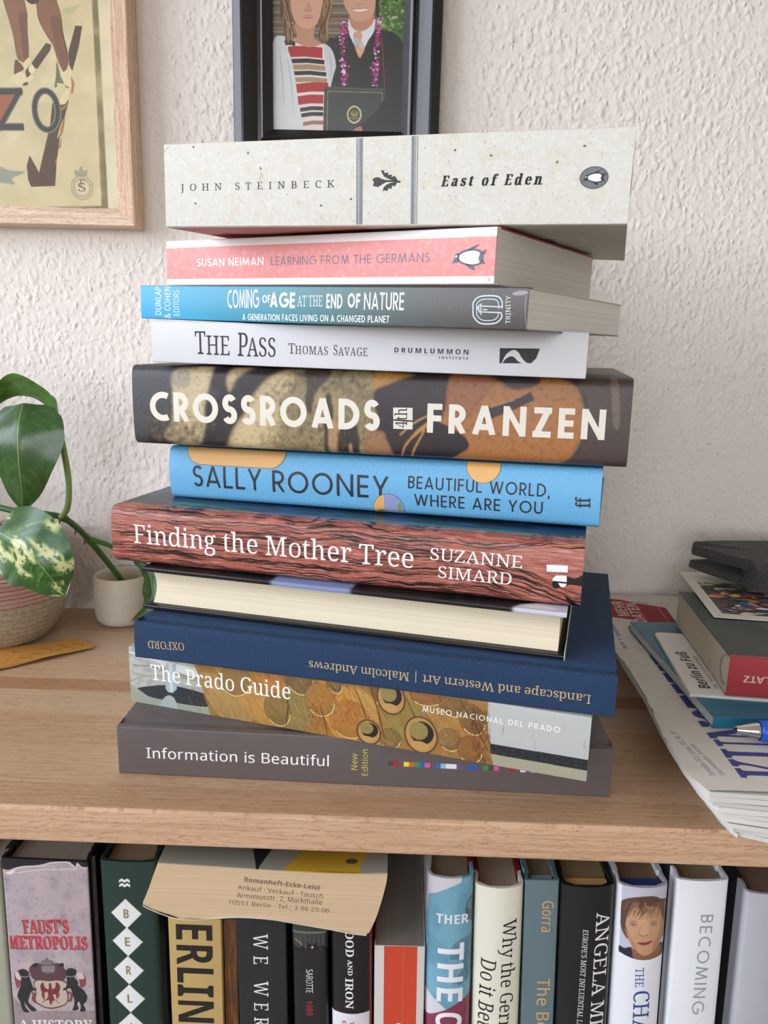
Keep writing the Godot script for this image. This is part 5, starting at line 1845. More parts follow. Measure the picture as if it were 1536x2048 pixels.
func loose_paperback() -> void:
	# a slumped pocket book laid flat on the short books, its stamped page edge towards the room
	var face := Cv.smooth(P([-111.1,-27.8,-83.5,-28.5,-52,-29.4,-23.1,-29.8,-0.3,-28.8]), false, 4)
	var right := Cv.smooth(P([-0.4,-31.6,-0.8,-34.9,-2.6,-43.8,-5.2,-54,-8.5,-62.6]), false, 4)
	var under := Cv.smooth(P([-9.7,-63.3,-17.8,-62.5,-27.6,-60.7,-42.3,-58.5,-57.1,-56.3,-74.2,-56,-91.5,-58.1,-103.8,-57.8,-116,-53.3,-119.3,-51.2]), false, 4)
	var leftc := Cv.smooth(P([-119.3,-50.1,-116.5,-43.2,-113.8,-35.3]), false, 4)
	var n := thing("paperback_book", "worn pocket paperback lying flat over the short books, its stamped tan page edge facing out", "book", Transform3D(Basis(), Vector3(0, 0, -0.331)))
	var outline := PackedVector2Array()
	for part_of in [face, right, under, leftc]:
		for p in part_of:
			outline.append(p * 0.001)
	var mb := MB.new()
	prism(mb, outline, -0.168, 0.0, Transform3D(), null, 50.0)
	var pages := part("page_block", mb, page_material("dcc09a"), n)
	var bk := {"n": n, "s": pages, "b": 0.0, "r": 0.0, "T": 1.0, "L": 1.0}
	var ink := paint("7a6a58", 0.8)
	txt(bk, "Romanheft-Ecke-Leist", "ab", ink, [-69.4,-36.5,-32.7,-39.5,-69,-33.8])
	txt(bk, "Ankauf · Verkauf · Tausch", "a", ink, [-72.7,-40.9,-31.3,-44.1,-72.7,-38.2])
	txt(bk, "Arminiusstr. 2, Markthalle", "a", ink, [-73.2,-45.4,-31.6,-47.7,-73.2,-42.5])
	txt(bk, "10551 Berlin · Tel.: 3 96 29 06", "a", ink, [-77.3,-49.3,-28.1,-52,-77.3,-46.8])
	# covers: a thin sheet over and one under the pages
	for k in 2:
		var edge: PackedVector2Array = face if k == 0 else under
		var q := PackedVector2Array()
		var back := PackedVector2Array()
		for p in edge:
			q.append(p * 0.001)
			back.append(p * 0.001 + Vector2(0, 0.0006 if k == 0 else -0.0006))
		back.reverse()
		q.append_array(back)
		mb = MB.new()
		var m: Material = paint("d9cfb8", 0.6)
		if k == 0:
			var cv := Cv.new(114, 168, 3.0, Color("8f8c80"))
			cv.poly(P([48, -2, 60, 40, 62, 170, 40, 170, 30, 60]), "1f2226")
			cv.blob(P([60, -8, 70, 22, 66, 60, 84, 90, 108, 60, 108, 30, 98, 6, 96, -8]), "b8922e")
			cv.ell(Vector2(78, 22), 5, 7, "7a4a28")
			cv.ell(Vector2(93, 8), 3, 2, "4a4a34")
			for i in 4:
				cv.line(PackedVector2Array([Vector2(70 + i * 4, 34), Vector2(72 + i * 4, 24), Vector2(71 + i * 4, 18)]), 1.4, "6a3a24")
			m = printed(cv.tex(), 0.4)
		prism(mb, q, -0.168, 0.0006, Transform3D(), func(a: float, b: float, e: float) -> Vector2: return Vector2((a + 0.111) / 0.114, -e / 0.168 * -1.0 + 1.0 if false else 1.0 + e / 0.168))
		part("cover_board", mb, m, n)


# ---------------------------------------------------------------- pictures on the wall
func rails(n: Node3D, prof: PackedVector2Array, x0: float, x1: float, y0: float, y1: float, z: float, mats: Array, names: String) -> void:
	# four mitred members; prof holds (distance inwards, height off the wall)
	var cs := [Vector2(x0, y0), Vector2(x1, y0), Vector2(x1, y1), Vector2(x0, y1)]
	var inw := [Vector2(1, 1), Vector2(-1, 1), Vector2(-1, -1), Vector2(1, -1)]
	for k in 4:
		var mb := MB.new()
		var a: Vector2 = cs[k]
		var b: Vector2 = cs[(k + 1) % 4]
		var d := (b - a).normalized()
		var nin := Vector2(-d.y, d.x)
		for i in prof.size():
			var p := prof[i]
			var q := prof[(i + 1) % prof.size()]
			var pa: Vector2 = a + inw[k] * p.x
			var pb: Vector2 = b + inw[(k + 1) % 4] * p.x
			var qa: Vector2 = a + inw[k] * q.x
			var qb: Vector2 = b + inw[(k + 1) % 4] * q.x
			var e := (q - p).normalized()
			var o := Vector2(-e.y, e.x)
			var nn := Vector3(nin.x * o.x, nin.y * o.x, o.y).normalized()
			var s := 1.0
			mb.quad(Vector3(pa.x, pa.y, z + p.y), Vector3(pb.x, pb.y, z + p.y), Vector3(qb.x, qb.y, z + q.y), Vector3(qa.x, qa.y, z + q.y), nn, nn, nn, nn,
				Vector2(pa.dot(d), p.x * s + p.y * s), Vector2(pb.dot(d), p.x * s + p.y * s), Vector2(qb.dot(d), q.x * s + q.y * s), Vector2(qa.dot(d), q.x * s + q.y * s))
		part(names, mb, mats[k % mats.size()], n)


func sheet(n: Node3D, called: String, x0: float, x1: float, y0: float, y1: float, z: float, thick: float, m: Material) -> void:
	var mb := MB.new()
	prism(mb, PackedVector2Array([Vector2(x0, y0), Vector2(x1, y0), Vector2(x1, y1), Vector2(x0, y1)]), z - thick, z, Transform3D(), func(a: float, b: float, _e: float) -> Vector2: return Vector2((a - x0) / (x1 - x0), 1.0 - (b - y0) / (y1 - y0)))
	part(called, mb, m, n)


func pane() -> StandardMaterial3D:
	var m := StandardMaterial3D.new()
	m.albedo_color = Color(1, 1, 1, 0.003)
	m.transparency = BaseMaterial3D.TRANSPARENCY_ALPHA
	m.roughness = 0.02
	m.metallic_specular = 0.2
	return m


func pictures() -> void:
	photo_frame()
	poster_frame()


func photo_frame() -> void:
	var n := thing("photo_frame", "black moulded frame holding a photograph of a woman and a graduate", "picture frame", Transform3D(Basis(), Vector3(-0.051, 0.3375, -0.606)))
	var x0 := -0.1233 + 0.051
	var x1 := 0.0205 + 0.051
	var y1 := 0.525 - 0.3375
	var blackm := paint("17181b", 0.22)
	var prof := PackedVector2Array([Vector2(0, 0.0), Vector2(0, 0.0125), Vector2(0.0006, 0.0134), Vector2(0.0060, 0.0165), Vector2(0.0075, 0.0165), Vector2(0.0125, 0.0125), Vector2(0.0165, 0.0105), Vector2(0.0185, 0.0105), Vector2(0.0192, 0.0130), Vector2(0.0205, 0.0138), Vector2(0.0222, 0.0126), Vector2(0.0268, 0.0085), Vector2(0.0268, 0.004), Vector2(0.0268, 0.0)])
	rails(n, prof, x0, x1, 0.0, y1, 0.0, [blackm], "frame_rail")
	var bx0 := -97.0
	var by0 := 363.5
	var r := RandomNumberGenerator.new()
	r.seed = 50
	var cv := Cv.new(92, 137, 5.0, Color("6e6152"), Vector2(bx0, by0))
	# background: stone wall on the left, leaves on the right
	for k in 40:
		var y := by0 + 60 + k * 2.0
		cv.line(PackedVector2Array([Vector2(bx0, y), Vector2(bx0 + 60, y + r.randf_range(-0.6, 0.6))]), r.randf_range(0.5, 1.1), ["857865", "5a4c3e", "978a74"][k % 3])
	cv.poly(P([-25.4,491.2,-5.9,491.5,-3.8,424.1,-23.9,423.8]), "4c6a34")
	for k in 360:
		var p := V([-15.6,442]) + Vector2(r.randf_range(-8, 9), r.randf_range(-14, 44))
		cv.ell(p, r.randf_range(0.3, 1.4), r.randf_range(0.3, 1.2), ["5f8a3a", "3c5a2a", "86a85a", "a9c088", "2f4724"][r.randi() % 5])
	cv.poly(P([-26.6,491.2,-24.7,491.2,-23.4,436.2,-25.5,438.4]), "2a2620")
	cv.soften(2)
	# the graduate: dark gown, white collar, striped tie
	cv.blob(P([-60.3,417.5,-52.8,424.5,-42.8,428.6,-35.2,423.6,-27.1,428.8,-19,429.5,-10.1,426.3,-4.8,416.1,-2.8,390.8,-3.1,360.1,-59.9,359.1]), "262726")
	cv.blob(P([-44.2,435.9,-41.6,430.9,-37.2,428.7,-30.3,431.1,-26.1,436.8,-26.5,428.9,-30.2,423.1,-31.4,420.8,-35,413.3,-35.9,411.9,-38.9,417.9,-41.5,422.4,-44.1,428]), "d9dde0")
	cv.blob(P([-40.3,427.5,-36.2,428.4,-34.6,425.9,-35.2,422.5,-32.6,418,-35.9,412.1,-38.5,415.6,-40.5,422.4]), "d29a7e")
	cv.poly(P([-40.3,424.7,-36.5,423.6,-38.3,419,-40.1,420.7]), "9fb9c4")
	cv.poly(P([-36.1,422.5,-33.2,419.1,-34.1,416.8,-37,419]), "b4c2ca")
	cv.poly(P([-37.6,419,-34.4,415.6,-36,412.2,-38.5,416.1]), "dca488")
	var skin := "c89a80"
	cv.blob(P([-43,438.7,-27.4,439,-27.9,433.3,-32.8,429.3,-37.8,428.7,-41.6,431.4]), "b98668")
	cv.blob(P([-48.2,457.1,-45.2,465.4,-37.3,468.2,-29.8,465.6,-25.9,457.4,-25.9,445.7,-27.4,439,-31.7,435.5,-36.3,434.6,-41.1,436,-44.9,441,-47.5,445.4]), skin)
	cv.blob(P([-50.1,460.9,-46.5,468.1,-37.3,471,-28,468.4,-24.1,461.3,-25.6,456.3,-27.8,461.8,-35.9,463.9,-45.2,461.5,-47.9,455.4]), "5a4230")
	cv.blob(P([-41.5,441.8,-36.5,442.3,-31.2,442.6,-32.4,441.3,-36.5,440.5,-40.2,440.9]), "e8ded6")
	cv.line(Cv.smooth(P([-42.1,442.2,-36.5,442.5,-30.9,443]), false), 0.25, "8a5648")
	cv.line(Cv.smooth(P([-41.5,440.9,-36.4,440.3,-31.8,441.3]), false), 0.3, "9a5f54")
	cv.line(Cv.smooth(P([-38.7,445.5,-36.5,445,-33.7,445.7]), false), 0.3, "a06f58")
	for s in [[-41.3,453.3], [-32,453.4]]:
		cv.ell(Vector2(s[0], s[1]), 1.1, 0.5, "3a2c26")
	# flower garlands
	for k in 330:
		var t := r.randf()
		var p := V([-46.7,434.7]).lerp(V([-48.3,415.4]), minf(1.0, t * 1.8)).lerp(V([-46.1,394.1]), maxf(0.0, t * 1.8 - 0.8))
		if k % 2:
			p = V([-23.6,437.4]).lerp(V([-24.3,413.5]), minf(1.0, t * 1.8)).lerp(V([-25.1,393.9]), maxf(0.0, t * 1.8 - 0.8))
		cv.ell(p + Vector2(r.randfn(0, 1.15), 0), r.randf_range(0.4, 1.1), r.randf_range(0.3, 0.8), ["a82a7a", "8a1f4e", "c65aa0", "e6c4dc", "6e1a3c", "b23c88"][r.randi() % 6], r.randf() * 3)
	cv.line(P([-21.4,425.5,-19.4,407.9,-18.4,392.8]), 0.5, "a8482e")
	# the woman: white cardigan over a striped dress
	cv.blob(P([-95.7,422.6,-90,425,-78,422.9,-62.9,420.9,-56.6,417.6,-52.7,407.3,-53.9,401.5,-56.3,391,-57.4,372.2,-62.5,361.4,-98.7,360.7,-98.4,406.5]), "cfd3d4")
	var dress := P([-88.8,422.2,-81.8,422.9,-77.4,419.5,-70.5,418.5,-61.6,419.2,-59,407.2,-57.6,395.7,-60,378.1,-61.2,364.4,-76.7,364.1,-78.6,380.7,-81.2,398.2,-83.7,412.5])
	cv.blob(dress, "e2d8cc")
	var bands := [[435, 490, "23252c"], [500, 620, "a8282c"], [640, 690, "22242a"], [705, 765, "a3876a"], [780, 825, "22242a"], [850, 905, "a3876a"], [925, 1030, "a8282c"], [1065, 1165, "a8282c"], [1200, 1245, "24262a"], [1265, 1310, "24262a"], [1365, 1410, "9a6a58"]]
	var pxmm := (V([-98.1,440.7]).y - V([-98.1,446.3]).y) / 100.0
	var top := V([-98.1,446.3]).y
	for b in bands:
		var l = 150.0 + (b[0] - 430) * 0.19 + (30.0 if b[0] > 480 else 0.0)
		var rt := minf(640.0, 560.0 + (b[0] - 430) * 0.16) if b[0] < 940 else 585.0
		if b[0] < 480:
			rt = 270.0
		var sx := (V([-91.8,446.4]).x - V([-98.1,446.3]).x) / 100.0
		var xo := V([-98.1,446.3]).x
		var tilt: float = -22.0 if b[0] > 900 else 6.0
		cv.poly(PackedVector2Array([Vector2(xo + l * sx, top + b[0] * pxmm), Vector2(xo + (l + rt) / 2 * sx, top + (b[0] - 12 + tilt * 0.5) * pxmm), Vector2(xo + rt * sx, top + (b[0] + tilt) * pxmm), Vector2(xo + rt * sx, top + (b[1] + tilt) * pxmm), Vector2(xo + (l + rt) / 2 * sx, top + (b[1] - 12 + tilt * 0.5) * pxmm), Vector2(xo + l * sx, top + b[1] * pxmm)]), b[2])
	cv.blob(P([-95.7,422.1,-90.7,424.7,-88.2,420.5,-83.7,410.2,-80.6,395.3,-78.6,380.7,-76.4,363.5,-98.7,363.1,-98.4,406.5]), "d3d7d8")
	cv.blob(P([-61,419.8,-55.3,416.4,-52.5,407.3,-53.9,401.5,-56.3,393.9,-57.6,395.7,-59.6,407.2]), "c6cacd")
	for s in [[-92.6,418.1,-90.1,400.9,-88.9,377.5], [-86.9,412.5,-83.8,395.2,-81.9,371.8], [-57.8,415.3,-55.8,407.3,-56.4,398]]:
		cv.line(Cv.smooth(P(s), false), 0.9, Color(0.6, 0.63, 0.66, 0.5), true)
	cv.blob(P([-81.2,432.5,-68,432.7,-68,424.2,-62.9,420.3,-71.1,417.9,-76.8,419.5,-81.8,421.7,-79.9,425.2]), "b98a70")
	cv.blob(P([-85.6,457.6,-80.6,464.9,-73.1,466.6,-65.7,464.5,-61.3,456.9,-61.8,443.5,-63.6,436.2,-68,431,-73,429.5,-78.1,430.9,-82.5,437,-85,444.3]), "c99a80")
	for k in 240:
		var side := -1.0 if k % 2 else 1.0
		var p := V([-73.7,463.3]) + Vector2(side * r.randf_range(0, 9.0), r.randf_range(-1, 1))
		var q := V([-73.3,428.1]) + Vector2(side * r.randf_range(9.5, 16.0), r.randf_range(-8, 12))
		var m := Vector2((p.x + q.x) / 2 + side * r.randf_range(3.0, 7.0), (p.y + q.y) / 2 + r.randf_range(-4, 8))
		cv.line(Cv.smooth(PackedVector2Array([p, m, q + Vector2(-side * 1.0, 3), q]), false), r.randf_range(0.4, 1.1), ["6e5138", "8a6a48", "4a3626", "a3835a", "5a4230"][r.randi() % 5], true)
	cv.blob(P([-84.6,452.1,-82.4,460.4,-73.1,463.3,-64.4,460.7,-61.6,452.4,-63,441.2,-65.5,434.4,-73,429.8,-79.3,432,-83.1,438.7]), "cb9d84")
	for s in [[-78.7,449.9], [-68.1,450.1]]:
		cv.ell(Vector2(s[0], s[1]), 1.1, 0.5, "46342c")
	cv.blob(P([-74.9,441.1,-72.1,440.6,-69.3,441.3,-70.6,443.4,-72.1,446.7,-73.4,443.3]), "c08e76")
	cv.line(Cv.smooth(P([-74.8,441.2,-73.1,440.5,-70.5,440.7,-69.2,441.4]), false), 0.3, "96604e")
	cv.blob(P([-76.5,437,-73,437.8,-70.5,437.7,-67.4,437.3,-70.5,436.1,-73.7,436]), "a8605a")
	cv.line(Cv.smooth(P([-76.2,437,-72.4,436.9,-67.7,437.3]), false), 0.3, "e8dcd4")
	cv.ell(V([-83.2,432.9]), 0.4, 0.4, "dfe3e6")
	# the folder they hold
	cv.poly(P([-60.5,393.3,-17.6,392.6,-17.2,362.2,-61.3,361.4]), "3b3f3b")
	cv.poly(P([-60.5,393.3,-17.6,392.6,-17.7,391.4,-60.3,392]), "4c514c")
	for s in [[-58.1,390.3,-19.8,390], [-58.1,390.3,-58.5,363.3], [-19.8,390,-20,381.7]]:
		cv.line(P(s), 0.35, "b8b07a")
	var c := V([-39.3,375.5])
	var star := PackedVector2Array()
	for i in 32:
		star.append(c + Vector2(cos(TAU * i / 32), 1.12 * sin(TAU * i / 32)) * (5.1 + (0.25 if i % 2 else 0.0)))
	cv.poly(star, "cfc68a")
	cv.ell(c, 4.1, 4.7, "4a4738")
	cv.ell(c + Vector2(0, 0.6), 2.6, 2.2, "8f8860")
	cv.ell(c + Vector2(0, 1.6), 1.2, 1.0, "5a563f")
	cv.line(PackedVector2Array([c + Vector2(-3, -2), c + Vector2(0, -2.8), c + Vector2(3, -2)]), 0.5, "a8a070")
	cv.blob(P([-17.9,385.8,-22.9,378.7,-30.4,372.1,-37.4,367.8,-34.2,365.5,-33.4,360.7,-1.9,361.3,-2.6,386.1]), "242524")
	cv.blob(P([-40.9,364.2,-38.7,366.3,-35.2,368,-33.5,367,-33.8,363.7,-36.7,362.5]), "a8745e")
	cv.soften(2.4)
	cv.grain("ffffff", 0.5, 0.95, 0.06, 4, 1.2, 1.2)
	sheet(n, "photo_print", (bx0 + 51) / 1000, (bx0 + 92 + 51) / 1000, (by0 - 337.5) / 1000, (by0 + 137 - 337.5) / 1000, 0.0062, 0.001, printed(cv.tex(), 0.3))
	sheet(n, "glass_pane", (bx0 + 51 + 0.5) / 1000, (bx0 + 92 + 50.5) / 1000, (by0 + 0.5 - 337.5) / 1000, (by0 + 136.5 - 337.5) / 1000, 0.0082, 0.0004, pane())
	sheet(n, "backing_board", x0 + 0.004, x1 - 0.004, 0.004, y1 - 0.004, 0.003, 0.002, paint("2a2a2a", 0.8))


func poster_frame() -> void:
	var x1 := -0.1932
	var y0 := 0.2955
	var x0 := x1 - 0.36
	var y1 := y0 + 0.5
	var n := thing("poster_frame", "pale oak frame with a vintage skiing poster, cut off at the upper left", "picture frame", Transform3D(Basis(), Vector3((x0 + x1) / 2, y0, -0.606)))
	var cx := (x0 + x1) / 2
	var prof := PackedVector2Array([Vector2(0, 0), Vector2(0, 0.0205), Vector2(0.0006, 0.0212), Vector2(0.0112, 0.0212), Vector2(0.0118, 0.0205), Vector2(0.0118, 0.004), Vector2(0.0118, 0.0)])
	var oak := beech("ffffff", Vector2(0.2, 0.1), true, "ecd2ba")
	var oak2 := beech("fff8f2", Vector2(0.6, 0.4), true, "ecd2ba")
	rails(n, prof, x0 - cx, x1 - cx, 0.0, y1 - y0, 0.0, [oak, oak2], "frame_rail")
	var bx0 := -420.0
	var by0 := 305.0
	var r := RandomNumberGenerator.new()
	r.seed = 61
	var cv := Cv.new(218, 330, 3.6, Color("d8d2b4"), Vector2(bx0, by0))
	# dark olive rule round the picture
	cv.poly(P([-378.2,307.9,-222.4,311.1,-218,307.1,-378.6,303.8]), "767148")
	cv.poly(P([-222,445.4,-218,445.4,-217.8,307.1,-222.4,307]), "767148")
	cv.poly(P([-218,445.4,-222,445.4,-222.9,573.9,-219.3,573.9]), "767148")
	cv.poly(P([-222,445.4,-222.4,311.1,-378.5,305,-348.5,572.6,-222.7,573.9]), "d3c69a")
	cv.grain("bfb78e", 0.45, 0.85, 0.55, 4, 0.03, 0.03)
	cv.grain("e6dab0", 0.5, 0.85, 0.5, 8, 0.04, 0.03)
	cv.blob(P([-318.1,332.4,-301.7,338,-288.3,334.1,-277,333.2,-286.5,328.8,-285.6,324.6,-295.9,325.4,-309.9,322]), Color(0.45, 0.52, 0.5, 0.7))
	cv.blob(P([-299.7,414.8,-288.8,411.9,-282.4,409.1,-289.3,406]), Color(0.78, 0.74, 0.56, 0.6))
	cv.blob(P([-242.9,439.2,-234,441.3,-229.5,443.3,-237.6,436.4]), Color(0.66, 0.65, 0.48, 0.5))
	cv.soften(3)
	# legs of a skier
	var leg := "8a6147"
	cv.blob(P([-284.1,451.5,-283.4,441.8,-280.7,431.1,-278.5,421.2,-277.5,411.2,-276,407.1,-272.1,405.4,-269.1,407.2,-268.3,415.5,-268.5,426.8,-267.8,435.8,-269.1,444.7,-268.6,451.8]), "4c4028")
	cv.blob(P([-283.7,451.5,-283,441.8,-280.5,431.3,-278.1,421.2,-277.1,411.2,-275.7,407.4,-272.1,405.6,-269.4,407.5,-268.6,415.5,-268.8,426.8,-268.1,435.8,-269.4,444.7,-268.9,451.7]), leg)
	cv.blob(P([-273.8,435.7,-268.3,435.8,-268.8,415.5,-270,406.3,-272.3,408.6,-273.3,422.2]), Color(0.42, 0.27, 0.2, 0.55))
	cv.blob(P([-260.6,451.9,-260.9,440.3,-260,432.3,-255.6,423.4,-251,416.2,-248.6,407.6,-245,399.8,-243.5,399.4,-241.1,405.4,-241.3,413.6,-243.4,424.9,-244.2,436.1,-246.6,445,-247.1,452.1]), "4c4028")
	cv.blob(P([-260,451.9,-260.4,440.3,-259.6,432.4,-255.3,423.5,-250.6,416.2,-248.3,407.6,-245,400.3,-243.7,399.9,-241.6,405.6,-244.4,425.4,-244.4,436.1,-246.9,445,-247.4,452.1]), leg)
	cv.blob(P([-251.9,433.8,-244.8,433.9,-244.3,418.1,-241.6,405.9,-244,400.3,-247.5,409,-249.8,419.8]), Color(0.42, 0.27, 0.2, 0.5))
	cv.blob(P([-268.1,444.7,-265.3,442.5,-262.8,442.2,-259.2,443.9,-257.9,447.5,-268.9,447.3]), "4a3a2c")
	# skis
	var ski := "54412f"
	cv.poly(P([-234.6,429.2,-229.8,429,-232.9,416,-238.4,400.4,-240.6,404.5,-240.7,411.8]), ski)
	cv.poly(P([-267,405,-256,417.9,-252.3,416.9,-253.2,413.4,-257.6,408.3,-263.2,401.4,-265.2,401.8]), ski)
	cv.poly(P([-269.2,403.1,-272,399.4,-271,395.3,-267.5,398.5,-265.2,401.3]), ski)
	cv.blob(P([-278.9,405.7,-277.1,406.7,-272.9,401.7,-274.5,399.8,-279.8,397]), "6f4a36")
	cv.blob(P([-283.8,392.3,-282.4,396.4,-279.8,397.4,-274.6,399.3,-271.3,395.7,-267.6,397.2,-266.2,395.8,-270,391.6,-274.7,390.6,-280.3,391.4]), "dcd0a4")
	cv.blob(P([-272.6,404.9,-268.8,408.6,-267.4,407.3,-269.7,402.6,-271.9,400.8]), "dcd0a4")
	cv.ell(V([-267.3,400.9]), 5.6 * 0.4, 7.0 * 0.4, "e2d6ac")
	cv.blob(P([-274.7,390.6,-272.5,392.5,-270.2,392.3,-271.4,390.6]), "5f4a34")
	cv.blob(P([-249.2,406.2,-247.5,399.8,-246.8,396.1,-244,392.3,-249.6,392.4,-249.7,390.5,-251.8,389.8,-250.3,397]), "6f7259")
	cv.blob(P([-247.8,403,-245,399.8,-241.3,401.7,-238.9,399.5,-239.3,393,-241.6,389.3,-245.4,393.4]), "dccfa2")
	cv.poly(P([-239.6,397.2,-237.3,392.6,-238.7,386.1,-240.5,385.6,-239.5,390.7]), "a87c42")
	cv.poly(P([-244.5,391.3,-241.1,389.5,-241.4,388.8,-243.9,389.9]), "6a5236")
	cv.poly(P([-254,379.3,-242.1,381.6,-246.2,369.2,-249.6,359.9,-253.5,340,-255.7,324.1,-273.2,323.2,-275.1,328,-275.5,337.5,-272.8,344.4,-266.8,332.9,-256.6,364.9]), ski)
	for s in [[-243.3,379.5,-245.6,375.4,-248.6,375.3], [-245.5,370.3,-247.9,359.9,-250.3,357.8,-248.1,366.1], [-249,356.8,-249.9,350.5,-251.6,349.5], [-252.9,343.2,-253.8,339,-254.6,341]]:
		cv.blob(P(s), "a8702e")
	for s in [[-241.6,389.7,-243.3,380.5,-247.9,378.4,-248.8,381.4], [-247.3,369.2,-250.3,358.8,-252,356.7]]:
		cv.blob(P(s), "dccfa2")
	# the letters Z and O
	for k in 2:
		var e := 7.0 if k == 0 else 0.0
		var col: String = "8b8a70" if k == 0 else "3f3d3b"
		if k == 1:
			cv.poly(P([-293.3,384.2,-276.5,384.5,-292.6,365.3,-294.9,365.3]), "9c5f3c")
		var sx := V([-275.2,444.6]).x - V([-286.2,444.4]).x
		var w := sx * e / 100.0
		var c := V([-258.7,374.5])
		var ring := PackedVector2Array()
		for i in 49:
			var g := TAU * i / 48
			ring.append(c + Vector2(-76 * cos(g), 116 * sin(g)) * sx / 100.0)
		cv.line(ring, sx * 0.28 + w * 2, col)
		cv.line(P([-306.6,385.9,-275,386.5]), sx * 0.36 + w * 2, col)
		cv.line(P([-276,388.1,-294.1,361.1]), sx * 0.30 + w * 2, col)
		cv.line(P([-308.6,362.7,-275.6,363.3]), sx * 0.36 + w * 2, col)
	# faint crest with a crown
	var c := V([-236,323.4])
	var sx := (V([-275.2,444.6]).x - V([-286.2,444.4]).x) / 100.0
	for k in 2:
		var ring := PackedVector2Array()
		for i in 41:
			ring.append(c + Vector2(cos(TAU * i / 40), 1.05 * sin(TAU * i / 40)) * sx * (72 - 22 * k))
		cv.line(ring, sx * 6, Color(0.5, 0.5, 0.42, 0.6))
	for i in 22:
		var g := TAU * i / 22
		cv.ell(c + Vector2(cos(g), 1.05 * sin(g)) * sx * 61, sx * 6, sx * 6, Color(0.5, 0.5, 0.42, 0.55))
	cv.tris(lay_text("S", "s", [-239,320.7,-233.5,320.8,-238.7,326.6]), "66675a")
	cv.tris(lay_text("F", "s", [-237.7,323.4,-233.7,323.5,-237.4,328.7]), "66675a")
	cv.blob(P([-240.4,331.3,-240.6,335.5,-238.2,334.5,-235.9,338,-234.1,334.6,-231.8,335.7,-232.5,331.5]), Color(0.5, 0.5, 0.42, 0.6))
	for k in 26:
		cv.ell(Vector2(r.randf_range(bx0, bx0 + 210), r.randf_range(by0, by0 + 150)), 0.4, 0.25, Color(0.55, 0.5, 0.36, 0.5))
	sheet(n, "poster_print", bx0 / 1000 - cx, (bx0 + 218) / 1000 - cx, by0 / 1000 - y0, (by0 + 330) / 1000 - y0, 0.0055, 0.001, printed(cv.tex(), 0.5))
	sheet(n, "backing_board", x0 + 0.004 - cx, x1 - 0.004 - cx, 0.004, y1 - y0 - 0.004, 0.004, 0.003, paint("cfc6ae", 0.8))
	sheet(n, "glass_pane", x0 + 0.0125 - cx, x1 - 0.0125 - cx, 0.0125, y1 - y0 - 0.0125, 0.0082, 0.0004, pane())


# ---------------------------------------------------------------- plants
func leaf_mesh(path: Array, side: Vector3, widths: Array, fold: float, m: Material, called: String, parent: Node, offset := 0.0) -> void:
	# the midrib runs along path; side points across the blade; widths are the half widths on the way
	var mb := MB.new()
	var rows := 26
	var cols := 12
	var curve := Curve3D.new()
	for p in path:
		curve.add_point(p)
	var pts := []
	var fit := func(t: float) -> Vector3:
		var k := t * (path.size() - 1)
		var i := mini(int(k), path.size() - 2)
		var a: Vector3 = path[maxi(i - 1, 0)]
		var d: Vector3 = path[mini(i + 2, path.size() - 1)]
		return (path[i] as Vector3).cubic_interpolate(path[i + 1], a, d, k - i)
	for i in rows + 1:
		var t := i / float(rows)
		var p: Vector3 = fit.call(t)
		var d: Vector3 = (fit.call(minf(t + 0.01, 1.0)) - fit.call(maxf(t - 0.01, 0.0))).normalized()
		var s := (side - d * side.dot(d)).normalized()
		var up := s.cross(d)
		var kk := t * (widths.size() - 1)
		var wi := mini(int(kk), widths.size() - 2)
		var w: float = cubic_interpolate(widths[wi], widths[wi + 1], widths[maxi(wi - 1, 0)], widths[mini(wi + 2, widths.size() - 1)], kk - wi)
		w = maxf(w, 0.0002)
		var line := []
		for j in cols + 1:
			var u := j / float(cols) * 2.0 - 1.0
			line.append(p + s * u * w + up * (fold * absf(u) * w - 0.25 * absf(fold) * w * u * u + 0.0012 * sin(t * 15.0 + 2.0 * u) * absf(u)))
		pts.append(line)
	for i in rows:
		for j in cols:
			var q := [pts[i][j], pts[i][j + 1], pts[i + 1][j + 1], pts[i + 1][j]]
			var nn: Vector3 = (q[2] - q[0]).cross(q[3] - q[1]).normalized()
			var u := [Vector2(j / float(cols), i / float(rows)), Vector2((j + 1) / float(cols), i / float(rows)), Vector2((j + 1) / float(cols), (i + 1) / float(rows)), Vector2(j / float(cols), (i + 1) / float(rows))]
			mb.quad(q[0], q[1], q[2], q[3], nn, nn, nn, nn, u[0], u[1], u[2], u[3])
	mb.renormal()
	part(called, mb, m, parent)


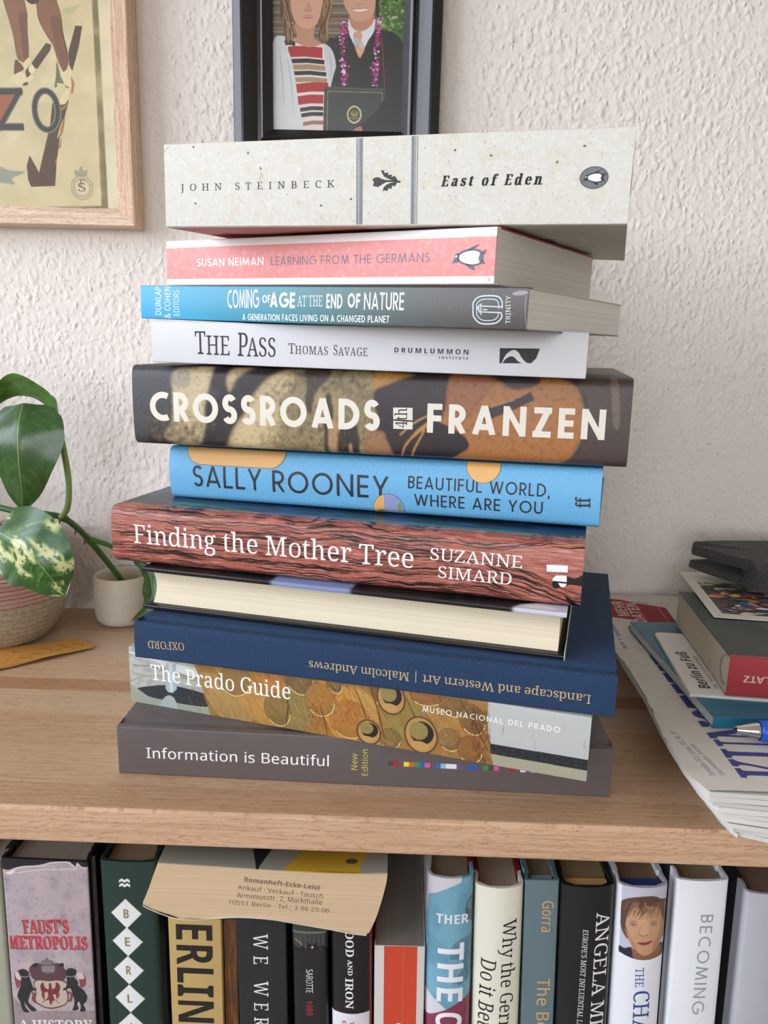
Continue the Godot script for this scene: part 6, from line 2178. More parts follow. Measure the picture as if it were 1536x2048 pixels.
func leaf_material(base: String, patches: bool) -> StandardMaterial3D:
	var cv := Cv.new(40, 60, 7.0, Color(base))
	var r := RandomNumberGenerator.new()
	r.seed = 4 if patches else 5
	cv.grain("1f3d16", 0.45, 0.9, 0.5, 6, 0.15, 0.12)
	cv.grain("5b8a3c", 0.6, 0.95, 0.35, 26, 0.2, 0.15)
	if patches:
		for k in 170:
			var p := Vector2(20 + r.randfn(0, 3), r.randf_range(2, 58))
			var s := -1.0 if k % 2 else 1.0
			var l := r.randf_range(3, 15)
			var q := PackedVector2Array([p, p + Vector2(s * l * 0.5, -l * 0.28), p + Vector2(s * l, -l * 0.62)])
			cv.line(Cv.smooth(q, false), r.randf_range(0.3, 1.3), Color(0.42, 0.55, 0.26, 0.5) if k % 3 else Color(0.16, 0.3, 0.12, 0.6), true)
		cv.grain("7f9c4a", 0.60, 0.68, 0.9, 12, 0.07, 0.045, 4)
		cv.grain("d2d29c", 0.655, 0.70, 0.95, 12, 0.07, 0.045, 4)
		cv.grain("2c5020", 0.6, 0.68, 0.9, 33, 0.3, 0.2, 3)
	for k in 9:
		var y := 56.0 - k * 6.0
		for s in [-1.0, 1.0]:
			cv.line(Cv.smooth(PackedVector2Array([Vector2(20, y), Vector2(20 + s * 9, y - 5), Vector2(20 + s * 18, y - 13)]), false), 0.35, Color(0.45, 0.6, 0.32, 0.4), true)
	cv.line(P([20, 60, 20, 0]), 0.5, Color(0.6, 0.72, 0.45, 0.85))
	var m := StandardMaterial3D.new()
	m.albedo_texture = cv.tex()
	m.roughness = 0.3
	m.texture_repeat = false
	m.backlight_enabled = true
	m.backlight = Color(0.10, 0.16, 0.04)
	m.cull_mode = BaseMaterial3D.CULL_DISABLED
	return m


func plants() -> void:
	var at := Vector3(-0.2945, 0, -0.5440)
	var n := thing("potted_plant", "trailing green plant with variegated leaves in a ribbed pink and beige pot", "potted plant", Transform3D(Basis(), at))
	# ribbed pot
	var prof := PackedVector2Array([Vector2(0.001, 0.0), Vector2(0.030, 0.0), Vector2(0.0355, 0.002)])
	for i in 60:
		var t := i / 59.0
		var y := 0.002 + t * 0.072
		var rad := 0.0355 + 0.0195 * sin(PI * 0.62 * pow(t, 0.8)) - 0.006 * pow(t, 4)
		prof.append(Vector2(rad + 0.0004 * sin(i * 1.9) + (0.0005 if i % 4 == 0 and t > 0.45 else 0.0), y))
	prof.append_array(PackedVector2Array([Vector2(0.0488, 0.0755), Vector2(0.0468, 0.0745), Vector2(0.0462, 0.06), Vector2(0.045, 0.05)]))
	var cv := Cv.new(100, 76, 3.0, Color("a99c86"))
	var r := RandomNumberGenerator.new()
	r.seed = 17
	cv.poly(P([0, 36, 100, 36, 100, 76, 0, 76]), "b0877c")
	for k in 26:
		var y := 36.0 + k * 1.55 + r.randf_range(-0.3, 0.3)
		cv.line(PackedVector2Array([Vector2(-1, y), Vector2(50, y + r.randf_range(-0.4, 0.4)), Vector2(101, y)]), r.randf_range(0.4, 1.0), ["8f5f58", "cbb2a2", "9c6d64", "bfa296"][k % 4])
	for k in 1600:
		var p := Vector2(r.randf() * 100, r.randf() * 36)
		cv.ell(p, r.randf_range(0.2, 0.7), 0.2, ["7d715e", "c9bda6", "62584a", "b3a78f"][k % 4])
	cv.grain("6d5f50", 0.6, 0.95, 0.3, 5, 0.3, 0.3)
	var pm := StandardMaterial3D.new()
	pm.albedo_texture = cv.tex()
	pm.roughness = 0.85
	pm.uv1_scale = Vector3(3, -1.0 / 0.076, 1)
	var mb := MB.new()
	lathe(mb, prof, Transform3D(), 72)
	part("pot", mb, pm, n)
	mb = MB.new()
	lathe(mb, PackedVector2Array([Vector2(0.0460, 0.060), Vector2(0.03, 0.0635), Vector2(0.012, 0.065), Vector2(0.0001, 0.0655)]))
	part("soil", mb, paint("3a2c22", 0.95), n)
	# vine: out of the pot, along, and over to the small white pot
	var green := paint("4f7a34", 0.45)
	var dark := paint("3a6128", 0.45)
	var vine := [Vector3(-0.020, 0.062, 0.004), Vector3(-0.2927,0.0985,-0.53), Vector3(-0.2621,0.0984,-0.525), Vector3(-0.2447,0.0975,-0.525), Vector3(-0.2339,0.0946,-0.528), Vector3(-0.2306,0.0858,-0.54), Vector3(-0.2271,0.074,-0.552), Vector3(-0.221,0.0575,-0.563), Vector3(-0.2148,0.0417,-0.572), Vector3(-0.2124,0.0319,-0.579)]
	var pts := []
	var radii := []
	for i in vine.size():
		if i > 0:
			vine[i] -= at
	for i in vine.size() - 1:
		for s in 5:
			pts.append((vine[i] as Vector3).cubic_interpolate(vine[i + 1], vine[maxi(i - 1, 0)], vine[mini(i + 2, vine.size() - 1)], s / 5.0))
			radii.append(0.0022 + 0.0005 * (1.0 if i in [4, 6] and s < 2 else 0.0))
	pts.append(vine[vine.size() - 1])
	radii.append(0.0018)
	mb = MB.new()
	tube(mb, pts, radii)
	part("vine", mb, dark, n)
	var stem := func(q: Array, rad: float, m: Material) -> void:
		var p := []
		var w := []
		for i in q.size():
			q[i] -= at
		for i in q.size() - 1:
			for s in 6:
				p.append((q[i] as Vector3).cubic_interpolate(q[i + 1], q[maxi(i - 1, 0)], q[mini(i + 2, q.size() - 1)], s / 6.0))
				w.append(rad)
		p.append(q[q.size() - 1])
		w.append(rad * 0.8)
		var b := MB.new()
		tube(b, p, w)
		part("leaf_stalk", b, m, n)
	stem.call([Vector3(-0.2341,0.0955,-0.526), Vector3(-0.2273,0.1036,-0.522), Vector3(-0.2224,0.1238,-0.515), Vector3(-0.2239,0.1495,-0.512), Vector3(-0.227,0.1621,-0.514), Vector3(-0.2298,0.1644,-0.517)], 0.0021, paint("7d9a52", 0.45))
	stem.call([Vector3(-0.2267,0.074,-0.552), Vector3(-0.2196,0.0702,-0.556), Vector3(-0.2116,0.065,-0.562), Vector3(-0.2019,0.0561,-0.57)], 0.0019, green)
	# roots and nodes
	for s in [[Vector3(-0.2349,0.094,-0.526), Vector3(-0.2355,0.0904,-0.526)], [Vector3(-0.2322,0.0816,-0.545), Vector3(-0.2335,0.0778,-0.545)], [Vector3(-0.229,0.0722,-0.553), Vector3(-0.2304,0.0684,-0.553)]]:
		mb = MB.new()
		tube(mb, [s[0] - at, s[1] - at], [0.0009, 0.0003], 6)
		part("root_nub", mb, paint("5a3a24", 0.7), n)
	var plain := leaf_material("355628", false)
	var mottled := leaf_material("2f5a1f", true)
	# the big leaf in front, hanging tip down
	var big := [Vector3(-0.2451,0.1754,-0.506), Vector3(-0.2436,0.1624,-0.494), Vector3(-0.2431,0.1438,-0.49), Vector3(-0.2446,0.1236,-0.494), Vector3(-0.2473,0.1043,-0.5)]
	for i in big.size():
		big[i] -= at
	leaf_mesh(big, Vector3(1, 0.08, 0.05), [0.013, 0.0255, 0.0275, 0.0245, 0.018, 0.0105, 0.0005], 0.30, plain, "leaf", n)
	# the one behind, seen edge on as an arch
	var arch := [Vector3(-0.227,0.1636,-0.512), Vector3(-0.2348,0.1729,-0.516), Vector3(-0.2469,0.1782,-0.52), Vector3(-0.2624,0.1768,-0.524), Vector3(-0.2825,0.1646,-0.528)]
	for i in arch.size():
		arch[i] -= at
	leaf_mesh(arch, Vector3(0.25, 0.35, 0.9), [0.002, 0.012, 0.017, 0.012, 0.001], -0.4, leaf_material("4a7430", false), "leaf", n)
	# the variegated leaf below
	var vari := [Vector3(-0.2607,0.0934,-0.49), Vector3(-0.2403,0.0878,-0.478), Vector3(-0.2264,0.0762,-0.474), Vector3(-0.2191,0.0645,-0.476), Vector3(-0.214,0.0539,-0.48)]
	for i in vari.size():
		vari[i] -= at
	leaf_mesh(vari, Vector3(0.62, 0.78, -0.1), [0.018, 0.025, 0.0250, 0.0195, 0.012, 0.0005], 0.22, mottled, "leaf", n)
	# further leaves on the hidden side of the pot
	for k in 11:
		var g := 2.35 + k * 0.17
		var o := Vector3(cos(g), 0, sin(g) * 0.55)
		var b := Vector3(-0.045, 0.062, 0.0) + o * 0.004
		var hgt := 0.05 + 0.03 * (k % 4)
		stem.call([b + at, b + o * 0.02 + Vector3(0, hgt * 0.7, 0) + at, b + o * 0.045 + Vector3(0, hgt, 0) + at], 0.0018, green)
		var s := b + o * 0.045 + Vector3(0, hgt, 0)
		leaf_mesh([s, s + o * 0.022 + Vector3(0, 0.006, 0), s + o * 0.048 + Vector3(0, -0.004, 0), s + o * 0.068 + Vector3(0, -0.024, 0)], Vector3(-o.z, 0.1, o.x), [0.010, 0.025, 0.019, 0.0005], 0.25, plain if k % 2 else mottled, "leaf", n)
	# a leaf that hangs behind the small pot
	var hang := [Vector3(-0.2005,0.0532,-0.572), Vector3(-0.1875,0.0428,-0.566), Vector3(-0.1845,0.0283,-0.562), Vector3(-0.1889,0.0169,-0.56), Vector3(-0.1993,0.0093,-0.556)]
	for i in hang.size():
		hang[i] -= at
	leaf_mesh(hang, Vector3(1, 0.3, 0.2), [0.001, 0.007, 0.009, 0.006, 0.0003], 0.3, plain, "leaf", n)
	# the small white pot
	var ws := StandardMaterial3D.new()
	ws.albedo_color = Color("c9c1b0")
	ws.roughness = 0.45
	ws.subsurf_scatter_enabled = true
	ws.subsurf_scatter_strength = 0.25
	var w := thing("plant_pot", "small plain off-white pot by the wall with a vine rooted in it", "pot", Transform3D(Basis(), Vector3(-0.2142, 0, -0.5815)))
	prof = PackedVector2Array([Vector2(0.0005, 0.0), Vector2(0.0150, 0.0), Vector2(0.0175, 0.0008), Vector2(0.0194, 0.0028), Vector2(0.0204, 0.006), Vector2(0.0209, 0.010), Vector2(0.0211, 0.024), Vector2(0.0210, 0.0350), Vector2(0.0206, 0.0376), Vector2(0.0198, 0.0386), Vector2(0.0188, 0.0380), Vector2(0.0183, 0.036), Vector2(0.0180, 0.028), Vector2(0.0178, 0.024)])
	mb = MB.new()
	lathe(mb, prof)
	part("body", mb, ws, w)
	mb = MB.new()
	lathe(mb, PackedVector2Array([Vector2(0.0179, 0.027), Vector2(0.010, 0.0276), Vector2(0.0001, 0.028)]))
	part("soil", mb, paint("c2b79c", 0.9), w)
	mb = MB.new()
	lathe(mb, PackedVector2Array([Vector2(0.0062, 0.0274), Vector2(0.005, 0.0315), Vector2(0.0001, 0.0330)]), Transform3D(Basis(), Vector3(0.006, 0, 0.001)), 14)
	part("peat_plug", mb, paint("3a2416", 0.95), w)
	# slip of orange paper under the ribbed pot
	var o := thing("paper_note", "torn slip of orange paper with handwriting under the ribbed pot", "note", Transform3D(Basis(), Vector3(-0.24, 0, -0.515)))
	var org := Vector3(-0.24, 0, -0.515)
	mb = MB.new()
	var corner := [Vector3(-0.2754,0.001,-0.4692), Vector3(-0.2557,0.001,-0.4851), Vector3(-0.2384,0.001,-0.5001), Vector3(-0.2149,0.001,-0.5208), Vector3(-0.2153,0.001,-0.5255), Vector3(-0.2329,0.001,-0.5375), Vector3(-0.2527,0.001,-0.528), Vector3(-0.2778,0.001,-0.5128), Vector3(-0.2927,0.001,-0.5008)]
	var ring := PackedVector2Array()
	for c in corner:
		ring.append(Vector2(c.x - org.x, c.z - org.z))
	var curl := func(p: Vector3) -> Vector3: return p + Vector3(0, 0.0022 * absf(sin((p.x + 0.02) * 52.0)) * clampf((p.z + 0.03) / 0.04, 0.0, 1.0), 0)
	var grid := MB.new()
	prism(grid, ring, 0.0006, 0.0009, ALONG_Y)
	grid.warp(curl)
	part("slip", grid, paint("c98d3e", 0.8), o)
	for k in 9:
		var p := [Vector3(-0.2417,0.0018,-0.5085), Vector3(-0.2515,0.0018,-0.5023), Vector3(-0.2571,0.0018,-0.4966), Vector3(-0.2408,0.0018,-0.5176), Vector3(-0.232,0.0018,-0.5221), Vector3(-0.2675,0.0018,-0.5063), Vector3(-0.2513,0.0018,-0.5131), Vector3(-0.2641,0.0018,-0.4927), Vector3(-0.2341,0.0018,-0.5145)]
		var q: Vector3 = p[k] - org
		mb = MB.new()
		var pts2 := []
		var wd := []
		for i in 7:
			pts2.append(curl.call(q + Vector3(i * 0.0016, 0.0, -0.001 + 0.0012 * sin(i * 2.3 + k))) * Vector3(1, 1, 1))
			wd.append(0.00016)
		tube(mb, pts2, wd, 5)
		part("handwriting", mb, paint("7a4a1c", 0.8), o)


# ---------------------------------------------------------------- papers and books on the right
func papers() -> void:
	newspaper()
	# teal paperback
	var teal := paint("1f6b85", 0.35)
	var a: Array = [Vector3(0.1667,0.0335,-0.3793), Vector3(0.1632,0.0335,-0.5211)]
	var d: Vector3 = a[1] - a[0]
	var yaw := -atan2(d.x, -d.z) + 0.0
	yaw = atan2(d.x, -d.z)
	var at := Transform3D(Basis(Vector3(cos(yaw), 0, sin(yaw)), Vector3(0, 1, 0), Vector3(-sin(yaw), 0, cos(yaw))), Vector3(a[0].x, 0.0277, a[0].z))
	var D := d.length()
	var bk := book("flat teal paperback lying on the newspaper under the white booklet", at, 0.20, 0.0062, D, {"hard": false, "spine": teal, "board": teal, "pages": "c9c6c0"})
	# white booklet
	var b: Array = [Vector3(0.1625,0.0356,-0.4029), Vector3(0.172,0.0356,-0.4977), Vector3(0.1825,0.0356,-0.4025)]
	d = b[1] - b[0]
	yaw = atan2(d.x, -d.z)
	var bt := Transform3D(Basis(Vector3(cos(yaw), 0, sin(yaw)), Vector3(0, 1, 0), Vector3(-sin(yaw), 0, cos(yaw))), Vector3(b[0].x, 0.0341, b[0].z))
	var n := thing("booklet", "white booklet with black title lying on the teal paperback", "booklet", bt)
	var mb := MB.new()
	var w := 0.15
	var h := d.length()
	prism(mb, PackedVector2Array([Vector2(0, 0), Vector2(w, 0), Vector2(w, -h), Vector2(0.004, -h), Vector2(0.001, -h + 0.001), Vector2(0, -h + 0.004)]), 0.0, 0.0008, ALONG_Y)
	part("back_sheets", mb, paint("d6d3cc", 0.6), n)
	mb = MB.new()
	prism(mb, PackedVector2Array([Vector2(0.0004, 0), Vector2(w, 0), Vector2(w, -h), Vector2(0.0045, -h), Vector2(0.0014, -h + 0.001), Vector2(0.0004, -h + 0.004)]), 0.0009, 0.0014, ALONG_Y)
	var cover := part("cover_sheet", mb, paint("ebe8e2", 0.45), n)
	var fb := {"n": n, "s": cover, "b": 0.0, "r": 0.0, "T": 1.0, "L": 1.0, "f": Transform3D(Basis(Vector3(1, 0, 0), Vector3(0, 0, -1), Vector3(0, 1, 0)), Vector3(0, 0.0014, 0))}
	var inv := bt.affine_inverse()
	var to_local := func(q: Array) -> Array:
		var o := []
		for p in q:
			var l: Vector3 = inv * p
			o.append(l.x * 1000)
			o.append(-l.z * 1000)
		return o
	txt(fb, "Berlin zu Fuß", "ab", paint("22201f", 0.5), to_local.call([Vector3(0.177,0.0356,-0.4109), Vector3(0.1813,0.0356,-0.4637), Vector3(0.1703,0.0356,-0.4123)]))
	txt(fb, "24 Spaziergänge", "mb", paint("22201f", 0.5), to_local.call([Vector3(0.1813,0.0356,-0.4106), Vector3(0.185,0.0356,-0.4577), Vector3(0.1793,0.0356,-0.4111)]))
	# red-spined paperback
	var c: Array = [Vector3(0.1815,0.0358,-0.4017), Vector3(0.1893,0.0358,-0.4831)]
	d = c[1] - c[0]
	yaw = atan2(d.x, -d.z)
	var tall := 0.0225
	var rt := Transform3D(Basis(Vector3(cos(yaw), 0, sin(yaw)), Vector3(0, 1, 0), Vector3(-sin(yaw), 0, cos(yaw))), Vector3(c[0].x, 0.0358, c[0].z))
	var red := paint("a3353c", 0.45)
	var cv := Cv.new(190, 120, 2.0, Color("23312f"))
	cv.blob(P([60, 30, 80, 70, 120, 90, 190, 80, 190, 10, 110, 6]), "5a3d20")
	cv.line(P([32, 0, 40, 130]), 0.8, "8d8a70")
	cv.grain("3d4a40", 0.5, 0.85, 0.6, 5, 0.05, 0.05)
	cv.tris(lay_text("DÖBLIN", "s", [58, 20, 58, 90, 46, 20]), Color(0.45, 0.45, 0.36, 0.6))
	var rb := book("paperback with a worn red spine and upside-down capitals on the white booklet", rt, 0.19, tall, 0.115, {"hard": false, "spine": red, "board": printed(cv.tex(), 0.35), "under": paint("b7aa90", 0.6), "pages": "d6c9b0", "r": 0.0012})
	var inv2 := rt.affine_inverse()
	var q := [Vector3(0.1983,0.0496,-0.406), Vector3(0.1907,0.0449,-0.406)]
	txt(rb, "PLATZ", "ab", paint("d8b9a8", 0.5), [25.5, 12.5, 8.0, 12.5, 25.5, 8.5])
	mb = MB.new()
	for k in 18:
		var g0 := deg_to_rad(95 + k * 9.0)
		var g1 := deg_to_rad(95 + (k + 1) * 9.0)
		var cc := Vector3(-0.0002, 0.0125, -0.003)
		mb.fquad(cc + Vector3(0, sin(g0) * 0.0082, cos(g0) * 0.011), cc + Vector3(0, sin(g1) * 0.0082, cos(g1) * 0.011), cc + Vector3(0, sin(g1) * 0.0098, cos(g1) * 0.0125), cc + Vector3(0, sin(g0) * 0.0098, cos(g0) * 0.0125), Vector3(-1, 0, 0))
	part("stain_ring", mb, paint("b0a6a8", 0.8), rb.n)
	postcard()
	felt_pouch()
	ball_pen()


func newspaper() -> void:
	var at := Vector3(0.20, 0, -0.46)
	var n := thing("newspaper", "folded newspaper bundle with large blue masthead on the right of the bookcase", "newspaper", Transform3D(Basis(), at))
	var r := RandomNumberGenerator.new()
	r.seed = 91
	# left edge, front and back of each folded section, from the bottom one upwards
	var front := [Vector3(0.1617,0.001,-0.3265), Vector3(0.1896,0.001,-0.3172)]
	var top_front := [Vector3(0.1432,0.027,-0.3223), Vector3(0.1913,0.027,-0.319)]
	var top_left := [Vector3(0.1432,0.027,-0.3223), Vector3(0.1396,0.027,-0.3354), Vector3(0.1391,0.027,-0.3584), Vector3(0.14,0.027,-0.3823), Vector3(0.1437,0.027,-0.4248), Vector3(0.1443,0.027,-0.4606), Vector3(0.1445,0.027,-0.4848), Vector3(0.1497,0.027,-0.5415), Vector3(0.1605,0.027,-0.6097)]
	var layers := 9
	for k in layers:
		var t := k / float(layers - 1)
		var y0 := 0.0002 + k * 0.0029
		var ring := PackedVector2Array()
		var f0: Vector3 = front[0].lerp(top_front[0], t)
		var f1: Vector3 = front[1].lerp(top_front[1], t)
		f0 += Vector3(r.randf_range(-0.001, 0.001), 0, r.randf_range(-0.0012, 0.0008))
		ring.append(Vector2(f1.x, f1.z))
		for i in 30:
			var s := i / 29.0
			var kk := s * (top_left.size() - 1)
			var j := mini(int(kk), top_left.size() - 2)
			var p: Vector3 = top_left[j].lerp(top_left[j + 1], kk - j)
			var shift = (f0.x - top_left[0].x) * (1.0 - 0.5 * s) + r.randf_range(-0.0003, 0.0003)
			if i == 0:
				p.z = f0.z
			ring.append(Vector2(p.x + shift + (0.006 * (1.0 - t) * s), maxf(p.z, -0.6035)))
		ring.append(Vector2(0.34, -0.6035))
		ring.append(Vector2(0.34, f1.z))
		for i in ring.size():
			ring[i] -= Vector2(at.x, at.z)
		var mb := MB.new()
		prism(mb, ring, y0, y0 + 0.0022 + (0.0004 if k % 2 else 0.0), ALONG_Y)
		part("folded_section", mb, paint(["cfcdc6", "d9d6cf", "c9c8c2", "d4d0c8"][k % 4], 0.85), n)
	# printed front page, a sheet that droops at its torn left edge
	var bx := 128.0
	var by := 300.0
	var cv := Cv.new(214, 306, 4.0, Color("d8d2c8"), Vector2(bx, by))
	cv.grain("c6c0b6", 0.5, 0.9, 0.35, 3, 0.05, 0.05)
	var blue := "414384"
	var s0 := V([161.4,332.9])
	var s1 := V([164.5,534.5])
	var away := (s1 - s0).normalized()
	var b0 := s0 + Vector2(away.y, -away.x) * 44.0
	var b1 := s1 + Vector2(away.y, -away.x) * 44.0
	cv.tris(lay_text("KUNSTZEITUNG", "sb", [b0.x, b0.y, b1.x, b1.y, s0.x, s0.y]), blue)
	var small := "6a6a7c"
	cv.tris(lay_text("Dezember 2021 / Januar 2022, Nr. 297", "s", [151.4,334.9,146.4,377.1,148.6,333]), small)
	cv.tris(lay_text("Einzelexemplar, Kostenlos", "s", [156,335.2,151.2,364.2,153.6,333.9]), small)
	cv.tris(lay_text("art + ideen", "ab", [152.9,488.6,156.5,533.8,149.7,488.3]), "6a6aa0")
	cv.poly(P([151.6,553.8,159.5,549.2,172.7,543.9,181,538.6,184,536.2,201.5,528.7,205,572.5,199.6,575.7,185.6,582,175.1,589.6,161.5,593.9]), "9c3c40")
	cv.tris(lay_text("MEHR", "ab", [172.7,552.2,175.8,585.8,164.4,555]), "d8c8c4")
	cv.tris(lay_text("DATEN", "ab", [181.5,539.3,184.9,581.2,173.3,546]), "d8c8c4")
	cv.line(P([196.8,530.8,199.4,574.2]), 0.8, "c48a88")
	cv.line(P([186.7,586,194.7,580.6]), 1.2, "5a5aa0")
	cv.poly(P([214.5,559.6,228.7,560.9,218.3,532.7,214.2,546.3]), "35302c")
	var tex := cv.tex()
	var mb := MB.new()
	var cols := 10
	var rows := 40
	var grid := []
	for i in rows + 1:
		var s := i / float(rows)
		var kk := s * (top_left.size() - 1)
		var j := mini(int(kk), top_left.size() - 2)
		var p: Vector3 = top_left[j].lerp(top_left[j + 1], kk - j)
		var line := []
		for c in cols + 1:
			var u := c / float(cols)
			var z := lerpf(p.z, p.z + (top_front[1].z - top_front[0].z) * (1.0 - s), u)
			var x := lerpf(p.x + 0.0006 * sin(i * 2.7) + 0.0003 * sin(i * 7.1), 0.34, u * u * 0.6 + u * 0.4)
			line.append(Vector3(x, 0.0272 - 0.0016 * pow(1.0 - u, 8) * (0.5 + 0.5 * sin(s * 9.0)), maxf(z, -0.6035)))
		grid.append(line)
	for i in rows:
		for c in cols:
			var g := [grid[i][c], grid[i][c + 1], grid[i + 1][c + 1], grid[i + 1][c]]
			var u := []
			for p in g:
				u.append(Vector2((p.x * 1000 - bx) / 214.0, 1.0 - (-p.z * 1000 - by) / 306.0))
			mb.quad(g[0] - at, g[1] - at, g[2] - at, g[3] - at, Vector3.UP, Vector3.UP, Vector3.UP, Vector3.UP, u[0], u[1], u[2], u[3])
	mb.renormal()
	part("front_page", mb, printed(tex, 0.85), n)


func postcard() -> void:
	var q: Array = [Vector3(0.1961,0.0588,-0.4637), Vector3(0.2203,0.0588,-0.5546), Vector3(0.2275,0.0588,-0.4597)]
	var o: Vector3 = q[0]
	var up: Vector3 = q[1] - o
	var rt: Vector3 = (q[2] - o).normalized()
	up = (up - rt * up.dot(rt) * 0.0)
	var W := 0.148
	var n := thing("postcard", "white-bordered postcard with a colourful abstract picture on the red book", "postcard", Transform3D(Basis(rt, Vector3.UP, rt.cross(Vector3.UP)), o))
	var inv := n.transform.affine_inverse()
	var u: Vector3 = up
	var lu := n.transform.basis.inverse() * u
	var cv := Cv.new(148, 100, 3.6, Color("e8e4da"))
	var r := RandomNumberGenerator.new()
	r.seed = 27
	cv.poly(P([7, 8, 141, 8, 141, 76, 7, 76]), "4a5556")
	var cols := ["b9c7cc", "7d5a68", "23263a", "d6d060", "a83848", "2f6f9a", "e6e4e0", "353a2a", "9aa8a0", "c98a3a", "58324a", "a87a80"]
	for k in 420:
		var p := Vector2(r.randf_range(6, 136), r.randf_range(9, 75))
		var g := r.randf_range(-0.5, 0.5)
		var l := r.randf_range(3, 13)
		var d := Vector2(cos(g), sin(g)) * l
		var w := Vector2(-d.y, d.x).normalized() * r.randf_range(1.0, 3.6)
		cv.blob(PackedVector2Array([p, p + d * 0.5 + w, p + d, p + d * 0.5 - w * 0.6]), cols[r.randi() % cols.size()])
		if k % 2:
			cv.line(Cv.smooth(PackedVector2Array([p, p + d * 0.5 + w * 1.2, p + d]), false), 0.9, "1d1f26", true)
	for k in 4:
		var e: Array = [[-1, -1, 149, 8], [-1, 76, 149, 101], [-1, -1, 7, 101], [141, -1, 149, 101]][k]
		cv.poly(P([e[0], e[1], e[2], e[1], e[2], e[3], e[0], e[3]]), "e8e4da")
	var H := 0.100
	var sh := lu.x / -lu.z
	var mb := MB.new()
	prism(mb, PackedVector2Array([Vector2(0, 0), Vector2(W, 0), Vector2(W, -H), Vector2(0, -H)]), 0.0, 0.0004, ALONG_Y, func(a: float, b: float, _e: float) -> Vector2: return Vector2(a / W, 1.0 + b / H))
	part("card", mb, printed(cv.tex(), 0.3), n)


func felt() -> StandardMaterial3D:
	if not mcache.has("felt"):
		var im := noise_image(256, 256, 0.16, 15, 3, true)
		im.convert(Image.FORMAT_RGB8)
		var cv := Image.create(256, 256, false, Image.FORMAT_RGB8)
		var r := RandomNumberGenerator.new()
		r.seed = 3
		for y in 256:
			for x in 256:
				var g := im.get_pixel(x, y).r
				var v := 0.10 + 0.5 * g * g + (0.25 if r.randf() < 0.06 else 0.0)
				cv.set_pixel(x, y, Color(v, v * 0.99, v * 0.97))
		var m := StandardMaterial3D.new()
		m.albedo_texture = ImageTexture.create_from_image(cv)
		m.roughness = 1.0
		m.uv1_triplanar = true
		m.uv1_scale = Vector3(26, 26, 26)
		m.heightmap_enabled = true
		m.heightmap_texture = ImageTexture.create_from_image(im)
		m.heightmap_scale = 0.08
		m.rim_enabled = true
		m.rim = 0.3
		mcache["felt"] = m
	return mcache["felt"]


func flap(n: Node3D, called: String, top: Array, thick: float, at: Vector3) -> void:
	# a thick felt flap: its upper outline in space, drawn down by its thickness with a soft edge
	var mb := MB.new()
	var m := top.size()
	var mid := Vector3()
	for p in top:
		mid += p / m
	var rings := []
	for lev in [[0.0, 0.96], [0.12, 0.99], [0.5, 1.0], [0.88, 0.99], [1.0, 0.96]]:
		var ring := []
		for p in top:
			ring.append((p - mid) * lev[1] + mid - Vector3(0, thick * lev[0], 0) - at)
		rings.append(ring)
	for l in 4:
		for i in m:
			var j := (i + 1) % m
			var out: Vector3 = rings[2][i] + rings[2][j] - 2 * (mid - at)
			out.y = 0
			mb.fquad(rings[l][i], rings[l][j], rings[l + 1][j], rings[l + 1][i], out)
	for i in m:
		mb.flat(rings[0][i], rings[0][(i + 1) % m], mid - at, Vector3.UP)
		mb.flat(rings[4][i], rings[4][(i + 1) % m], mid - at - Vector3(0, thick, 0), Vector3.DOWN)
	part(called, mb, felt(), n)


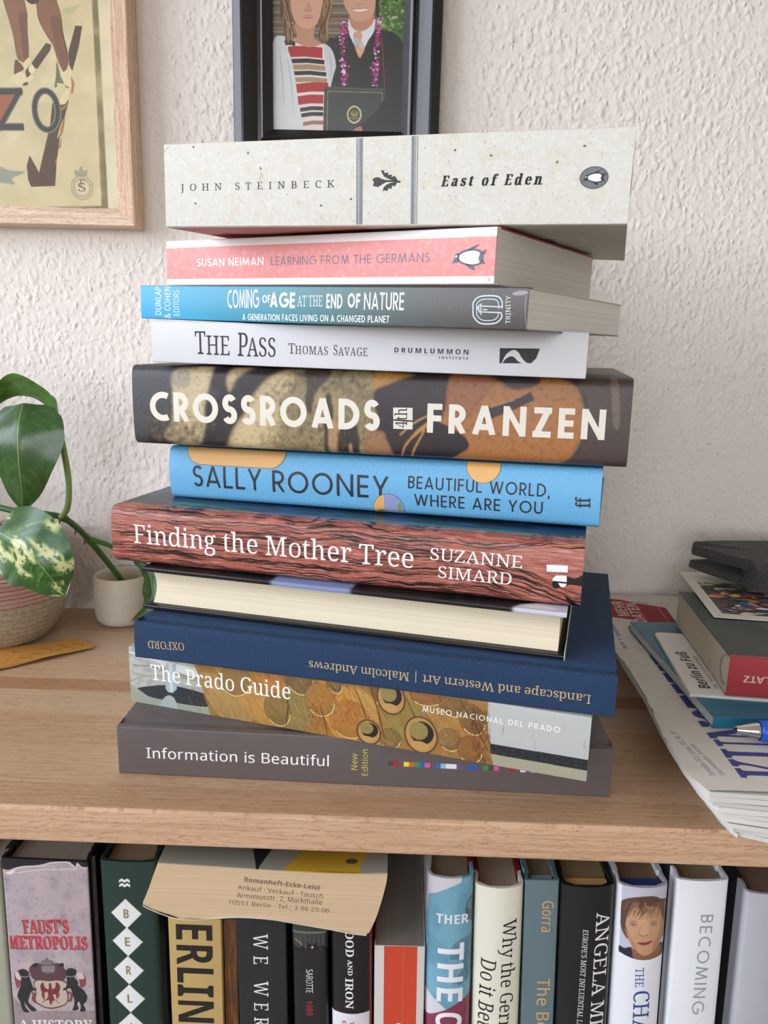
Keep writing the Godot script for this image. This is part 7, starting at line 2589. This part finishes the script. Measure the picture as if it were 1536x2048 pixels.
func felt_pouch() -> void:
	var at := Vector3(0.255, 0.0594, -0.53)
	var n := thing("felt_pouch", "dark grey felt pouch with two open flaps lying on the postcard", "pouch", Transform3D(Basis(), at))
	flap(n, "upper_flap", [Vector3(0.2122,0.0852,-0.552), Vector3(0.211,0.0827,-0.55), Vector3(0.2194,0.0823,-0.54), Vector3(0.2289,0.0819,-0.527), Vector3(0.2382,0.0813,-0.515), Vector3(0.2528,0.0815,-0.505), Vector3(0.33, 0.079, -0.505), Vector3(0.33, 0.0865, -0.566), Vector3(0.2721,0.0838,-0.566), Vector3(0.2382,0.0847,-0.56)], 0.0072, at)
	flap(n, "lower_flap", [Vector3(0.2115,0.0717,-0.552), Vector3(0.2102,0.07,-0.55), Vector3(0.2181,0.0687,-0.54), Vector3(0.2275,0.0679,-0.528), Vector3(0.2387,0.0669,-0.516), Vector3(0.2572,0.0662,-0.51), Vector3(0.33, 0.066, -0.51), Vector3(0.33, 0.0715, -0.566), Vector3(0.274,0.069,-0.566), Vector3(0.2362,0.071,-0.56)], 0.0042, at)
	# the rolled end that joins the flaps
	var mb := MB.new()
	var prof := PackedVector2Array()
	for i in 20:
		var g := TAU * i / 20
		prof.append(Vector2(-0.516 + 0.0125 * cos(g) - at.z, 0.0712 + 0.0112 * sin(g) - at.y))
	prism(mb, prof, 0.2385 - at.x, 0.33 - at.x, ALONG_X, null, 50.0)
	part("rolled_end", mb, felt(), n)


func ball_pen() -> void:
	var a: Array = [Vector3(0.1733,0.0335,-0.3674), Vector3(0.1854,0.0335,-0.3672), Vector3(0.1999,0.0335,-0.3667)]
	var o: Vector3 = a[0]
	var d: Vector3 = (a[2] - a[0]).normalized()
	var s := d.cross(Vector3.UP).normalized()
	var n := thing("ball_pen", "blue ballpoint pen with a chrome tip lying against the teal paperback", "pen", Transform3D(Basis(d.cross(s).normalized() * -1.0, d, s), o))
	var f := Transform3D()
	var mb := MB.new()
	lathe(mb, PackedVector2Array([Vector2(0.0011, 0.003), Vector2(0.0012, 0.0), Vector2(0.0017, -0.0001), Vector2(0.0019, 0.0006), Vector2(0.0040, 0.0098), Vector2(0.0042, 0.0108), Vector2(0.0040, 0.0112)]), f, 32)
	part("tip", mb, paint("d8d6d2", 0.08, 1.0), n)
	mb = MB.new()
	lathe(mb, PackedVector2Array([Vector2(0.0044, 0.0112), Vector2(0.0052, 0.0118), Vector2(0.0055, 0.03), Vector2(0.0055, 0.11), Vector2(0.004, 0.12), Vector2(0.0001, 0.121)]), f, 32)
	part("barrel", mb, paint("1f55c8", 0.25), n)
	mb = MB.new()
	lathe(mb, PackedVector2Array([Vector2(0.0001, 0.002), Vector2(0.0005, 0.0012), Vector2(0.0005, -0.001), Vector2(0.0001, -0.0014)]), f, 12)
	part("refill_point", mb, paint("2a2a2c", 0.3, 0.8), n)
